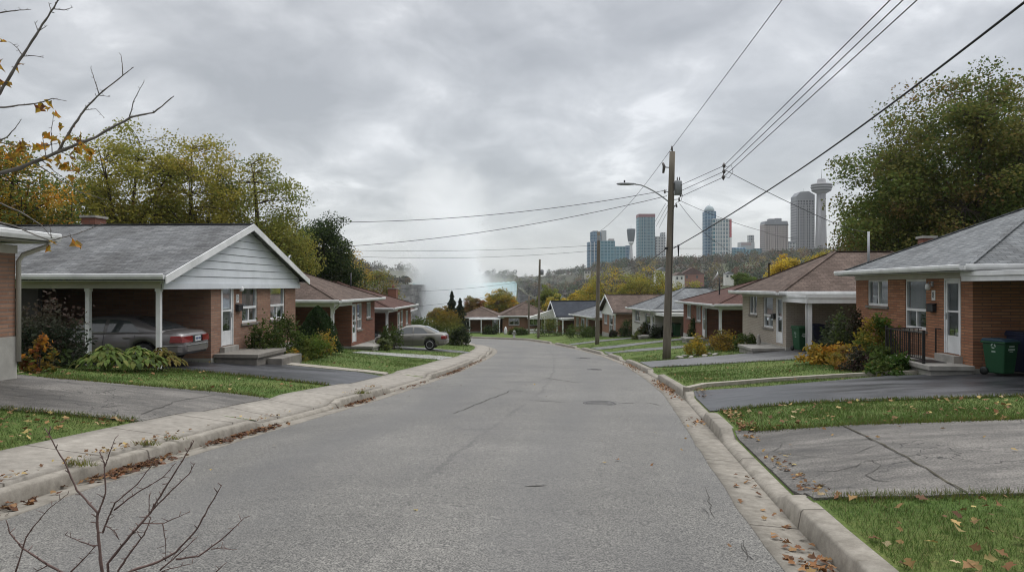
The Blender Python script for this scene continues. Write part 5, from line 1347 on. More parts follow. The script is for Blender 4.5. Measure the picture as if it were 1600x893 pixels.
# yellow trees between the roofs
MT = 'yellowing trees between the far roofs'
for px, d, pt, rx, sd, pl, lb in ((955, 100, 418, 4.0, 41, [(YG, 3), (YO, 1.4), (OL, 3), (G2, 2)], 'broad yellow green tree just right of the second pole'),
                            (1012, 97, 419, 3.6, 42, [(YG, 2), (OL, 3), (G2, 3), (YO, 1)], 'broad olive tree just left of the main pole'),
                            (1075, 105, 440, 3.0, 43, [(OL, 3), (YG, 2), (G1, 2)], 'olive tree peeking over the grey roof right of the main pole'),
                            (783, 112, 450, 2.5, 44, [(OL, 3), (YO, 2), (G2, 3), (OR, .6)], 'rounded green and orange tree standing before the waterfall'),
                            (858, 118, 444, 1.9, 45, [(G2, 3), (G1, 2), (OL, 1)], 'green tree over the brown roof beside the third pole'),
                            (872, 112, 462, 1.9, 46, [(YG, 3), (YO, 2), (OL, 1)], 'low yellow tree over the dark slate roof'),
                            (903, 122, 452, 1.6, 47, [(YEL, 2), (YO, 2), (OL, 1)], 'small golden tree above the dark slate roof'),
                            (836, 116, 468, 2.0, 48, [(G3, 3), (BR, 2)], 'low dark tree between the third pole and the brown roof'),
                            (890, 125, 462, 1.8, 49, [(OL, 2), (BR, 2), (G3, 2)], 'low brownish tree behind the dark slate roof'),
                            (925, 118, 455, 1.9, 50, [(YG, 2), (YO, 2), (OL, 2)], 'yellow green tree close behind the second pole'),
                            (742, 118, 462, 1.7, 51, [(RU, 1), (BR, 3), (OL, 2)], 'rusty low tree beside the spruce at the bend'),
                            (690, 128, 478, 1.9, 57, [(BR, 2), (OL, 2)], 'brown low tree behind the orange shrub')):
    x, y = X(px, d), d; H = T_top(pt, d)-gz(x, y); ze = H*.56
    make_tree('autumn_tree', lb, x, y, H, .16, [(0, 0, H*.58, rx, rx, H*.40), (rx*.45, 0, H*.40, rx*.8, rx*.8, H*.28), (-rx*.45, 0, H*.42, rx*.8, rx*.8, H*.28)], 90, 48, .30, pl, sd, MT, limbs=8, spread=rx*.16, shell=.3, twig=.02)
for px, d, pt, rx, sd, pl, lb in ((1228, 84, 402, 2.0, 52, [(YEL, 3), (YO, 2), ((.20, .17, .04), 2)], 'bright yellow tree above the reddish brown roof'),
                            (1285, 92, 392, 2.6, 53, [(YG, 2), (YO, 2), (OL, 3)], 'yellow green tree beyond the beige house ridge'),
                            (1165, 120, 425, 2.2, 54, [(G1, 3), (G3, 2)], 'small dark green tree above the reddish brown roof')):
    x, y = X(px, d), d; H = T_top(pt, d)-gz(x, y)
    make_tree('autumn_tree', lb, x, y, H, .18, [(0, 0, H*.66, rx, rx, H*.33)], 80, 56, .28, pl, sd, MT, limbs=8, spread=.42, shell=.25, twig=.02)
# pointed spruce at the bend
def conifer(name, label, x, y, H, rad, n, ls, pal, seed, group=None, z=None, cat='conifer', dome=False):
    rng = np.random.default_rng(seed); z = gz(x, y) if z is None else z; r = thing(name, label, cat, (x, y, z), 0, group)
    m = MB(); m.tube([(0, 0, -.1), (0, 0, H*.5), (0, 0, H*.97)], [rad*.09, rad*.06, .015], 7); m.build('trunk', BARK, r, fix=False, uv=False)
    t = rng.uniform(0.04, 1, n)**1.0; a_ = rng.uniform(0, 2*math.pi, n); lay = .75+.25*np.cos(t*34)
    rr = rad*((1-t**1.7)**.7*rng.uniform(.7, 1.03, n) if dome else (1-t)**.85*lay*rng.uniform(.45, 1.05, n)); lob = 1+.16*np.sin(a_*5+t*9); rr *= lob
    P = np.stack([np.cos(a_)*rr, np.sin(a_)*rr, .06*H+t*H*.94-rr*.18], 1)
    v = leaf_quads(P, rng.uniform(.7, 1.3, n)*ls, rng, aspect=.45); C = pick(pal, n, rng); raw_mesh('crown', v, np.arange(len(v)), 4, LEAF, r, C); return r
x, y = X(706, 84), 84.; conifer('spruce_tree', 'dark pointed spruce with two tips at the bend before the waterfall', x, y, T_top(457, 84)-gz(x, y)+.1, 1.5, 3200, .26, [((.020, .034, .016), 3), ((.035, .045, .02), 2)], 55)
x, y = X(719, 88), 88.; conifer('spruce_tree', 'shorter dark spruce close to the pointed one at the bend', x, y, T_top(466, 88)-gz(x, y), 1.5, 2600, .26, [((.022, .034, .016), 3), ((.04, .045, .02), 2)], 56)

# ------------------------------------------------------------------ shrubs
def shrub(name, label, x, y, rx, ry, h, n, ls, pal, seed, cat='shrub', group=None, z=None, shape='round', clumps=26, top=None, aspect=.6, stems=7):
    """leafy bush: leaves in clumps over a domed body, on real stems"""
    rng = np.random.default_rng(seed); rnd = random.Random(seed); z = gz(x, y) if z is None else z
    r = thing(name, label, cat, (x, y, z), rnd.uniform(0, 6), group)
    u = rng.normal(size=(clumps, 3)); u[:, 2] = np.abs(u[:, 2])*1.0; u /= np.linalg.norm(u, axis=1)[:, None]
    rad = rng.uniform(.55, .95, (clumps, 1)); cc_ = u*rad
    if shape == 'cone':
        t = rng.uniform(0, 1, clumps); a_ = rng.uniform(0, 6.283, clumps); q = (1-t)**.75*.85; cc_ = np.stack([np.cos(a_)*q, np.sin(a_)*q, t], 1)
    cc_ = cc_*np.array([rx, ry, h*.92]); cc_[:, 2] += h*.04
    k = n//clumps; P = np.concatenate([c+rng.normal(size=(k, 3))*np.array([rx, ry, h*.7])*.15 for c in cc_]); ci = np.repeat(np.arange(clumps), k)
    P[:, 2] = np.maximum(P[:, 2], .02)
    cp = np.array([p[0] for p in pal]); cw = np.array([p[1] for p in pal], float); cw /= cw.sum()
    bc = cp[rng.choice(len(cp), clumps, p=cw)]; C = bc[ci]*.6+cp[rng.choice(len(cp), len(P), p=cw)]*.4
    if top is not None:
        f = np.clip((P[:, 2:3]/h-.45)*2.2, 0, 1)*rng.uniform(.4, 1, (len(P), 1)); C = C*(1-f)+np.array(top)*f
    C = C*(1+rng.uniform(-.25, .25, (len(P), 1)))
    v = leaf_quads(P, rng.uniform(.65, 1.35, len(P))*ls, rng, aspect=aspect); raw_mesh('foliage', v, np.arange(len(v)), 4, LEAF, r, C)
    m = MB()
    for i in range(min(stems, clumps)):
        c = Vector(cc_[i*clumps//stems]); m.tube(bez(Vector((c.x*.12, c.y*.12, -.05)), Vector((c.x*.4, c.y*.4, c.z*.6)), c, 4), [.022, .018, .013, .009, .005], 5)
    m.build('stem', BARK, r, fix=False, uv=False)
    return r
def on_house(ox, oy, rot, x, y): return root_pt(ox, oy, rot, x, y)
# left, around the gabled house
q = (X(66, 17.9), 17.9)
shrub('dark_bush', 'big dark bush with reddish tips beside the carport and the brick corner', q[0], q[1], 1.0, .9, 1.8, 3600, .105, [((.022, .034, .018), 4), ((.04, .05, .03), 2), ((.06, .035, .03), 1)], 61, top=(.085, .052, .042), clumps=46)
q = gp(38, 582)
shrub('small_plant', 'small orange leaved plant at the foot of the brick corner', q[0]+.1, q[1]+.3, .38, .35, .8, 420, .11, [(OR, 3), ((.20, .07, .03), 2), (G1, 1.4)], 62, 'plant', clumps=16)
q = gp(70, 572)
shrub('small_plant', 'low grey green plant between the dark bush and the hosta', q[0]+.35, q[1], .4, .35, .55, 360, .12, [((.06, .07, .05), 2), (G3, 3)], 63, 'plant', clumps=14)
# hosta: broad ribbed leaves in arching rosettes
def hosta(label, x, y, rad, n, seed, ls, pal):
    rng = np.random.default_rng(seed); r = thing('hosta_plant', label, 'plant', (x, y, gz(x, y)), 0, 'hostas in front of the carport')
    V = []; Fq = []; C = []
    for i in range(n):
        a_ = rng.uniform(0, 6.283); t = rng.uniform(.12, 1.); L = ls*rng.uniform(.75, 1.25); W_ = L*.62; b0 = np.array([math.cos(a_), math.sin(a_), 0])
        base = b0*rad*t; base[2] = (.62-.42*t)*rng.uniform(.8, 1.1); tilt = .25+.9*t; sd = np.array([-b0[1], b0[0], 0]); up_ = np.array([0, 0, 1.])
        k = len(V)
        for s, w, bend in ((-.5, .12, 0), (-.2, .85, .05), (.1, 1., .02), (.35, .72, -.06), (.6, .05, -.2)):
            c = base+b0*s*L*math.cos(tilt*.6)+up_*(-s*L*math.sin(tilt*.6)*.9+bend*L)
            V.extend([c-sd*w*W_/2+up_*.12*W_*w, c, c+sd*w*W_/2+up_*.12*W_*w])
        col = pick(pal, 1, rng)[0]
        for j in range(4):
            Fq += [k+j*3, k+j*3+1, k+j*3+4, k+j*3+3, k+j*3+1, k+j*3+2, k+j*3+5, k+j*3+4]; C += [col, col]
    raw_mesh('foliage', np.array(V), Fq, 4, LEAF, r, np.array(C), True)
    m = MB()
    for i in range(8): a_ = i*.785; m.tube(bez(Vector((0, 0, -.03)), Vector((math.cos(a_)*rad*.3, math.sin(a_)*rad*.3, .3)), Vector((math.cos(a_)*rad*.6, math.sin(a_)*rad*.6, .34)), 4), .008, 5)
    m.build('stalk', M_basic('stalk_green', (.10, .12, .04), .6), r, fix=False, uv=False)
HP = [((.14, .19, .045), 3), ((.10, .15, .035), 3), ((.20, .21, .06), 2), ((.06, .09, .025), 1)]
for i, (px, py, rd, nn, lb) in enumerate(((138, 581, .72, 270, 'broad leaved hosta nearest the dark bush'), (188, 582, .76, 270, 'broad leaved hosta between the two carport posts'), (229, 581, .62, 240, 'smaller yellowing hosta at the foot of the front carport post'))):
    q = gp(px, py); hosta(lb, q[0], q[1]+.75, rd, nn, 70+i, .145 if i < 2 else .125, HP if i < 2 else [((.17, .14, .035), 3), ((.12, .12, .03), 2), ((.16, .08, .03), .6)])
LH = (-9.32, 22.9, 90-LTILT)
def bush_at(hs, lx, ly, *a_, **k): x, y = root_pt(*hs, lx, ly); return x, y
x, y = bush_at(LH, 2.6, -.75); shrub('leafy_shrub', 'dark leafy shrub under the first window of the gabled house', x, y, .75, .6, 1.5, 2200, .10, [(G3, 3), (G1, 2), ((.08, .06, .03), 1)], 81, clumps=24)
x, y = bush_at(LH, 4.2, -.8); shrub('leafy_shrub', 'tall dark green shrub between the two windows of the gabled house', x, y, .85, .6, 1.6, 2400, .10, [(G3, 3), (G1, 3)], 82, clumps=26)
x, y = bush_at(LH, 3.3, -1.45); shrub('flower_clump', 'low orange flowering clump beside the porch step of the gabled house', x, y, .42, .4, .5, 420, .09, [(G2, 3), (YO, 2), (OR, .8)], 83, 'plant', clumps=14)
x, y = bush_at(LH, 4.9, -1.5); shrub('leafy_shrub', 'rounded bright green shrub in front of the gabled house', x, y, .85, .7, 1.05, 2200, .09, [((.09, .14, .025), 3), (G2, 2)], 84, clumps=24)
x, y = bush_at(LH, 6.1, -1.4); shrub('leafy_shrub', 'pale yellow shrub right of the bright green one', x, y, .75, .65, 1.2, 1700, .10, [((.24, .20, .07), 3), (YG, 3), (YO, 1.4)], 85, clumps=22)
x, y = bush_at(LH, 8.4, -.6); conifer('clipped_evergreen', 'dense clipped cone shaped evergreen between the two left hand houses', x, y, 2.0, .95, 14000, .085, [((.024, .048, .016), 3), ((.042, .07, .022), 2)], 86, cat='evergreen', dome=True)
L2 = (-8.36, 38.5, 90-LTILT)
x, y = bush_at(L2, 2.0, -1.3); shrub('leafy_shrub', 'small dark evergreen shrub against the red brick bungalow', x, y, .45, .4, 1.2, 700, .10, [(G3, 4), (G1, 1)], 87, clumps=18, shape='cone')
x, y = bush_at(L2, 4.5, -1.2); shrub('leafy_shrub', 'dark upright shrub at the far corner of the red brick bungalow', x, y, .7, .6, 1.5, 900, .12, [(G3, 3), (G1, 2)], 88, clumps=20)
q = gp(602, 547); shrub('leafy_shrub', 'pale green shrub in front of the parked sedan', q[0], q[1]-.5, .6, .5, .62, 1100, .11, [((.12, .16, .06), 3), (G2, 2), ((.17, .19, .11), 1)], 89, clumps=20)
q = (X(698, 60), 58.5); shrub('tall_shrub', 'tall round shrub turning orange on top at the bend', q[0], q[1], 2.1, 1.8, 2.75, 5200, .15, [(G1, 3), (G2, 2)], 90, top=(.21, .115, .02), clumps=60)
q = (X(655, 57), 57); shrub('tall_shrub', 'dark green shrub left of the orange topped one', q[0], q[1], 1.9, 1.5, 2.0, 3600, .15, [(G3, 3), (G1, 3)], 91, clumps=44)
q = (X(712, 56), 56.); shrub('tall_shrub', 'low dark shrub in front of the van at the bend', q[0]+.3, q[1], .9, .8, 1.35, 1600, .14, [((.02, .028, .012), 3), (G3, 2)], 92, clumps=26)
# right, around the orange brick house
RH = (12.28, 26.4, -95.1)
bed = 'plants in the bed of the orange brick house'
for lx, ly, rx, ry, h, n, ls, pal, sd, nm, lb, shp in (
    (1.05, -1.25, .7, .6, 1.25, 1900, .10, [((.045, .055, .035), 3), (G3, 2), ((.08, .08, .06), 1)], 101, 'tall_perennial', 'tall grey green plant nearest the white carport post', 'cone'),
    (2.1, -1.25, .55, .5, 1.7, 1700, .10, [((.06, .075, .045), 3), (G1, 2), ((.12, .12, .10), 1)], 102, 'tall_perennial', 'tallest thin spire plant with pale tips left of the small window', 'cone'),
    (1.9, -.6, .6, .45, 1.62, 2200, .09, [((.05, .04, .025), 3), ((.07, .05, .03), 2), (G3, 2)], 103, 'tall_perennial', 'brown upright pyramid plant below the small window', 'cone'),
    (3.95, -.85, .75, .6, 1.5, 3600, .10, [((.085, .15, .03), 3), (YG, 2), (YO, 1)], 104, 'climbing_plant', 'bright green cone shaped plant between the two windows', 'cone'),
    (2.5, -1.75, .95, .7, .68, 1900, .12, [(OR, 2), (YO, 4), (YG, 1)], 105, 'flower_clump', 'fading orange clump at the lawn end of the bed', 'round'),
    (4.3, -1.75, .9, .7, .66, 1900, .12, [(YO, 3), ((.20, .10, .04), 2), (OL, 2)], 106, 'flower_clump', 'golden brown clump in the middle of the bed', 'round'),
    (5.6, -1.75, .75, .6, .75, 1500, .09, [((.03, .035, .02), 3), ((.06, .03, .03), 2), ((.35, .28, .22), .5)], 107, 'flower_clump', 'dark clump dotted with pale blooms', 'round'),
    (6.7, -1.6, .95, .6, .6, 2400, .10, [((.05, .10, .02), 4), ((.09, .12, .03), 2), ((.30, .22, .05), .3)], 108, 'flower_clump', 'low bright green clump at the step end of the bed', 'round'),
    (5.2, -1.25, .7, .4, .7, 1200, .09, [(G3, 3), (G1, 2)], 109, 'flower_clump', 'dark green clump behind the iron railing', 'round')):
    x, y = root_pt(*RH, lx, ly); shrub(nm, lb, x, y, rx, ry, h, n, ls, pal, sd, 'plant', bed, shape=shp, clumps=22)
# right, around the beige house and beyond
BH = (11.72, 37.6, -92)
for lx, ly, rx, ry, h, n, pal, sd, lb in ((.6, -1.3, .75, .65, 1.05, 1100, [((.12, .075, .03), 3), (YO, 1), (OL, 2)], 111, 'rusty brown shrub at the far corner of the beige house'),
    (2.2, -1.25, .85, .7, 1.05, 1300, [(OL, 3), (YO, 2), (BR, 2)], 112, 'olive and gold shrub under the windows of the beige house'),
    (3.6, -.85, .7, .6, .9, 1000, [(G3, 3), (G1, 2)], 113, 'dark green shrub beside the step of the beige house')):
    x, y = root_pt(*BH, lx, ly); shrub('leafy_shrub', lb, x, y, rx, ry, h, n, .11, pal, sd, clumps=24)
q = gp(1092, 555); shrub('yellow_shrub', 'yellow shrub in a ring of stones beside the main pole', q[0], q[1]+.3, .72, .6, .95, 1100, .11, [(YO, 3), (YG, 2), (YEL, 1), (OL, 2)], 114, clumps=24)
for px, py, d, rx, h, pal, sd, lb in ((1087, 532, 49, .6, 1.45, [(G3, 3), (G1, 1)], 115, 'dark upright shrub before the long red brick bungalow'),
    (982, 529, 66, 1.15, 1.6, [((.018, .028, .012), 3), (G3, 2)], 116, 'dark round bush left of the pale sided bungalow'), (1008, 530, 60, .95, 1.35, [((.03, .032, .02), 3), (G3, 2), (BR, 1)], 117, 'dark brownish bush before the windows of the pale sided bungalow'),
    (995, 534, 59, .5, .6, [(G2, 3), ((.13, .14, .09), 1)], 118, 'small pale green shrub below the dark brownish bush'), (1032, 530, 57, 1.0, 1.0, [((.02, .025, .014), 3), (G3, 1)], 119, 'low dark bush beside the white carport post'),
    (905, 528, 72, 1.75, 1.5, [((.045, .07, .018), 3), (G1, 3)], 120, 'wide clipped green bush left of the second pole'), (921, 528, 74, .9, 1.2, [(G3, 3), ((.05, .055, .045), 1)], 121, 'dark bush touching the second pole'),
    (857, 524, 79, 1.7, 2.2, [(G3, 3), (G1, 2), (OL, 1)], 122, 'big round green bush right of the third pole'), (958, 528, 68, .4, .7, [((.05, .04, .03), 2), (G3, 2)], 123, 'tiny dark shrub before the brown gabled bungalow'),
    (768, 521, 86, 1.15, 1.35, [((.018, .026, .012), 3), (G3, 2)], 124, 'dark round bush before the house at the bend'), (805, 522, 84, .8, 1.0, [(G3, 2), (RU, 1), (G1, 2)], 125, 'low reddish green bush before the house facing up the street'), (815, 522, 83, .9, 1.0, [(G3, 3), (G1, 1)], 126, 'low dark bush right of the reddish green one')):
    x = X(px, d); shrub('garden_bush', lb, x, d, rx, rx*.85, h, 2600, .12, pal, sd, 'bush', clumps=30)

# ------------------------------------------------------------------ bare branches close to the viewer
def woody(name, label, cat, loc, paths, m, part='branch', leaves=None, leafpal=None, seed=1, ls=.07, trunk=None):
    """paths in camera-level coordinates: list of (points, r0, r1)"""
    L = Vector(loc); r = thing(name, label, cat, loc); rnd = random.Random(seed)
    if trunk:
        t = MB(); t.tube([Vector(p)-L for p in trunk[0]], trunk[1], 9); t.build('trunk', m, r, fix=False, uv=False)
    for pts, r0, r1 in paths:
        r0, r1 = r0*.62, r1*.52
        t = MB(); P = [Vector(p)-L for p in pts]; dense = []
        for a_, b_ in zip(P[:-1], P[1:]):
            n = 5
            for i in range(n): dense.append(a_.lerp(b_, i/n)+Vector((rnd.uniform(-1, 1), rnd.uniform(-1, 1), rnd.uniform(-1, 1)))*(a_-b_).length*.012)
        dense.append(P[-1]); n = len(dense); t.tube(dense, [max(r1, r0+(r1-r0)*i/(n-1))*(1+.12*math.sin(i*2.1)) for i in range(n)], 7)
        # buds and short spurs
        for i in range(2, n, 2):
            d = Vector((rnd.uniform(-1, 1), rnd.uniform(-1, 1), rnd.uniform(-.2, 1))).normalized(); q = dense[i]; s = rnd.uniform(.008, .03)
            t.tube([q, q+d*s], [r1*1.3, r1*.8], 5)
        t.build(part, m, r, fix=False, uv=False)
    if leaves:
        rng = np.random.default_rng(seed); V = []; C = []; Fq = []
        for p, n, sp in leaves:
            for _ in range(n):
                c = np.array(p)-np.array(L)+rng.normal(size=3)*sp; s = ls*rng.uniform(.7, 1.25)
                a_ = rng.normal(size=3); a_[2] = -abs(a_[2])*.8; a_ /= np.linalg.norm(a_); b_ = rng.normal(size=3); b_ -= a_*a_.dot(b_); b_ /= np.linalg.norm(b_); nn = np.cross(a_, b_)
                k = len(V); out = [(0, 0), (.16, .30), (.34, .22), (.42, .52), (.62, .24), (1., .0), (.62, -.24), (.42, -.52), (.34, -.22), (.16, -.30)]
                mid = [(0.25, 0), (.5, 0), (.75, 0)]
                for u_, w_ in out: V.append(c+a_*u_*s+b_*w_*s+nn*abs(w_)*s*.35)
                for u_, w_ in mid: V.append(c+a_*u_*s)
                for f in ((0, 1, 2, 10), (2, 3, 4, 11), (10, 2, 11, 11), (11, 4, 5, 12), (0, 10, 8, 9), (8, 11, 6, 7), (10, 11, 8, 8), (11, 12, 5, 6)): Fq += [k+i for i in f]; C.append(pick(leafpal, 1, rng, .2)[0])
        V = np.array(V); faces = np.array(Fq).reshape(-1, 4)
        me = bpy.data.meshes.new('leaves'); me.from_pydata(V.tolist(), [], [tuple(dict.fromkeys(f)) for f in faces.tolist()])
        at_ = me.attributes.new('Col', 'FLOAT_COLOR', 'FACE'); cc2 = np.ones((len(faces), 4), dtype=np.float32); cc2[:, :3] = np.array(C); at_.data.foreach_set('color', cc2.ravel())
        me.materials.append(LEAF); o = bpy.data.objects.new('leaves', me); COL.objects.link(o); o.parent = r
    return r
D0 = 5.2
def A(px, py, d=D0): return at(px, py, d)
tb = (-5.6, 4.6, gz(-5.6, 4.6))
br = [([(-5.5, 4.7, .4), A(-60, 285), A(30, 262), A(90, 238), A(150, 213), A(205, 183), A(240, 176), A(272, 150)], .030, .006),
      ([A(90, 238), A(112, 200), A(135, 168), A(155, 148), A(192, 118), A(209, 105)], .016, .004), ([A(192, 118), A(191, 100), A(189, 86)], .006, .003),
      ([A(155, 148), A(148, 125), A(142, 107)], .006, .003), ([A(202, 184), A(210, 155), A(225, 128)], .007, .003),
      ([A(155, 149), A(172, 151)], .004, .003), ([A(133, 172), A(150, 170), A(163, 184)], .004, .0025),
      ([(-5.5, 4.7, 1.2), A(-40, 200), A(0, 145), A(30, 95), A(62, 45), A(84, 12), A(100, -14)], .024, .007), ([A(84, 14), A(100, 16), A(113, 12)], .006, .003), ([A(80, 18), A(76, 4)], .005, .003), ([A(36, 88), A(28, 76), A(16, 66)], .006, .003), ([A(36, 88), A(52, 87), A(68, 90)], .005, .003), ([A(60, 50), A(54, 34)], .005, .003), ([A(60, 49), A(74, 40)], .005, .003),
      ([(-5.5, 4.7, 1.0), A(-40, 172), A(20, 166), A(64, 160), A(82, 154), A(104, 158)], .014, .003), ([A(0, 20), A(30, 16), A(47, 15)], .008, .003), ([A(-40, 22), A(0, 20)], .01, .008),
      ([A(-30, 232), A(10, 215), A(24, 200), A(34, 186)], .010, .003), ([A(0, 222), A(40, 230), A(80, 226), A(98, 222)], .006, .003), ([A(62, 247), A(85, 268), A(112, 286)], .006, .003), ([A(50, 252), A(78, 270), A(125, 300), A(165, 312)], .008, .003), ([A(82, 240), A(80, 205), A(84, 180)], .005, .003),
      ([A(92, 236), A(120, 248), A(140, 252)], .005, .003), ([A(72, 245), A(68, 222), A(66, 210)], .005, .003),
      ([A(-40, 340, 4.4), A(20, 352, 4.4), A(78, 376, 4.4), A(120, 365, 4.4), A(160, 350, 4.4)], .009, .003), ([A(-40, 300, 4.4), A(30, 330, 4.4), A(65, 352, 4.4), A(82, 372, 4.4)], .008, .003), ([A(110, 369, 4.4), A(120, 380, 4.4)], .004, .003), ([A(80, 372, 4.4), A(78, 350, 4.4)], .004, .002)]
lv = [(A(37, 228), 4, .035), (A(62, 232), 6, .05), (A(57, 240), 4, .04), (A(80, 218), 3, .03), (A(116, 215), 7, .05), (A(93, 240), 3, .03), (A(124, 238), 6, .055), (A(100, 256), 4, .035), (A(112, 262), 3, .03), (A(86, 183), 3, .025), (A(70, 161), 3, .02), (A(0, 118), 6, .05), (A(10, 125), 4, .04), (A(122, 381, 4.4), 2, .015), (A(76, 380, 4.4), 2, .015), (A(2, 75), 4, .04), (A(130, 230), 3, .04), (A(30, 240), 3, .04)]
woody('maple_tree', 'half bare maple at the frame edge with twigs and few orange leaves', 'tree', tb, br, BARK_GREY, 'branch', lv, [(YO, 4), (OR, 2), ((.20, .13, .03), 3), ((.14, .06, .03), 1)], 5, .07, ([(-5.6, 4.6, tb[2]-.2), (-5.62, 4.62, -.8), (-5.5, 4.7, .4), (-5.5, 4.7, 1.2), (-5.7, 4.4, 3.2), (-5.9, 4.2, 5.5)], [.16, .13, .10, .085, .06, .02]))
# bare sapling close to the viewer
D1 = 2.6
def B(px, py, d=D1): return at(px, py, d)
sb = (B(165, 893).x, D1, gz(B(165, 893).x, D1))
root_ = Vector(sb)
stem_t = B(160, 860)
br = [([root_, Vector((root_.x+.01, D1, -1.2)), B(157, 872), B(152, 820), B(152, 800), B(120, 765), B(100, 720), B(70, 668)], .011, .0035), ([B(152, 806), B(165, 770), B(163, 722), B(155, 705)], .006, .0025), ([B(163, 730), B(172, 705), B(180, 684)], .004, .002),
      ([root_, B(168, 880), B(205, 835), B(235, 800), B(262, 755), B(290, 710), B(303, 688)], .009, .003), ([B(233, 802), B(268, 765), B(295, 740), B(305, 722)], .005, .002), ([B(178, 796, 2.7), B(215, 768, 2.7), B(255, 745, 2.7), B(275, 722, 2.7)], .005, .002), ([B(160, 832, 2.7), B(170, 806, 2.7), B(180, 785, 2.7), B(215, 755, 2.7), B(238, 725, 2.7), B(241, 714, 2.7)], .006, .002),
      ([root_, B(185, 890), B(205, 860), B(225, 835), B(236, 808)], .008, .003), ([B(222, 817), B(255, 817), B(296, 799)], .004, .002), ([B(254, 817), B(259, 845), B(259, 876)], .003, .002),
      ([root_, B(200, 893), B(245, 878), B(275, 862), B(308, 825), B(330, 785), B(346, 758)], .009, .003), ([B(250, 890), B(270, 873), B(290, 855), B(309, 837)], .005, .002), ([B(275, 873), B(310, 868), B(345, 843), B(370, 820), B(382, 808)], .006, .002), ([B(330, 857), B(350, 855), B(363, 858)], .003, .002), ([B(240, 900), B(258, 890), B(300, 880)], .004, .002), ([B(338, 892), B(350, 881)], .004, .002),
      ([root_, B(120, 905), B(75, 882), B(35, 855), B(15, 832), B(12, 818)], .009, .003), ([B(25, 893), B(40, 840), B(50, 825), B(75, 795), B(106, 771)], .005, .002), ([B(75, 882), B(55, 893)], .004, .002), ([B(148, 853), B(125, 845), B(102, 835)], .004, .002), ([B(110, 893), B(135, 868), B(150, 852)], .005, .002), ([B(165, 820), B(180, 830), B(186, 842)], .003, .002), ([B(200, 838), B(210, 832), B(222, 830)], .003, .002), ([B(233, 802), B(233, 770)], .003, .002)]
woody('bare_sapling', 'bare reddish brown twigs of a sapling low in the foreground before the street', 'sapling', sb, br, TWIG, 'twig', None, None, 9)
# ================================================================== cars
def carpaint(name, c):
    t = NT(name); t.fin(c4(c)[:3], .38, .5, .35); t.b.inputs['Coat Weight'].default_value = .6; t.b.inputs['Coat Roughness'].default_value = .08; return t.m
TYRE = M_basic('tyre_rubber', (.018, .018, .019), .8, .2); RIM = M_basic('alloy_rim', (.50, .51, .52), .3, .08, metal=.7); REDLAMP = M_basic('red_lamp_lens', (.17, .010, .010), .2, .2, 8, spec=.6)
CHROME = M_basic('bright_trim', (.55, .56, .57), .25, .05, metal=.8); PLASTIC = M_basic('black_plastic', (.02, .02, .021), .55, .1); LENS = M_basic('clear_lens', (.55, .56, .57), .12, .1, spec=.8); PLATE = M_basic('plate_white', (.55, .57, .58), .5, .06); INK = M_basic('plate_ink', (.03, .06, .18), .5, .05); SEAT = M_basic('seat_cloth', (.07, .068, .065), .9, .1)
def lerp_tab(tab):
    a_ = np.array([p[0] for p in tab]); b_ = np.array([p[1] for p in tab]); return lambda x: np.interp(x, a_, b_)
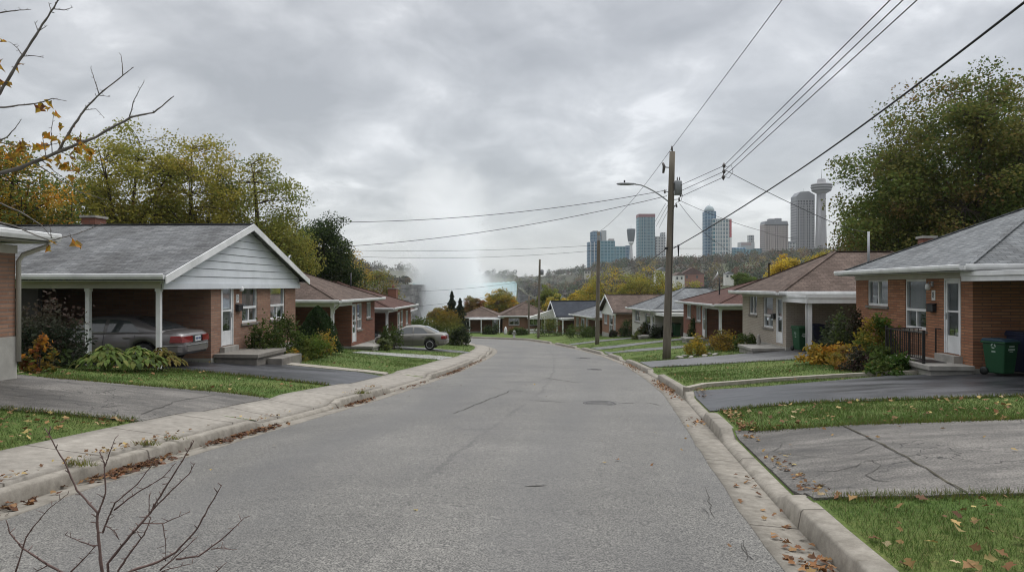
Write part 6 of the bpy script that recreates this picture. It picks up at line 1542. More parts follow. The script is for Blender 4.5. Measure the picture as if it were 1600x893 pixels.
def sedan(label, x, y, rz, paint, L=4.9, group=None, dz=0):
    z = gz(x, y)+.03+dz; r = thing('parked_car', label, 'car', (x, y, z), rz, group)
    k = L/4.9
    ztop = lerp_tab([(-2.45, .62), (-2.40, .88), (-2.25, .97), (-1.7, 1.0), (-1.0, .99), (.9, .95), (1.5, .90), (2.05, .79), (2.33, .66), (2.45, .50)])
    zb_ = lerp_tab([(-2.45, .40), (-2.35, .30), (-1.9, .24), (1.9, .22), (2.35, .26), (2.45, .34)])
    wd = lerp_tab([(-2.45, .68), (-2.36, .80), (-2.1, .88), (-1.3, .915), (1.0, .915), (1.8, .88), (2.2, .78), (2.38, .66), (2.45, .54)])
    axf, axr, ra = 1.46, -1.40, .375
    xs = np.unique(np.concatenate([np.linspace(-2.45, 2.45, 50), [-2.44, -2.42, -2.38, 2.38, 2.42, 2.44], *[c+ra*np.cos(np.linspace(0, math.pi, 17)) for c in (axf, axr)]]))
    vs = []; N = 8
    for q in xs:
        w, zt, zb = float(wd(q)), float(ztop(q)), float(zb_(q))
        for c in (axf, axr):
            if abs(q-c) < ra: zb = max(zb, .33+math.sqrt(max(0, ra*ra-(q-c)**2)))
        zs = zt-.075
        za = min(zb+.07, zs-.03); zm = min(max(.57, za+.02), zs-.015)
        half = [(0, zb+.0), (w*.84, zb), (w*.955, zb+.012), (w*.985, za), (w, zm), (w*.965, zs), (w*.90, zt-.012), (w*.6, zt+.022), (0, zt+.035)]
        vs += [(q*k, a_, b_) for a_, b_ in half]+[(q*k, -a_, b_) for a_, b_ in half[-2:0:-1]]
    M_ = 16; fs = [(i*M_+j, i*M_+(j+1) % M_, (i+1)*M_+(j+1) % M_, (i+1)*M_+j) for i in range(len(xs)-1) for j in range(M_)]
    fs += [tuple(range(M_)), tuple((len(xs)-1)*M_+j for j in range(M_-1, -1, -1))]
    b = MB(); b.add(vs, fs, True); b.build('body', paint, r, uv=False)
    # cabin
    zr_ = lerp_tab([(-1.86, .985), (-1.5, 1.16), (-1.05, 1.36), (-.6, 1.425), (-.1, 1.435), (.25, 1.40), (.6, 1.24), (1.12, .955)])
    wb, sl_ = .80, .44
    xs2 = np.linspace(-1.86, 1.12, 36); vs = []
    for q in xs2:
        zt = float(zr_(q)); y0 = wb; y1 = wb-max(zt-.95, 0)*sl_
        half = [(0, .90), (y0, .90), (y0, .95), (y0-(zt-.95)*sl_*.5, .95+(zt-.95)*.5), (y1+.0, zt-.02), (y1-.06, zt+.008), (y1*.5, zt+.024), (0, zt+.03)]
        vs += [(q*k, a_, b_) for a_, b_ in half]+[(q*k, -a_, b_) for a_, b_ in half[-2:0:-1]]
    M_ = 14; fs = [(i*M_+j, i*M_+(j+1) % M_, (i+1)*M_+(j+1) % M_, (i+1)*M_+j) for i in range(35) for j in range(M_)]+[tuple(range(M_)), tuple(35*M_+j for j in range(M_-1, -1, -1))]
    b = MB(); b.add(vs, fs, True); cab = b.build('cabin', paint, r, uv=False)
    DG = M_basic('tinted_glass', (.045, .053, .058), .06, .1, spec=.9) if 'tinted_glass' not in bpy.data.materials else bpy.data.materials['tinted_glass']
    for s in (-1, 1):
        for (xa, xb, xa2, xb2) in ((-1.28, -.36, -.92, -.36), (-.26, .98, -.26, .33)):
            pts = []; zl = .985
            n = 8
            low = [(xa+(xb-xa)*i/n, zl) for i in range(n+1)]
            upp = [(xa2+(xb2-xa2)*i/n, max(zl+.01, float(zr_(xa2+(xb2-xa2)*i/n))-.075)) for i in range(n+1)]
            g = MB(); vv = []
            for (lx, lz), (ux, uz) in zip(low, upp):
                for q, (px_, pz) in enumerate(((lx, lz), (ux, uz))): vv.append((px_*k, s*(wb-(pz-.95)*sl_+.007), pz))
            g.add(vv, [(2*i, 2*i+2, 2*i+3, 2*i+1) for i in range(n)]); g.build('side_window', DG, r, uv=False)
        # bright line under the windows, door gaps, handles, rubbing strip
        g = MB(); g.bar((-1.32*k, s*(wb-.005), .972), (1.02*k, s*(wb-.005), .972), .018, .014); g.build('window_trim', CHROME if paint.name.endswith('dark') else PLASTIC, r)
        for q in (.86, -.31, -1.16):
            g = MB(); yq = float(wd(q)); P = [(q*k, s*(yq*.985+.003), .32), (q*k, s*(yq+.003), .6), ((q-.02)*k, s*(yq*.967+.003), .90), ((q-.03)*k, s*(yq*.92+.003), .945)]
            g.tube(P, .006, 4, False); g.build('door_gap', PLASTIC, r)
        for q in (-.18, -1.06):
            g = MB(); g.box(q*k, (q+.2)*k, s*.893-.02, s*.893+.02, .80, .835); g.build('door_handle', paint, r)
        g = MB(); g.bar((-1.0*k, s*.922, .56), (1.0*k, s*.922, .56), .02, .035); g.build('rubbing_strip', paint, r)
        # wheels
        for c in (axf, axr):
            yc = s*.80; t = MB(); prof = [(.21, -.10), (.29, -.105), (.318, -.085), (.325, -.04), (.325, .04), (.318, .085), (.29, .105), (.21, .10)]
            t.lathe(prof, (c*k, yc, .325), 28, 'y'); wh = t.build('wheel', TYRE, r, uv=False)
            t = MB(); t.lathe([(.215, -.09), (.215, .102), (.19, .104), (.185, .07), (.05, .085), (.01, .09)] if s > 0 else [(.01, -.09), (.05, -.085), (.185, -.07), (.19, -.104), (.215, -.102), (.215, .09)], (c*k, yc, .325), 24, 'y'); t.build('rim', RIM, wh, uv=False)
            for a_ in range(6):
                an = a_*math.pi/3+.3; g = MB(); dr = Vector((math.cos(an), 0, math.sin(an))); g.bar(Vector((c*k, yc+s*.086, .325))+dr*.1, Vector((c*k, yc+s*.082, .325))+dr*.165, .05, .03, (0, 1, 0)); g.build('rim_opening', PLASTIC, wh, uv=False)
            t = MB(); t.lathe([(.34, -.14), (.34, .0)], (c*k, s*.78, .345), 20, 'y'); t.build('wheel_well', PLASTIC, r, uv=False)
        # tail and head lamps
        g = MB(); g.add([(-2.395*k, s*.30, .66), (-2.33*k, s*.78, .66), (-2.12*k, s*.872, .67), (-2.14*k, s*.865, .86), (-2.33*k, s*.77, .87), (-2.40*k, s*.30, .86), (-2.475*k, s*.30, .67), (-2.42*k, s*.80, .67), (-2.13*k, s*.912, .68), (-2.15*k, s*.895, .84), (-2.40*k, s*.79, .85), (-2.47*k, s*.30, .84)],
                       [(6,7,10,11), (7,8,9,10), (0,6,11,5), (2,3,9,8), (5,11,10,4), (4,10,9,3), (0,1,7,6), (1,2,8,7)]); g.build('tail_lamp', REDLAMP, r, uv=False)
        g = MB(); g.add([(2.40*k, s*.36, .56), (2.30*k, s*.74, .57), (2.10*k, s*.83, .60), (2.07*k, s*.82, .72), (2.25*k, s*.73, .70), (2.37*k, s*.36, .65), (2.2*k, s*.4, .56), (2.2*k, s*.4, .66)], [(0,1,4,5), (1,2,3,4), (0,5,7,6), (5,4,3,7), (0,6,2,1)]); g.build('headlamp', LENS, r, uv=False)
        g = MB(); g.box(.78*k, .98*k, s*.86-.09, s*.86+.09, .97, 1.10); g.build('mirror', paint, r, bevel=.03, uv=False)
    def glasspane(tab, off, name):
        g = MB(); vv = []
        for q in tab:
            zt = float(zr_(q)); hw = wb-(zt-.95)*sl_-.085
            sl2 = (float(zr_(q+.02))-float(zr_(q-.02)))/.04; nrm = Vector((-sl2, 0, 1)).normalized()*.012
            for w_ in (-1, -.5, 0, .5, 1): vv.append((q*k+nrm.x, hw*w_, zt+.03-.016*abs(w_)+nrm.z))
        n = len(tab); g.add(vv, [(i*5+j, i*5+j+1, (i+1)*5+j+1, (i+1)*5+j) for i in range(n-1) for j in range(4)], True); g.build(name, DG, r, uv=False)
    glasspane([1.06, .92, .75, .58, .42, .32], 0, 'windscreen'); glasspane([-1.80, -1.65, -1.45, -1.25, -1.1, -1.0], 0, 'rear_window')
    # bumpers, plate, boot edge
    g = MB(); P = [(-2.44, .0), (-2.42, .55), (-2.30, .86), (-1.95, .935)]; pts = [(a_*k, -b_, 0) for a_, b_ in P[::-1]]+[(a_*k, b_, 0) for a_, b_ in P[1:]]
    for zc, h, nm, mm, o_ in ((.47, .20, 'bumper', paint, .05), (.59, .028, 'bumper_trim', CHROME, .062)):
        g = MB(); n = len(pts); v = []
        for (a_, b_, _) in pts:
            d = Vector((a_*1.0+.9, b_, 0)).normalized()*o_
            v += [(a_, b_, zc-h/2), (a_+d.x, b_+d.y, zc-h/2+.02*(h > .1)), (a_+d.x, b_+d.y, zc+h/2-.01), (a_, b_, zc+h/2)]
        f = [(i*4+j, i*4+(j+1) % 4, (i+1)*4+(j+1) % 4, (i+1)*4+j) for i in range(n-1) for j in range(4)]+[(3,2,1,0), tuple((n-1)*4+j for j in range(4))]
        g.add(v, f, False); g.build(nm, mm, r, uv=False)
    g = MB(); g.box(-2.475*k, -2.45*k, -.16, .16, .68, .84); pl = g.build('number_plate', PLATE, r)
    g = MB(); g.box(-2.455*k, -2.40*k, -.29, .29, .655, .86); g.build('plate_recess', PLASTIC, r)
    for i in range(6):
        g = MB(); yq = -.125+i*.045+(.02 if i > 2 else 0); g.box(-2.479*k, -2.4755*k, yq-.014, yq+.014, .73, .80); g.build('plate_mark', INK, pl)
    return r
P_GREY = carpaint('paint_grey_dark', (.15, .14, .14)); P_CHAMP = carpaint('paint_champagne', (.15, .142, .125)); P_WHITE = carpaint('paint_silver', (.42, .43, .44)); P_BLACK = carpaint('paint_black_dark', (.02, .021, .023))
cx_, cy_ = root_pt(-9.32, 22.9, 90-LTILT, -1.62, 2.2)
sedan('dark grey sedan with red tail lamps parked in the carport of the gabled house', cx_, cy_, R(180-LTILT), P_GREY, 5.15).scale = (1, 1, .93)
sedan('champagne sedan parked on the drive before the red brick bungalow', -6.2, 45.25, R(180-2), P_CHAMP, 4.55)
sedan('silver car half hidden behind the orange topped shrub at the bend', -6.6, 61.6, R(180+4), P_WHITE, 4.4)
sedan('black car standing inside the carport behind the champagne sedan', -10.6, 48.4, R(2), P_BLACK, 4.6)

# ================================================================== bins
GREENB = M_basic('green_plastic', (.008, .060, .022), .5, .1, 3, spec=.4); BLUEB = M_basic('blue_plastic', (.008, .014, .045), .5, .1, 3, spec=.4); SKYLID = M_basic('lid_sky_tint', (.02, .055, .085), .45, .1, 3, spec=.4); MARK = M_basic('pale_print', (.42, .50, .45), .6, .1, 6); DKB = M_basic('dark_plastic', (.014, .016, .015), .5, .1)  # the bluish lid colour holds the sky's reflection on its top
def bin_(label, x, y, rz, m, lid, h=.98, marks=True, group='wheeled bins beside the houses'):
    r = thing('wheeled_bin', label, 'bin', (x, y, gz(x, y)+.03), rz, group)
    w0, w1, d0, d1 = .19, .245, .22, .29; g = MB(); z0, z1 = .06, h-.1
    g.add([(-w0,-d0,z0), (w0,-d0,z0), (w0,d0,z0), (-w0,d0,z0), (-w1,-d1,z1), (w1,-d1,z1), (w1,d1,z1), (-w1,d1,z1)], [(0,3,2,1), (4,5,6,7), (0,1,5,4), (1,2,6,5), (2,3,7,6), (3,0,4,7)]); g.build('body', m, r, bevel=.03)
    g = MB(); g.box(-w1-.025, w1+.025, -d1-.025, d1+.02, z1, z1+.05); g.build('rim', m, r, bevel=.012)
    g = MB(); g.prism([(-w1-.02, -d1-.04, z1+.052), (-w1-.02, d1+.03, z1+.052), (-w1-.02, d1-.02, z1+.12), (-w1-.02, -d1+.06, z1+.10)], (2*w1+.04, 0, 0)); g.build('lid', lid, r, bevel=.015)
    g = MB(); g.tube([(-w1+.06, d1+.08, z1+.03), (w1-.06, d1+.08, z1+.03)], .016, 8); g.build('handle', DKB, r)
    for s in (-1, 1):
        g = MB(); g.lathe([(.03, -.025), (.1, -.025), (.1, .025), (.03, .025)], (s*(w0+.03), d0+.03, .10), 16, 'x'); g.build('wheel', DKB, r)
    if marks:
        # pale printed mark on the front and a round arrow mark on the side
        yf = lambda z: -(d0+(d1-d0)*(z-z0)/(z1-z0))-.004
        for za, zb, wa in ((.70, .735, .09), (.62, .665, .115), (.585, .605, .06)):
            g = MB(); g.add([(-wa, yf(za), za), (wa, yf(za), za), (wa, yf(zb), zb), (-wa, yf(zb), zb)], [(0, 1, 2, 3)]); g.build('printed_mark', MARK, r, fix=False)
        xf = lambda z: -(w0+(w1-w0)*(z-z0)/(z1-z0))-.004
        for a0 in (0, 1, 2):
            g = MB(); v = []
            for i in range(5):
                t = a0*2.094+i*.36
                for q in (.035, .062): v.append((xf(.72+q*math.sin(t)), q*math.cos(t), .72+q*math.sin(t)))
            g.add(v, [(2*i, 2*i+1, 2*i+3, 2*i+2) for i in range(4)]); g.build('arrow_mark', MARK, r, fix=False)
        g = MB(); g.add([(xf(.57), -.05, .57), (xf(.57), .05, .57), (xf(.60), .05, .60), (xf(.60), -.05, .60)], [(0, 1, 2, 3)]); g.build('printed_mark', MARK, r, fix=False)
    return r
x, y = X(1563, 17.95), 17.95
bin_('green wheeled bin with pale printed marks against the orange brick wall', x, y, R(20), GREENB, SKYLID, .88)
bin_('dark blue wheeled bin right of the marked green one', x+.75, y+.25, R(12), BLUEB, BLUEB, 1.04, False)
x, y = X(1251, 30.0), 30.0
bin_('green wheeled bin under the white carport of the beige house', x, y, R(10), GREENB, GREENB, 1.0, True)
bin_('blue wheeled bin between the beige house bin and the white post', x+.72, y+.2, R(5), BLUEB, BLUEB, 1.02, False)
x, y = root_pt(*L2, -1.7, 1.6); bin_('black wheeled bin in the carport of the red brick bungalow by the evergreen', x, y, R(10), DKB, DKB, 1.0, False)
x, y = X(1057, 56.5), 56.5; bin_('dark green wheeled bin by the carport of the pale sided bungalow', x, y, R(10), GREENB, DKB, 1.0, False)

# ================================================================== poles and wires
WOOD = M_basic('weathered_pole', (.155, .135, .108), .9, .3, 5, .5, 30, .15, stretch=(1, 1, .12)); CER = M_basic('insulator', (.10, .09, .085), .4, .2); LAMPM = M_basic('lamp_grey', (.24, .25, .26), .5, .1)
def pole(name, label, px0, px1, d, pytop, r0, r1, group='wooden utility poles along the kerb', lamp=None):
    x0 = X(px0, d); z0 = gz(x0, d); r = thing(name, label, 'utility pole', (x0, d, z0), 0, group)
    x1 = X(px1, d)-x0; zt = T_top(pytop, d)-z0
    g = MB(); g.tube([(x1*t, 0, -.5+(zt+.5)*t) for t in [i/8 for i in range(9)]], [r0+(r1-r0)*i/8 for i in range(9)], 14); g.build('shaft', WOOD, r, uv=False)
    return r, lambda py: Vector((x1*((T_top(py, d)-z0)/zt), 0, T_top(py, d)-z0))
dP = 33.5
r, pt = pole('utility_pole', 'tall leaning wooden utility pole with street lamp and transformer on the right lawn', 1041, 1050.5, dP, 237, .19, .125)
u = dP/F  # metres per photograph pixel at the pole
q = pt(237); g = MB(); g.tube([q, q+Vector((-.02, 0, .14)), q+Vector((-.02, 0, .26))], [.03, .05, .03], 8); g.build('insulator', CER, r)
q = pt(262); g = MB(); g.bar(q, q+Vector((-.42, -.05, .02)), .04); g.tube([q+Vector((-.42, -.05, .22)), q+Vector((-.36, -.05, .05)), q+Vector((-.40, -.05, -.25))], [.05, .07, .05], 8); g.build('cutout_fuse', CER, r)
q = pt(292); g = MB(); g.lathe([(.06, -.38), (.17, -.36), (.18, .22), (.15, .27), (.04, .30)], (q.x+.30, -.06, q.z), 14); g.build('transformer_can', LAMPM, r)
for dz_ in (-.25, .2): g = MB(); g.box(q.x+.08, q.x+.2, -.12, .0, q.z+dz_-.03, q.z+dz_+.03); g.build('bracket', GALV, r)
for k_, dx_ in ((.38, .26), (.40, .36)): g = MB(); g.tube([(q.x+dx_, -.06, q.z+.28), (q.x+dx_, -.06, q.z+.44)], [.03, .02], 7); g.build('bushing', CER, r)
for py, dx_ in ((300, -.3), (312, .36), (322, .25), (305, .42)):
    q2 = pt(py); g = MB(); g.bar(q2, q2+Vector((dx_, -.05, .02)), .03); g.tube([q2+Vector((dx_, -.05, -.06)), q2+Vector((dx_, -.05, .10))], [.045, .03], 7); g.build('insulator', CER, r)
g = MB(); q2 = pt(300); g.tube([q2+Vector((.36, -.1, .0)), q2+Vector((.5, -.1, -.15)), q2+Vector((.42, -.1, -.4)), q2+Vector((.2, -.1, -.5)), q2+Vector((.02, -.13, -.9))], .012, 5); g.build('jumper_cable', BLACK, r)
q = pt(318); arm = [q, q+Vector((-.42, -.1, .32)), q+Vector((-.92, -.2, .66)), q+Vector((-1.4, -.3, .80)), q+Vector((-1.75, -.36, .84))]
g = MB(); g.tube(bez(arm[0], (arm[1]+arm[2])/2+Vector((-.1, 0, .12)), arm[3], 8)+[arm[4]], .032, 8); ao = g.build('lamp_arm', GALV, r, uv=False)
hd_ = arm[4]; g = MB(); g.lathe([(.05, .10), (.09, 0), (.13, -.25), (.13, -.55), (.08, -.72), (.02, -.76)], (0, 0, 0), 12, 'x'); h_ = g.build('lamp_head', LAMPM, ao, uv=False); h_.location = hd_; h_.scale = (1, 1, .5)
g = MB(); g.lathe([(.035, 0), (.035, .09), (.01, .11)], (hd_.x-.4, hd_.y, hd_.z+.06), 8); g.build('photocell', DKB, ao)
g = MB(); q3 = pt(388); g.box(q3.x-.24, q3.x-.11, -.16, -.04, q3.z-.05, q3.z+.05); g.build('cable_clamp', BLACK, r)
g = MB(); q3 = pt(385); g.bar(q3, q3+Vector((.42, -.02, 0)), .03); g.tube([q3+Vector((.4, -.02, .08)), q3+Vector((.4, -.02, -.45))], [.05, .02], 7); g.build('bracket', BLACK, r)
# a cable run down the shaft
g = MB(); g.tube([pt(p)+Vector((.10, -.14, 0)) for p in (330, 380, 440, 500, 545)], .014, 5); g.build('riser_cable', BLACK, r)
r2_, pt2 = pole('utility_pole', 'second wooden utility pole further down the lawns before the blue towers', 933, 935.5, 57.5, 362, .17, .12)
q = pt2(372); g = MB(); g.box(q.x-.12, q.x+.12, -.2, -.1, q.z-.2, q.z+.2); g.build('bracket', GALV, r2_)
r3_, pt3 = pole('utility_pole', 'thin dark third pole with a small lamp arm near the bend', 841, 843.5, 75.5, 405, .13, .10)
q = pt3(440); g = MB(); g.tube(bez(q, q+Vector((-.9, -.2, .3)), q+Vector((-1.6, -.3, .45)), 6), .03, 7); ao = g.build('lamp_arm', GALV, r3_)
g = MB(); g.lathe([(.04, .05), (.1, 0), (.12, -.5), (.03, -.6)], (0, 0, 0), 10, 'x'); h_ = g.build('lamp_head', LAMPM, ao); h_.location = q+Vector((-1.6, -.3, .45)); h_.scale = (1, 1, .5)
q = pt3(425); g = MB(); g.lathe([(.16, -.3), (.18, .2), (.05, .3)], (q.x+.25, 0, q.z), 12); g.build('transformer_can', LAMPM, r3_)
r4_, pt4 = pole('utility_pole', 'short dark pole in front of the house facing up the street', 826, 826.5, 84, 462, .12, .1)
def wire(label, pts, rad, sag=0., group='overhead wires of the street', name='overhead_wire'):
    """pts in camera-level coordinates; sag below each chord"""
    o_ = Vector(pts[0]); g = MB(); P = []
    for a_, b_ in zip(pts[:-1], pts[1:]):
        a_, b_ = Vector(a_), Vector(b_); n = 16
        for i in range(n): t = i/n; p = a_.lerp(b_, t); p.z -= sag*4*t*(1-t); P.append(p-o_)
    P.append(Vector(pts[-1])-o_); g.tube(P, rad, 5, True); w = g.build(name, WIREM, None, fix=False, uv=False); w.location = o_
    return tag(w, label, 'wire', group)
WIREM = M_basic('wire_black', (.03, .03, .032), .6, .1)
def beyond(p, q, k): return q+(q-p)*k
p0, p1 = at(1050, 231, dP), at(1222, 0, 17); wire('thin single wire rising from the main pole top to the upper frame edge', [p0, p1, beyond(p0, p1, 1.2)], .010)
wire('thin wire from the main pole top down to the second pole', [p0, at(936, 362, 57.5)], .010, .4)
sp_ = [at(1131, 259, 29), at(1131, 268, 29), at(1130, 277, 29)]; fr_ = [(1391, 13), (1411, 13), (1433, 12.8)]
for i, nm in enumerate(('uppermost', 'middle', 'lowest')):
    q = at(1062, 290+i*9, dP); e_ = at(fr_[i][0], 0, fr_[i][1]); wire(f'{nm} of the three parallel wires leaving the frame at the upper right', [q, sp_[i], e_, beyond(sp_[i], e_, 1.)], .0115)
g = MB(); o0 = sp_[1]
for i in range(3): g.tube([sp_[i]-o0+Vector((0, -.02, -.08)), sp_[i]-o0+Vector((0, -.02, 0)), sp_[i]-o0+Vector((0, -.02, .09))], [.035, .075, .035], 8)
g.tube([sp_[0]-o0+Vector((0, -.02, .12)), sp_[2]-o0+Vector((0, -.02, -.12))], .018, 6); g.tube([Vector((.02, 0, .15)), Vector((.3, 0, .25)), Vector((.36, 0, 0)), Vector((.2, 0, -.25)), Vector((.02, 0, -.2))], .01, 5)
w = g.build('wire_spacer', CER, None); w.location = o0; tag(w, 'small dark insulator rack where the three parallel wires bend', 'wire spacer')
c0, c1 = at(1052, 388, dP), at(1600, 4, 10.5); wire('thick black cable climbing across the towers to the right frame edge', [c0, at(1245, 268, 22), c1, beyond(at(1245, 268, 22), c1, .8)], .021, .06)
wire('thick black cable sloping down from the main pole to the second pole', [at(1043, 387, dP), at(1012, 410, 42), at(936, 440, 57.5)], .018)
wire('upper of the two cables crossing the street to the left hand trees', [at(1042, 297, dP), at(523, 347, 34)], .013, .35)
wire('lower of the two cables crossing the street to the left hand trees', [at(1042, 306, dP), at(535, 385, 36)], .013, .35)
wire('upper of the two thin far wires passing before the mist', [at(933, 383, 57.5), at(556, 391, 64)], .012, .2)
wire('lower of the two thin far wires passing before the mist', [at(933, 391, 57.5), at(548, 400, 64)], .012, .35)
wire('wire from the insulator rack down to the mast of the orange brick house', [at(1134, 266, 29), at(1300, 347, 27), at(1352, 362, 26.6)], .012, .05)
wire('upper thin wire from the main pole to the beige house', [at(1064, 314, dP), at(1192, 361, 36), at(1250, 372, 38)], .010, .1)
wire('lower thin wire from the main pole to the hooked mast on the reddish roof', [at(1062, 318, dP), at(1110, 372, 40), at(1187, 417, 47)], .010, .1)
wire('thin level wire from the main pole bracket towards the towers', [at(1058, 388, dP), at(1110, 388, 60)], .010)
wire('thin wire from the third pole across the front of the waterfall, upper', [at(842, 436, 75.5), at(640, 455, 80)], .012, .25)
wire('thin wire from the third pole across the front of the waterfall, lower', [at(842, 446, 75.5), at(655, 478, 70)], .012, .25)
for i in range(3): wire(('first', 'second', 'third')[i]+' thin wire from the left falling from the lamp pole towards teal tower', [at(1040+i*3, 318+i*3, dP), at(1020+i*5, 352+i*2, 48)], .009)

# ================================================================== street things
HYD = M_basic('hydrant_grey', (.30, .30, .28), .6, .2)
x = X(797, 76.5); x, y = max(x, float(xR(77.2))+.7), 77.2; r = thing('fire_hydrant', 'small grey fire hydrant at the kerb of the bend', 'hydrant', (x, y, gz(x, y)))
g = MB(); g.lathe([(.16, 0), (.16, .06), (.11, .08), (.11, .55), (.15, .58), (.15, .62), (.12, .72), (.03, .78)], (0, 0, 0), 14); g.build('barrel', HYD, r)
for s in (-1, 1): g = MB(); g.lathe([(.06, 0), (.06, .1*s), (.045, .13*s)], (s*.1, 0, .42), 10, 'x'); g.build('outlet_cap', HYD, r)
def manhole(px, py, w, label):
    lo = [d for d in _ds if -(py-HZ)/F*d < float(zr(d))]; d = lo[0]; x = X(px, d); z = float(zr(d))+.04
    r = thing('manhole_cover', label, 'manhole', (x, d, z), 0, 'iron covers set in the road')
    g = MB(); g.lathe([(w*.86, -.05), (w*.86, .006), (w*1.0, .010), (w*1.0, -.05)], (0, 0, 0), 28); g.build('ring', M_basic('iron_ring', (.085, .082, .08), .6, .3, 12), r)
    g = MB(); g.lathe([(w*.84, -.04), (w*.84, .004), (.01, .006)], (0, 0, 0), 28)
    o = g.build('lid', M_basic('iron_lid', (.10, .097, .094), .65, .35, 14, .8, 30), r)
    for i in range(4): g = MB(); g.box(-w*.5, w*.5, -w*.55+i*w*.36-.02, -w*.55+i*w*.36+.02, .006, .011); g.build('lid_rib', IRONLID, r)
IRONLID = M_basic('iron_rib', (.11, .105, .10), .6, .3)
manhole(937, 632.5, .36, 'round iron manhole cover nearest the viewer in the right lane')
manhole(929, 578.5, .30, 'small dark iron cover further along the right lane')
manhole(912, 560.5, .40, 'farthest iron cover in the right lane before the bend')
# stones around the yellow shrub
q = gp(1092, 557); rnd = random.Random(3)
for i in range(9):
    a_ = i*.7; g = MB(); s = rnd.uniform(.09, .15); g.lathe([(.01, -s*.5), (s*.8, -s*.3), (s, .05), (s*.7, s*.5), (.02, s*.62)], (0, 0, 0), 8); x, y = q[0]+.85*math.cos(a_), q[1]+.3+.7*math.sin(a_)
    o = g.build('stone', CONC); o.location = (x, y, gz(x, y)+.02); o.rotation_euler = (rnd.uniform(-.3, .3), rnd.uniform(-.3, .3), rnd.uniform(0, 6)); tag(o, 'grey stone in the ring round the yellow shrub', 'stone', 'stones round the yellow shrub')
x, y = root_pt(*BH, 4.6, -.55)
g = MB(); g.lathe([(.02, 0), (.14, .0), (.10, .12), (.07, .3), (.11, .42), (.09, .52), (.05, .6), (.07, .68), (.02, .74)], (0, 0, 0), 12); o = g.build('garden_ornament', CONC); o.location = (x, y, gz(x, y)); tag(o, 'small pale stone ornament among the shrubs of the beige house', 'ornament')
for i, (px, py, lb) in enumerate(((790, 521, 'white garden ornament by the house facing up the street'), (1097, 549, None))):
    if not lb: continue
    d = 85.; x = X(px, d); g = MB(); g.lathe([(.02, 0), (.2, 0), (.14, .2), (.2, .5), (.1, .8), (.02, .9)], (0, 0, 0), 10); o = g.build('garden_ornament', WHITE); o.location = (x, d, gz(x, d)); tag(o, lb, 'ornament')
# ================================================================== grass blades, fallen leaves
def in_poly(P, poly):
    x, y = P[:, 0], P[:, 1]; ins = np.zeros(len(P), bool); n = len(poly)
    for i in range(n):
        x1, y1 = poly[i]; x2, y2 = poly[(i+1) % n]
        c = ((y1 > y) != (y2 > y)) & (x < (x2-x1)*(y-y1)/(y2-y1+1e-12)+x1); ins ^= c
    return ins
DRIVES = [D_OLD_R, D_DARK_R, D_R2, D_OLD_L, D_DARK_L]
def lawn_points(n, x0, x1, y0, y1, rng, edge=True):
    y = rng.uniform(y0, y1, n); x = rng.uniform(x0, x1, n); P = np.stack([x, y], 1)
    l, r = xL(y), xR(y); ok = (x < l-1.27/_cos(xL, y)) | (x > r+.26/_cos(xR, y))
    for d in DRIVES: ok &= ~in_poly(P, d)
    px = x/np.maximum(y, .1)*F
    return P[ok & (np.abs(px) < 900)]
rng = np.random.default_rng(77); PP = []
for y0, y1, x0, x1, dens in ((3.5, 7.8, 2, 7, 4200), (7.2, 11.5, -9, -4.5, 2600), (10.8, 14.8, 3, 13, 2000), (13.5, 22, -16, -4, 620), (16.5, 24.5, 4, 17, 520), (22, 34, -12, -3, 230), (24, 38, 5, 14, 170), (34, 60, -9, -2, 60), (38, 70, 4, 12, 50)):
    PP.append(lawn_points(int(dens*(y1-y0)*(x1-x0)), x0, x1, y0, y1, rng))
P = np.concatenate(PP)
def vnoise(x, y, s): return .5+.25*np.sin(x*s+1.3*np.sin(y*s*.7))+.25*np.sin(y*s*1.3+1.7*np.sin(x*s*.6+2))
bedn = vnoise(P[:, 0], P[:, 1], 1.3); keep = rng.uniform(0, 1, len(P)) < .25+.75*bedn*vnoise(P[:, 0]+9, P[:, 1], 3.1)*1.5; P = P[keep]; bedn = bedn[keep]
n = len(P); z = land(P[:, 0], P[:, 1]); d = P[:, 1]
h = rng.uniform(.022, .052, n)*(1+.7*(bedn-.5)); w = np.clip(d/1150, .0035, .03)*rng.uniform(.7, 1.3, n); h = h+d*.0004
a_ = rng.uniform(0, 6.283, n); ln = rng.normal(size=(n, 2))*h[:, None]*.55
b0 = np.stack([P[:, 0]-np.cos(a_)*w/2, P[:, 1]-np.sin(a_)*w/2, z-.004], 1); b1 = np.stack([P[:, 0]+np.cos(a_)*w/2, P[:, 1]+np.sin(a_)*w/2, z-.004], 1)
tp = np.stack([P[:, 0]+ln[:, 0], P[:, 1]+ln[:, 1], z+h], 1)
V = np.stack([b0, b1, tp], 1).reshape(-1, 3)
g_ = np.array([[.066, .120, .026], [.092, .148, .036], [.055, .085, .023], [.15, .142, .06], [.185, .15, .08]]); pr = np.stack([.34+0*bedn, .30*bedn+.1, .34*(1-bedn)+.06, .10+.08*bedn, .04+0*bedn], 1); pr /= pr.sum(1)[:, None]
ci = (rng.uniform(0, 1, (n, 1)) > np.cumsum(pr, 1)).sum(1).clip(0, 4); C = g_[ci]*(1+rng.uniform(-.25, .25, (n, 1)))
o = raw_mesh('lawn_grass', V, np.arange(3*n), 3, LEAF, None, C); tag(o, 'short green grass blades covering the lawns on both sides', 'grass', None, 'stuff')
print('grass blades', n)
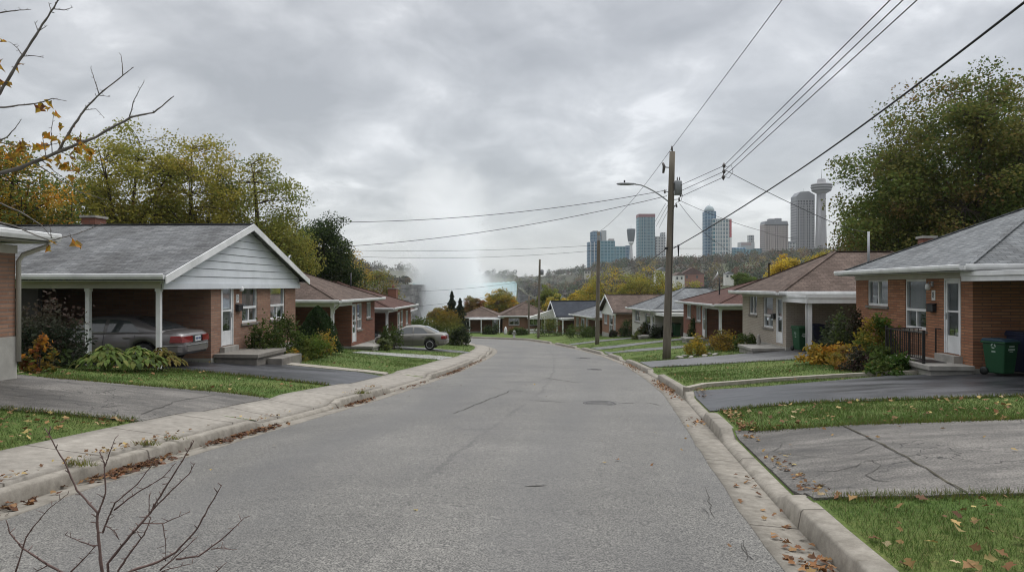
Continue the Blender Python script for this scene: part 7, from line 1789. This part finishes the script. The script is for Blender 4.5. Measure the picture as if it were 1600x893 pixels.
# fallen leaves
def litter(name, P, size, pal_, seed, label, lift=.012, zfun=land):
    rng = np.random.default_rng(seed); n = len(P); z = zfun(P[:, 0], P[:, 1])+lift+rng.uniform(0, .02, n)
    s = size*rng.uniform(.6, 1.35, n); a_ = rng.uniform(0, 6.283, n); nrm = rng.normal(size=(n, 3))*.38; nrm[:, 2] = 1; nrm /= np.linalg.norm(nrm, axis=1)[:, None]
    t = np.stack([np.cos(a_), np.sin(a_), 0*a_], 1); t -= nrm*(t*nrm).sum(1)[:, None]; t /= np.linalg.norm(t, axis=1)[:, None]; b = np.cross(nrm, t); c = np.stack([P[:, 0], P[:, 1], z], 1); S = s[:, None]
    cu = rng.uniform(.0, .3, (n, 1))
    OUT = [(0, 0), (.16, .30), (.34, .20), (.44, .50), (.62, .22), (1., .0), (.62, -.24), (.42, -.48), (.34, -.20), (.16, -.32)]
    q = [c-t*S*.05+nrm*S*.02]+[c+t*S*(u_-.45)+b*S*w_*rng.uniform(.75, 1.15, (n, 1))+nrm*S*cu*abs(w_)*2*rng.uniform(.2, 1.2, (n, 1)) for u_, w_ in OUT]
    V = np.stack(q, 1).reshape(-1, 3); k = np.arange(n)[:, None]*11; Fq = np.concatenate([k+np.array([[0, 1+2*e_, 2+2*e_, 1+(2*e_+2) % 10]]) for e_ in range(5)], 1).ravel()
    C = np.repeat(pick(pal_, n, rng, .3), 5, axis=0); o = raw_mesh(name, V, Fq, 4, LITTER, None, C); return tag(o, label, 'fallen leaves', None, 'stuff')
LP = [((.24, .15, .065), 3), ((.17, .088, .042), 3), ((.34, .25, .10), 2), ((.14, .075, .04), 2), ((.38, .29, .16), 1)]
Q = []
for y0, y1, x0, x1, dens in ((3.6, 7.9, 2, 7, 17), (7.2, 11.5, -9, -4.5, 26), (10.8, 14.8, 3, 13, 8), (13.5, 22, -16, -4, 3.), (16.5, 24.5, 4, 17, 1.6), (22, 40, -12, -2, .5), (24, 44, 5, 14, .5)):
    Q.append(lawn_points(int(dens*(y1-y0)*(x1-x0)), x0, x1, y0, y1, rng))
litter('leaf_litter', np.concatenate(Q), .085, LP, 5, 'yellow and brown autumn leaves strewn over the lawns', .03)
def kerb_pts(f, sgn, ivs, tlo, thi, rng):
    out = []
    for a_, b_, n in ivs:
        y = rng.normal((a_+b_)/2, (b_-a_)/4, n); t = tlo+(thi-tlo)*rng.beta(1.2, 2.2, n); out.append(np.stack([f(y)+sgn*t/_cos(f, y), y], 1))
    return np.concatenate(out)
rz_ = lambda x, y: zr(y)
litter('leaf_litter', kerb_pts(xL, 1, [(6.2, 7.6, 60), (8.2, 9.9, 260), (10.6, 11.4, 60), (11.4, 12.9, 180), (15.4, 17.6, 120), (19, 24, 40), (25, 32, 240), (32, 40, 120)], .02, .36, rng), .075, [((.14, .068, .034), 4), ((.09, .045, .028), 3), ((.21, .12, .055), 2), ((.07, .04, .025), 2)], 6, 'piles of brown leaves in the gutter below the pavement kerb', .012, rz_)
litter('leaf_litter', kerb_pts(xR, -1, [(4.6, 6.0, 110), (6.2, 7.4, 14), (7.5, 9, 12), (12.6, 14, 26), (17.5, 24, 260), (27.5, 36, 140)], .02, .42, rng), .07, [((.20, .10, .045), 4), ((.13, .065, .035), 3), ((.30, .18, .08), 2)], 7, 'brown leaves lying in the gutter beside the lawn kerb', .012, rz_)
litter('leaf_litter', kerb_pts(xR, 1, [(7, 8, 60), (8, 10, 40), (10.8, 12, 80), (12, 13.8, 60), (16.8, 18, 40)], .29, .6, rng), .06, LP, 8, 'brown leaves and crumbs along the back of the lawn kerb', .03)
litter('leaf_litter', kerb_pts(xL, -1, [(6, 8.3, 70), (8.3, 11, 90), (12, 14, 30), (16, 20, 40)], .16, .42, rng), .05, LP, 9, 'dry crumbs and leaves along the pavement joint', .04)
R_ = []
for d, px in zip(rng.uniform(4.5, 30, 46), rng.uniform(-700, 500, 46)):
    x = px/F*d
    if float(xL(d))+.4 < x < float(xR(d))-.4: R_.append((x, d))
litter('leaf_litter', np.array(R_), .055, LP, 12, 'single dry leaves scattered over the road', .045, rz_)
litter('leaf_litter', np.stack([rng.uniform(3.2, 9, 26), rng.uniform(7.8, 11, 26)], 1), .06, LP, 13, 'a few dry leaves on the old asphalt drive', .04)
# weeds in the pavement joint
def tuft(px, py, label, seed, n=90, h=.09, rad=.12):
    rng = np.random.default_rng(seed); x, y = gp(px, py); r = thing('weed_tuft', label, 'weed', (x, y, gz(x, y)+.02), 0, 'weeds in the pavement joints')
    a_ = rng.uniform(0, 6.283, n); rr = rng.uniform(0, rad, n); b = np.stack([np.cos(a_)*rr*2, np.sin(a_)*rr*.6, 0*a_], 1); tip = b+np.stack([rng.normal(0, .05, n), rng.normal(0, .05, n), rng.uniform(.4, 1, n)*h], 1); s = np.stack([-np.sin(a_), np.cos(a_), 0*a_], 1)*.006
    V = np.stack([b-s, b+s, tip], 1).reshape(-1, 3); raw_mesh('blades', V, np.arange(3*n), 3, LEAF, r, pick([(G2, 2), (YG, 1), ((.14, .11, .05), 1)], n, rng))
tuft(228, 697, 'weed tuft in the joint between kerb and pavement', 1); tuft(270, 688, 'low weed strip farther along the same joint', 2, 60, .06); tuft(566, 618, 'weeds at the dropped kerb before the dark drive', 3, 90, .12); tuft(125, 730, 'dry weeds over the leaf pile at the kerb', 4, 90, .1)
# tall uncut fringe along the edges of the drives
def fringe(pts, n, h, seed):
    rng = np.random.default_rng(seed); P = []
    for (x1, y1), (x2, y2) in zip(pts[:-1], pts[1:]):
        k_ = int(n*math.hypot(x2-x1, y2-y1)); t = rng.uniform(0, 1, k_); P.append(np.stack([x1+(x2-x1)*t, y1+(y2-y1)*t], 1)+rng.normal(0, .07, (k_, 2)))
    P = np.concatenate(P); k = len(P); z = land(P[:, 0], P[:, 1]); a_ = rng.uniform(0, 6.283, k); w = np.clip(P[:, 1]/800, .004, .03); hh = rng.uniform(.5, 1.1, k)*h
    s = np.stack([np.cos(a_)*w/2, np.sin(a_)*w/2, 0*a_], 1); b = np.stack([P[:, 0], P[:, 1], z], 1); tip = b+np.stack([rng.normal(0, .04, k), rng.normal(0, .04, k), hh], 1)
    V = np.stack([b-s, b+s, tip], 1).reshape(-1, 3); return V, pick([(G2, 3), ((.06, .10, .022), 3), ((.13, .12, .05), 1.5), ((.10, .07, .04), .6)], k, rng)
VV = []; CC = []
for pts, n, h in FRINGES:
    v, c = fringe(pts, n, h, len(VV)+50); VV.append(v); CC.append(c)
VV = np.concatenate(VV); o = raw_mesh('lawn_grass', VV, np.arange(len(VV)), 3, LEAF, None, np.concatenate(CC)); tag(o, 'ragged taller grass along the edges of the drives', 'grass', None, 'stuff')
# ================================================================== air
def m_haze(dens):
    m = bpy.data.materials.new('haze_air'); m.use_nodes = True; t = m.node_tree; t.nodes.clear()
    o = t.nodes.new('ShaderNodeOutputMaterial'); v = t.nodes.new('ShaderNodeVolumePrincipled'); v.inputs['Density'].default_value = dens; v.inputs['Color'].default_value = (.93, .96, 1, 1)
    t.links.new(v.outputs[0], o.inputs['Volume']); m.cycles.homogeneous_volume = True; return m
g = MB(); g.box(-4300, 4300, -80, 4600, -66, 185); o = g.build('haze', m_haze(.00011), None, uv=False); tag(o, 'thin grey autumn haze in the air', 'haze', None, 'stuff')
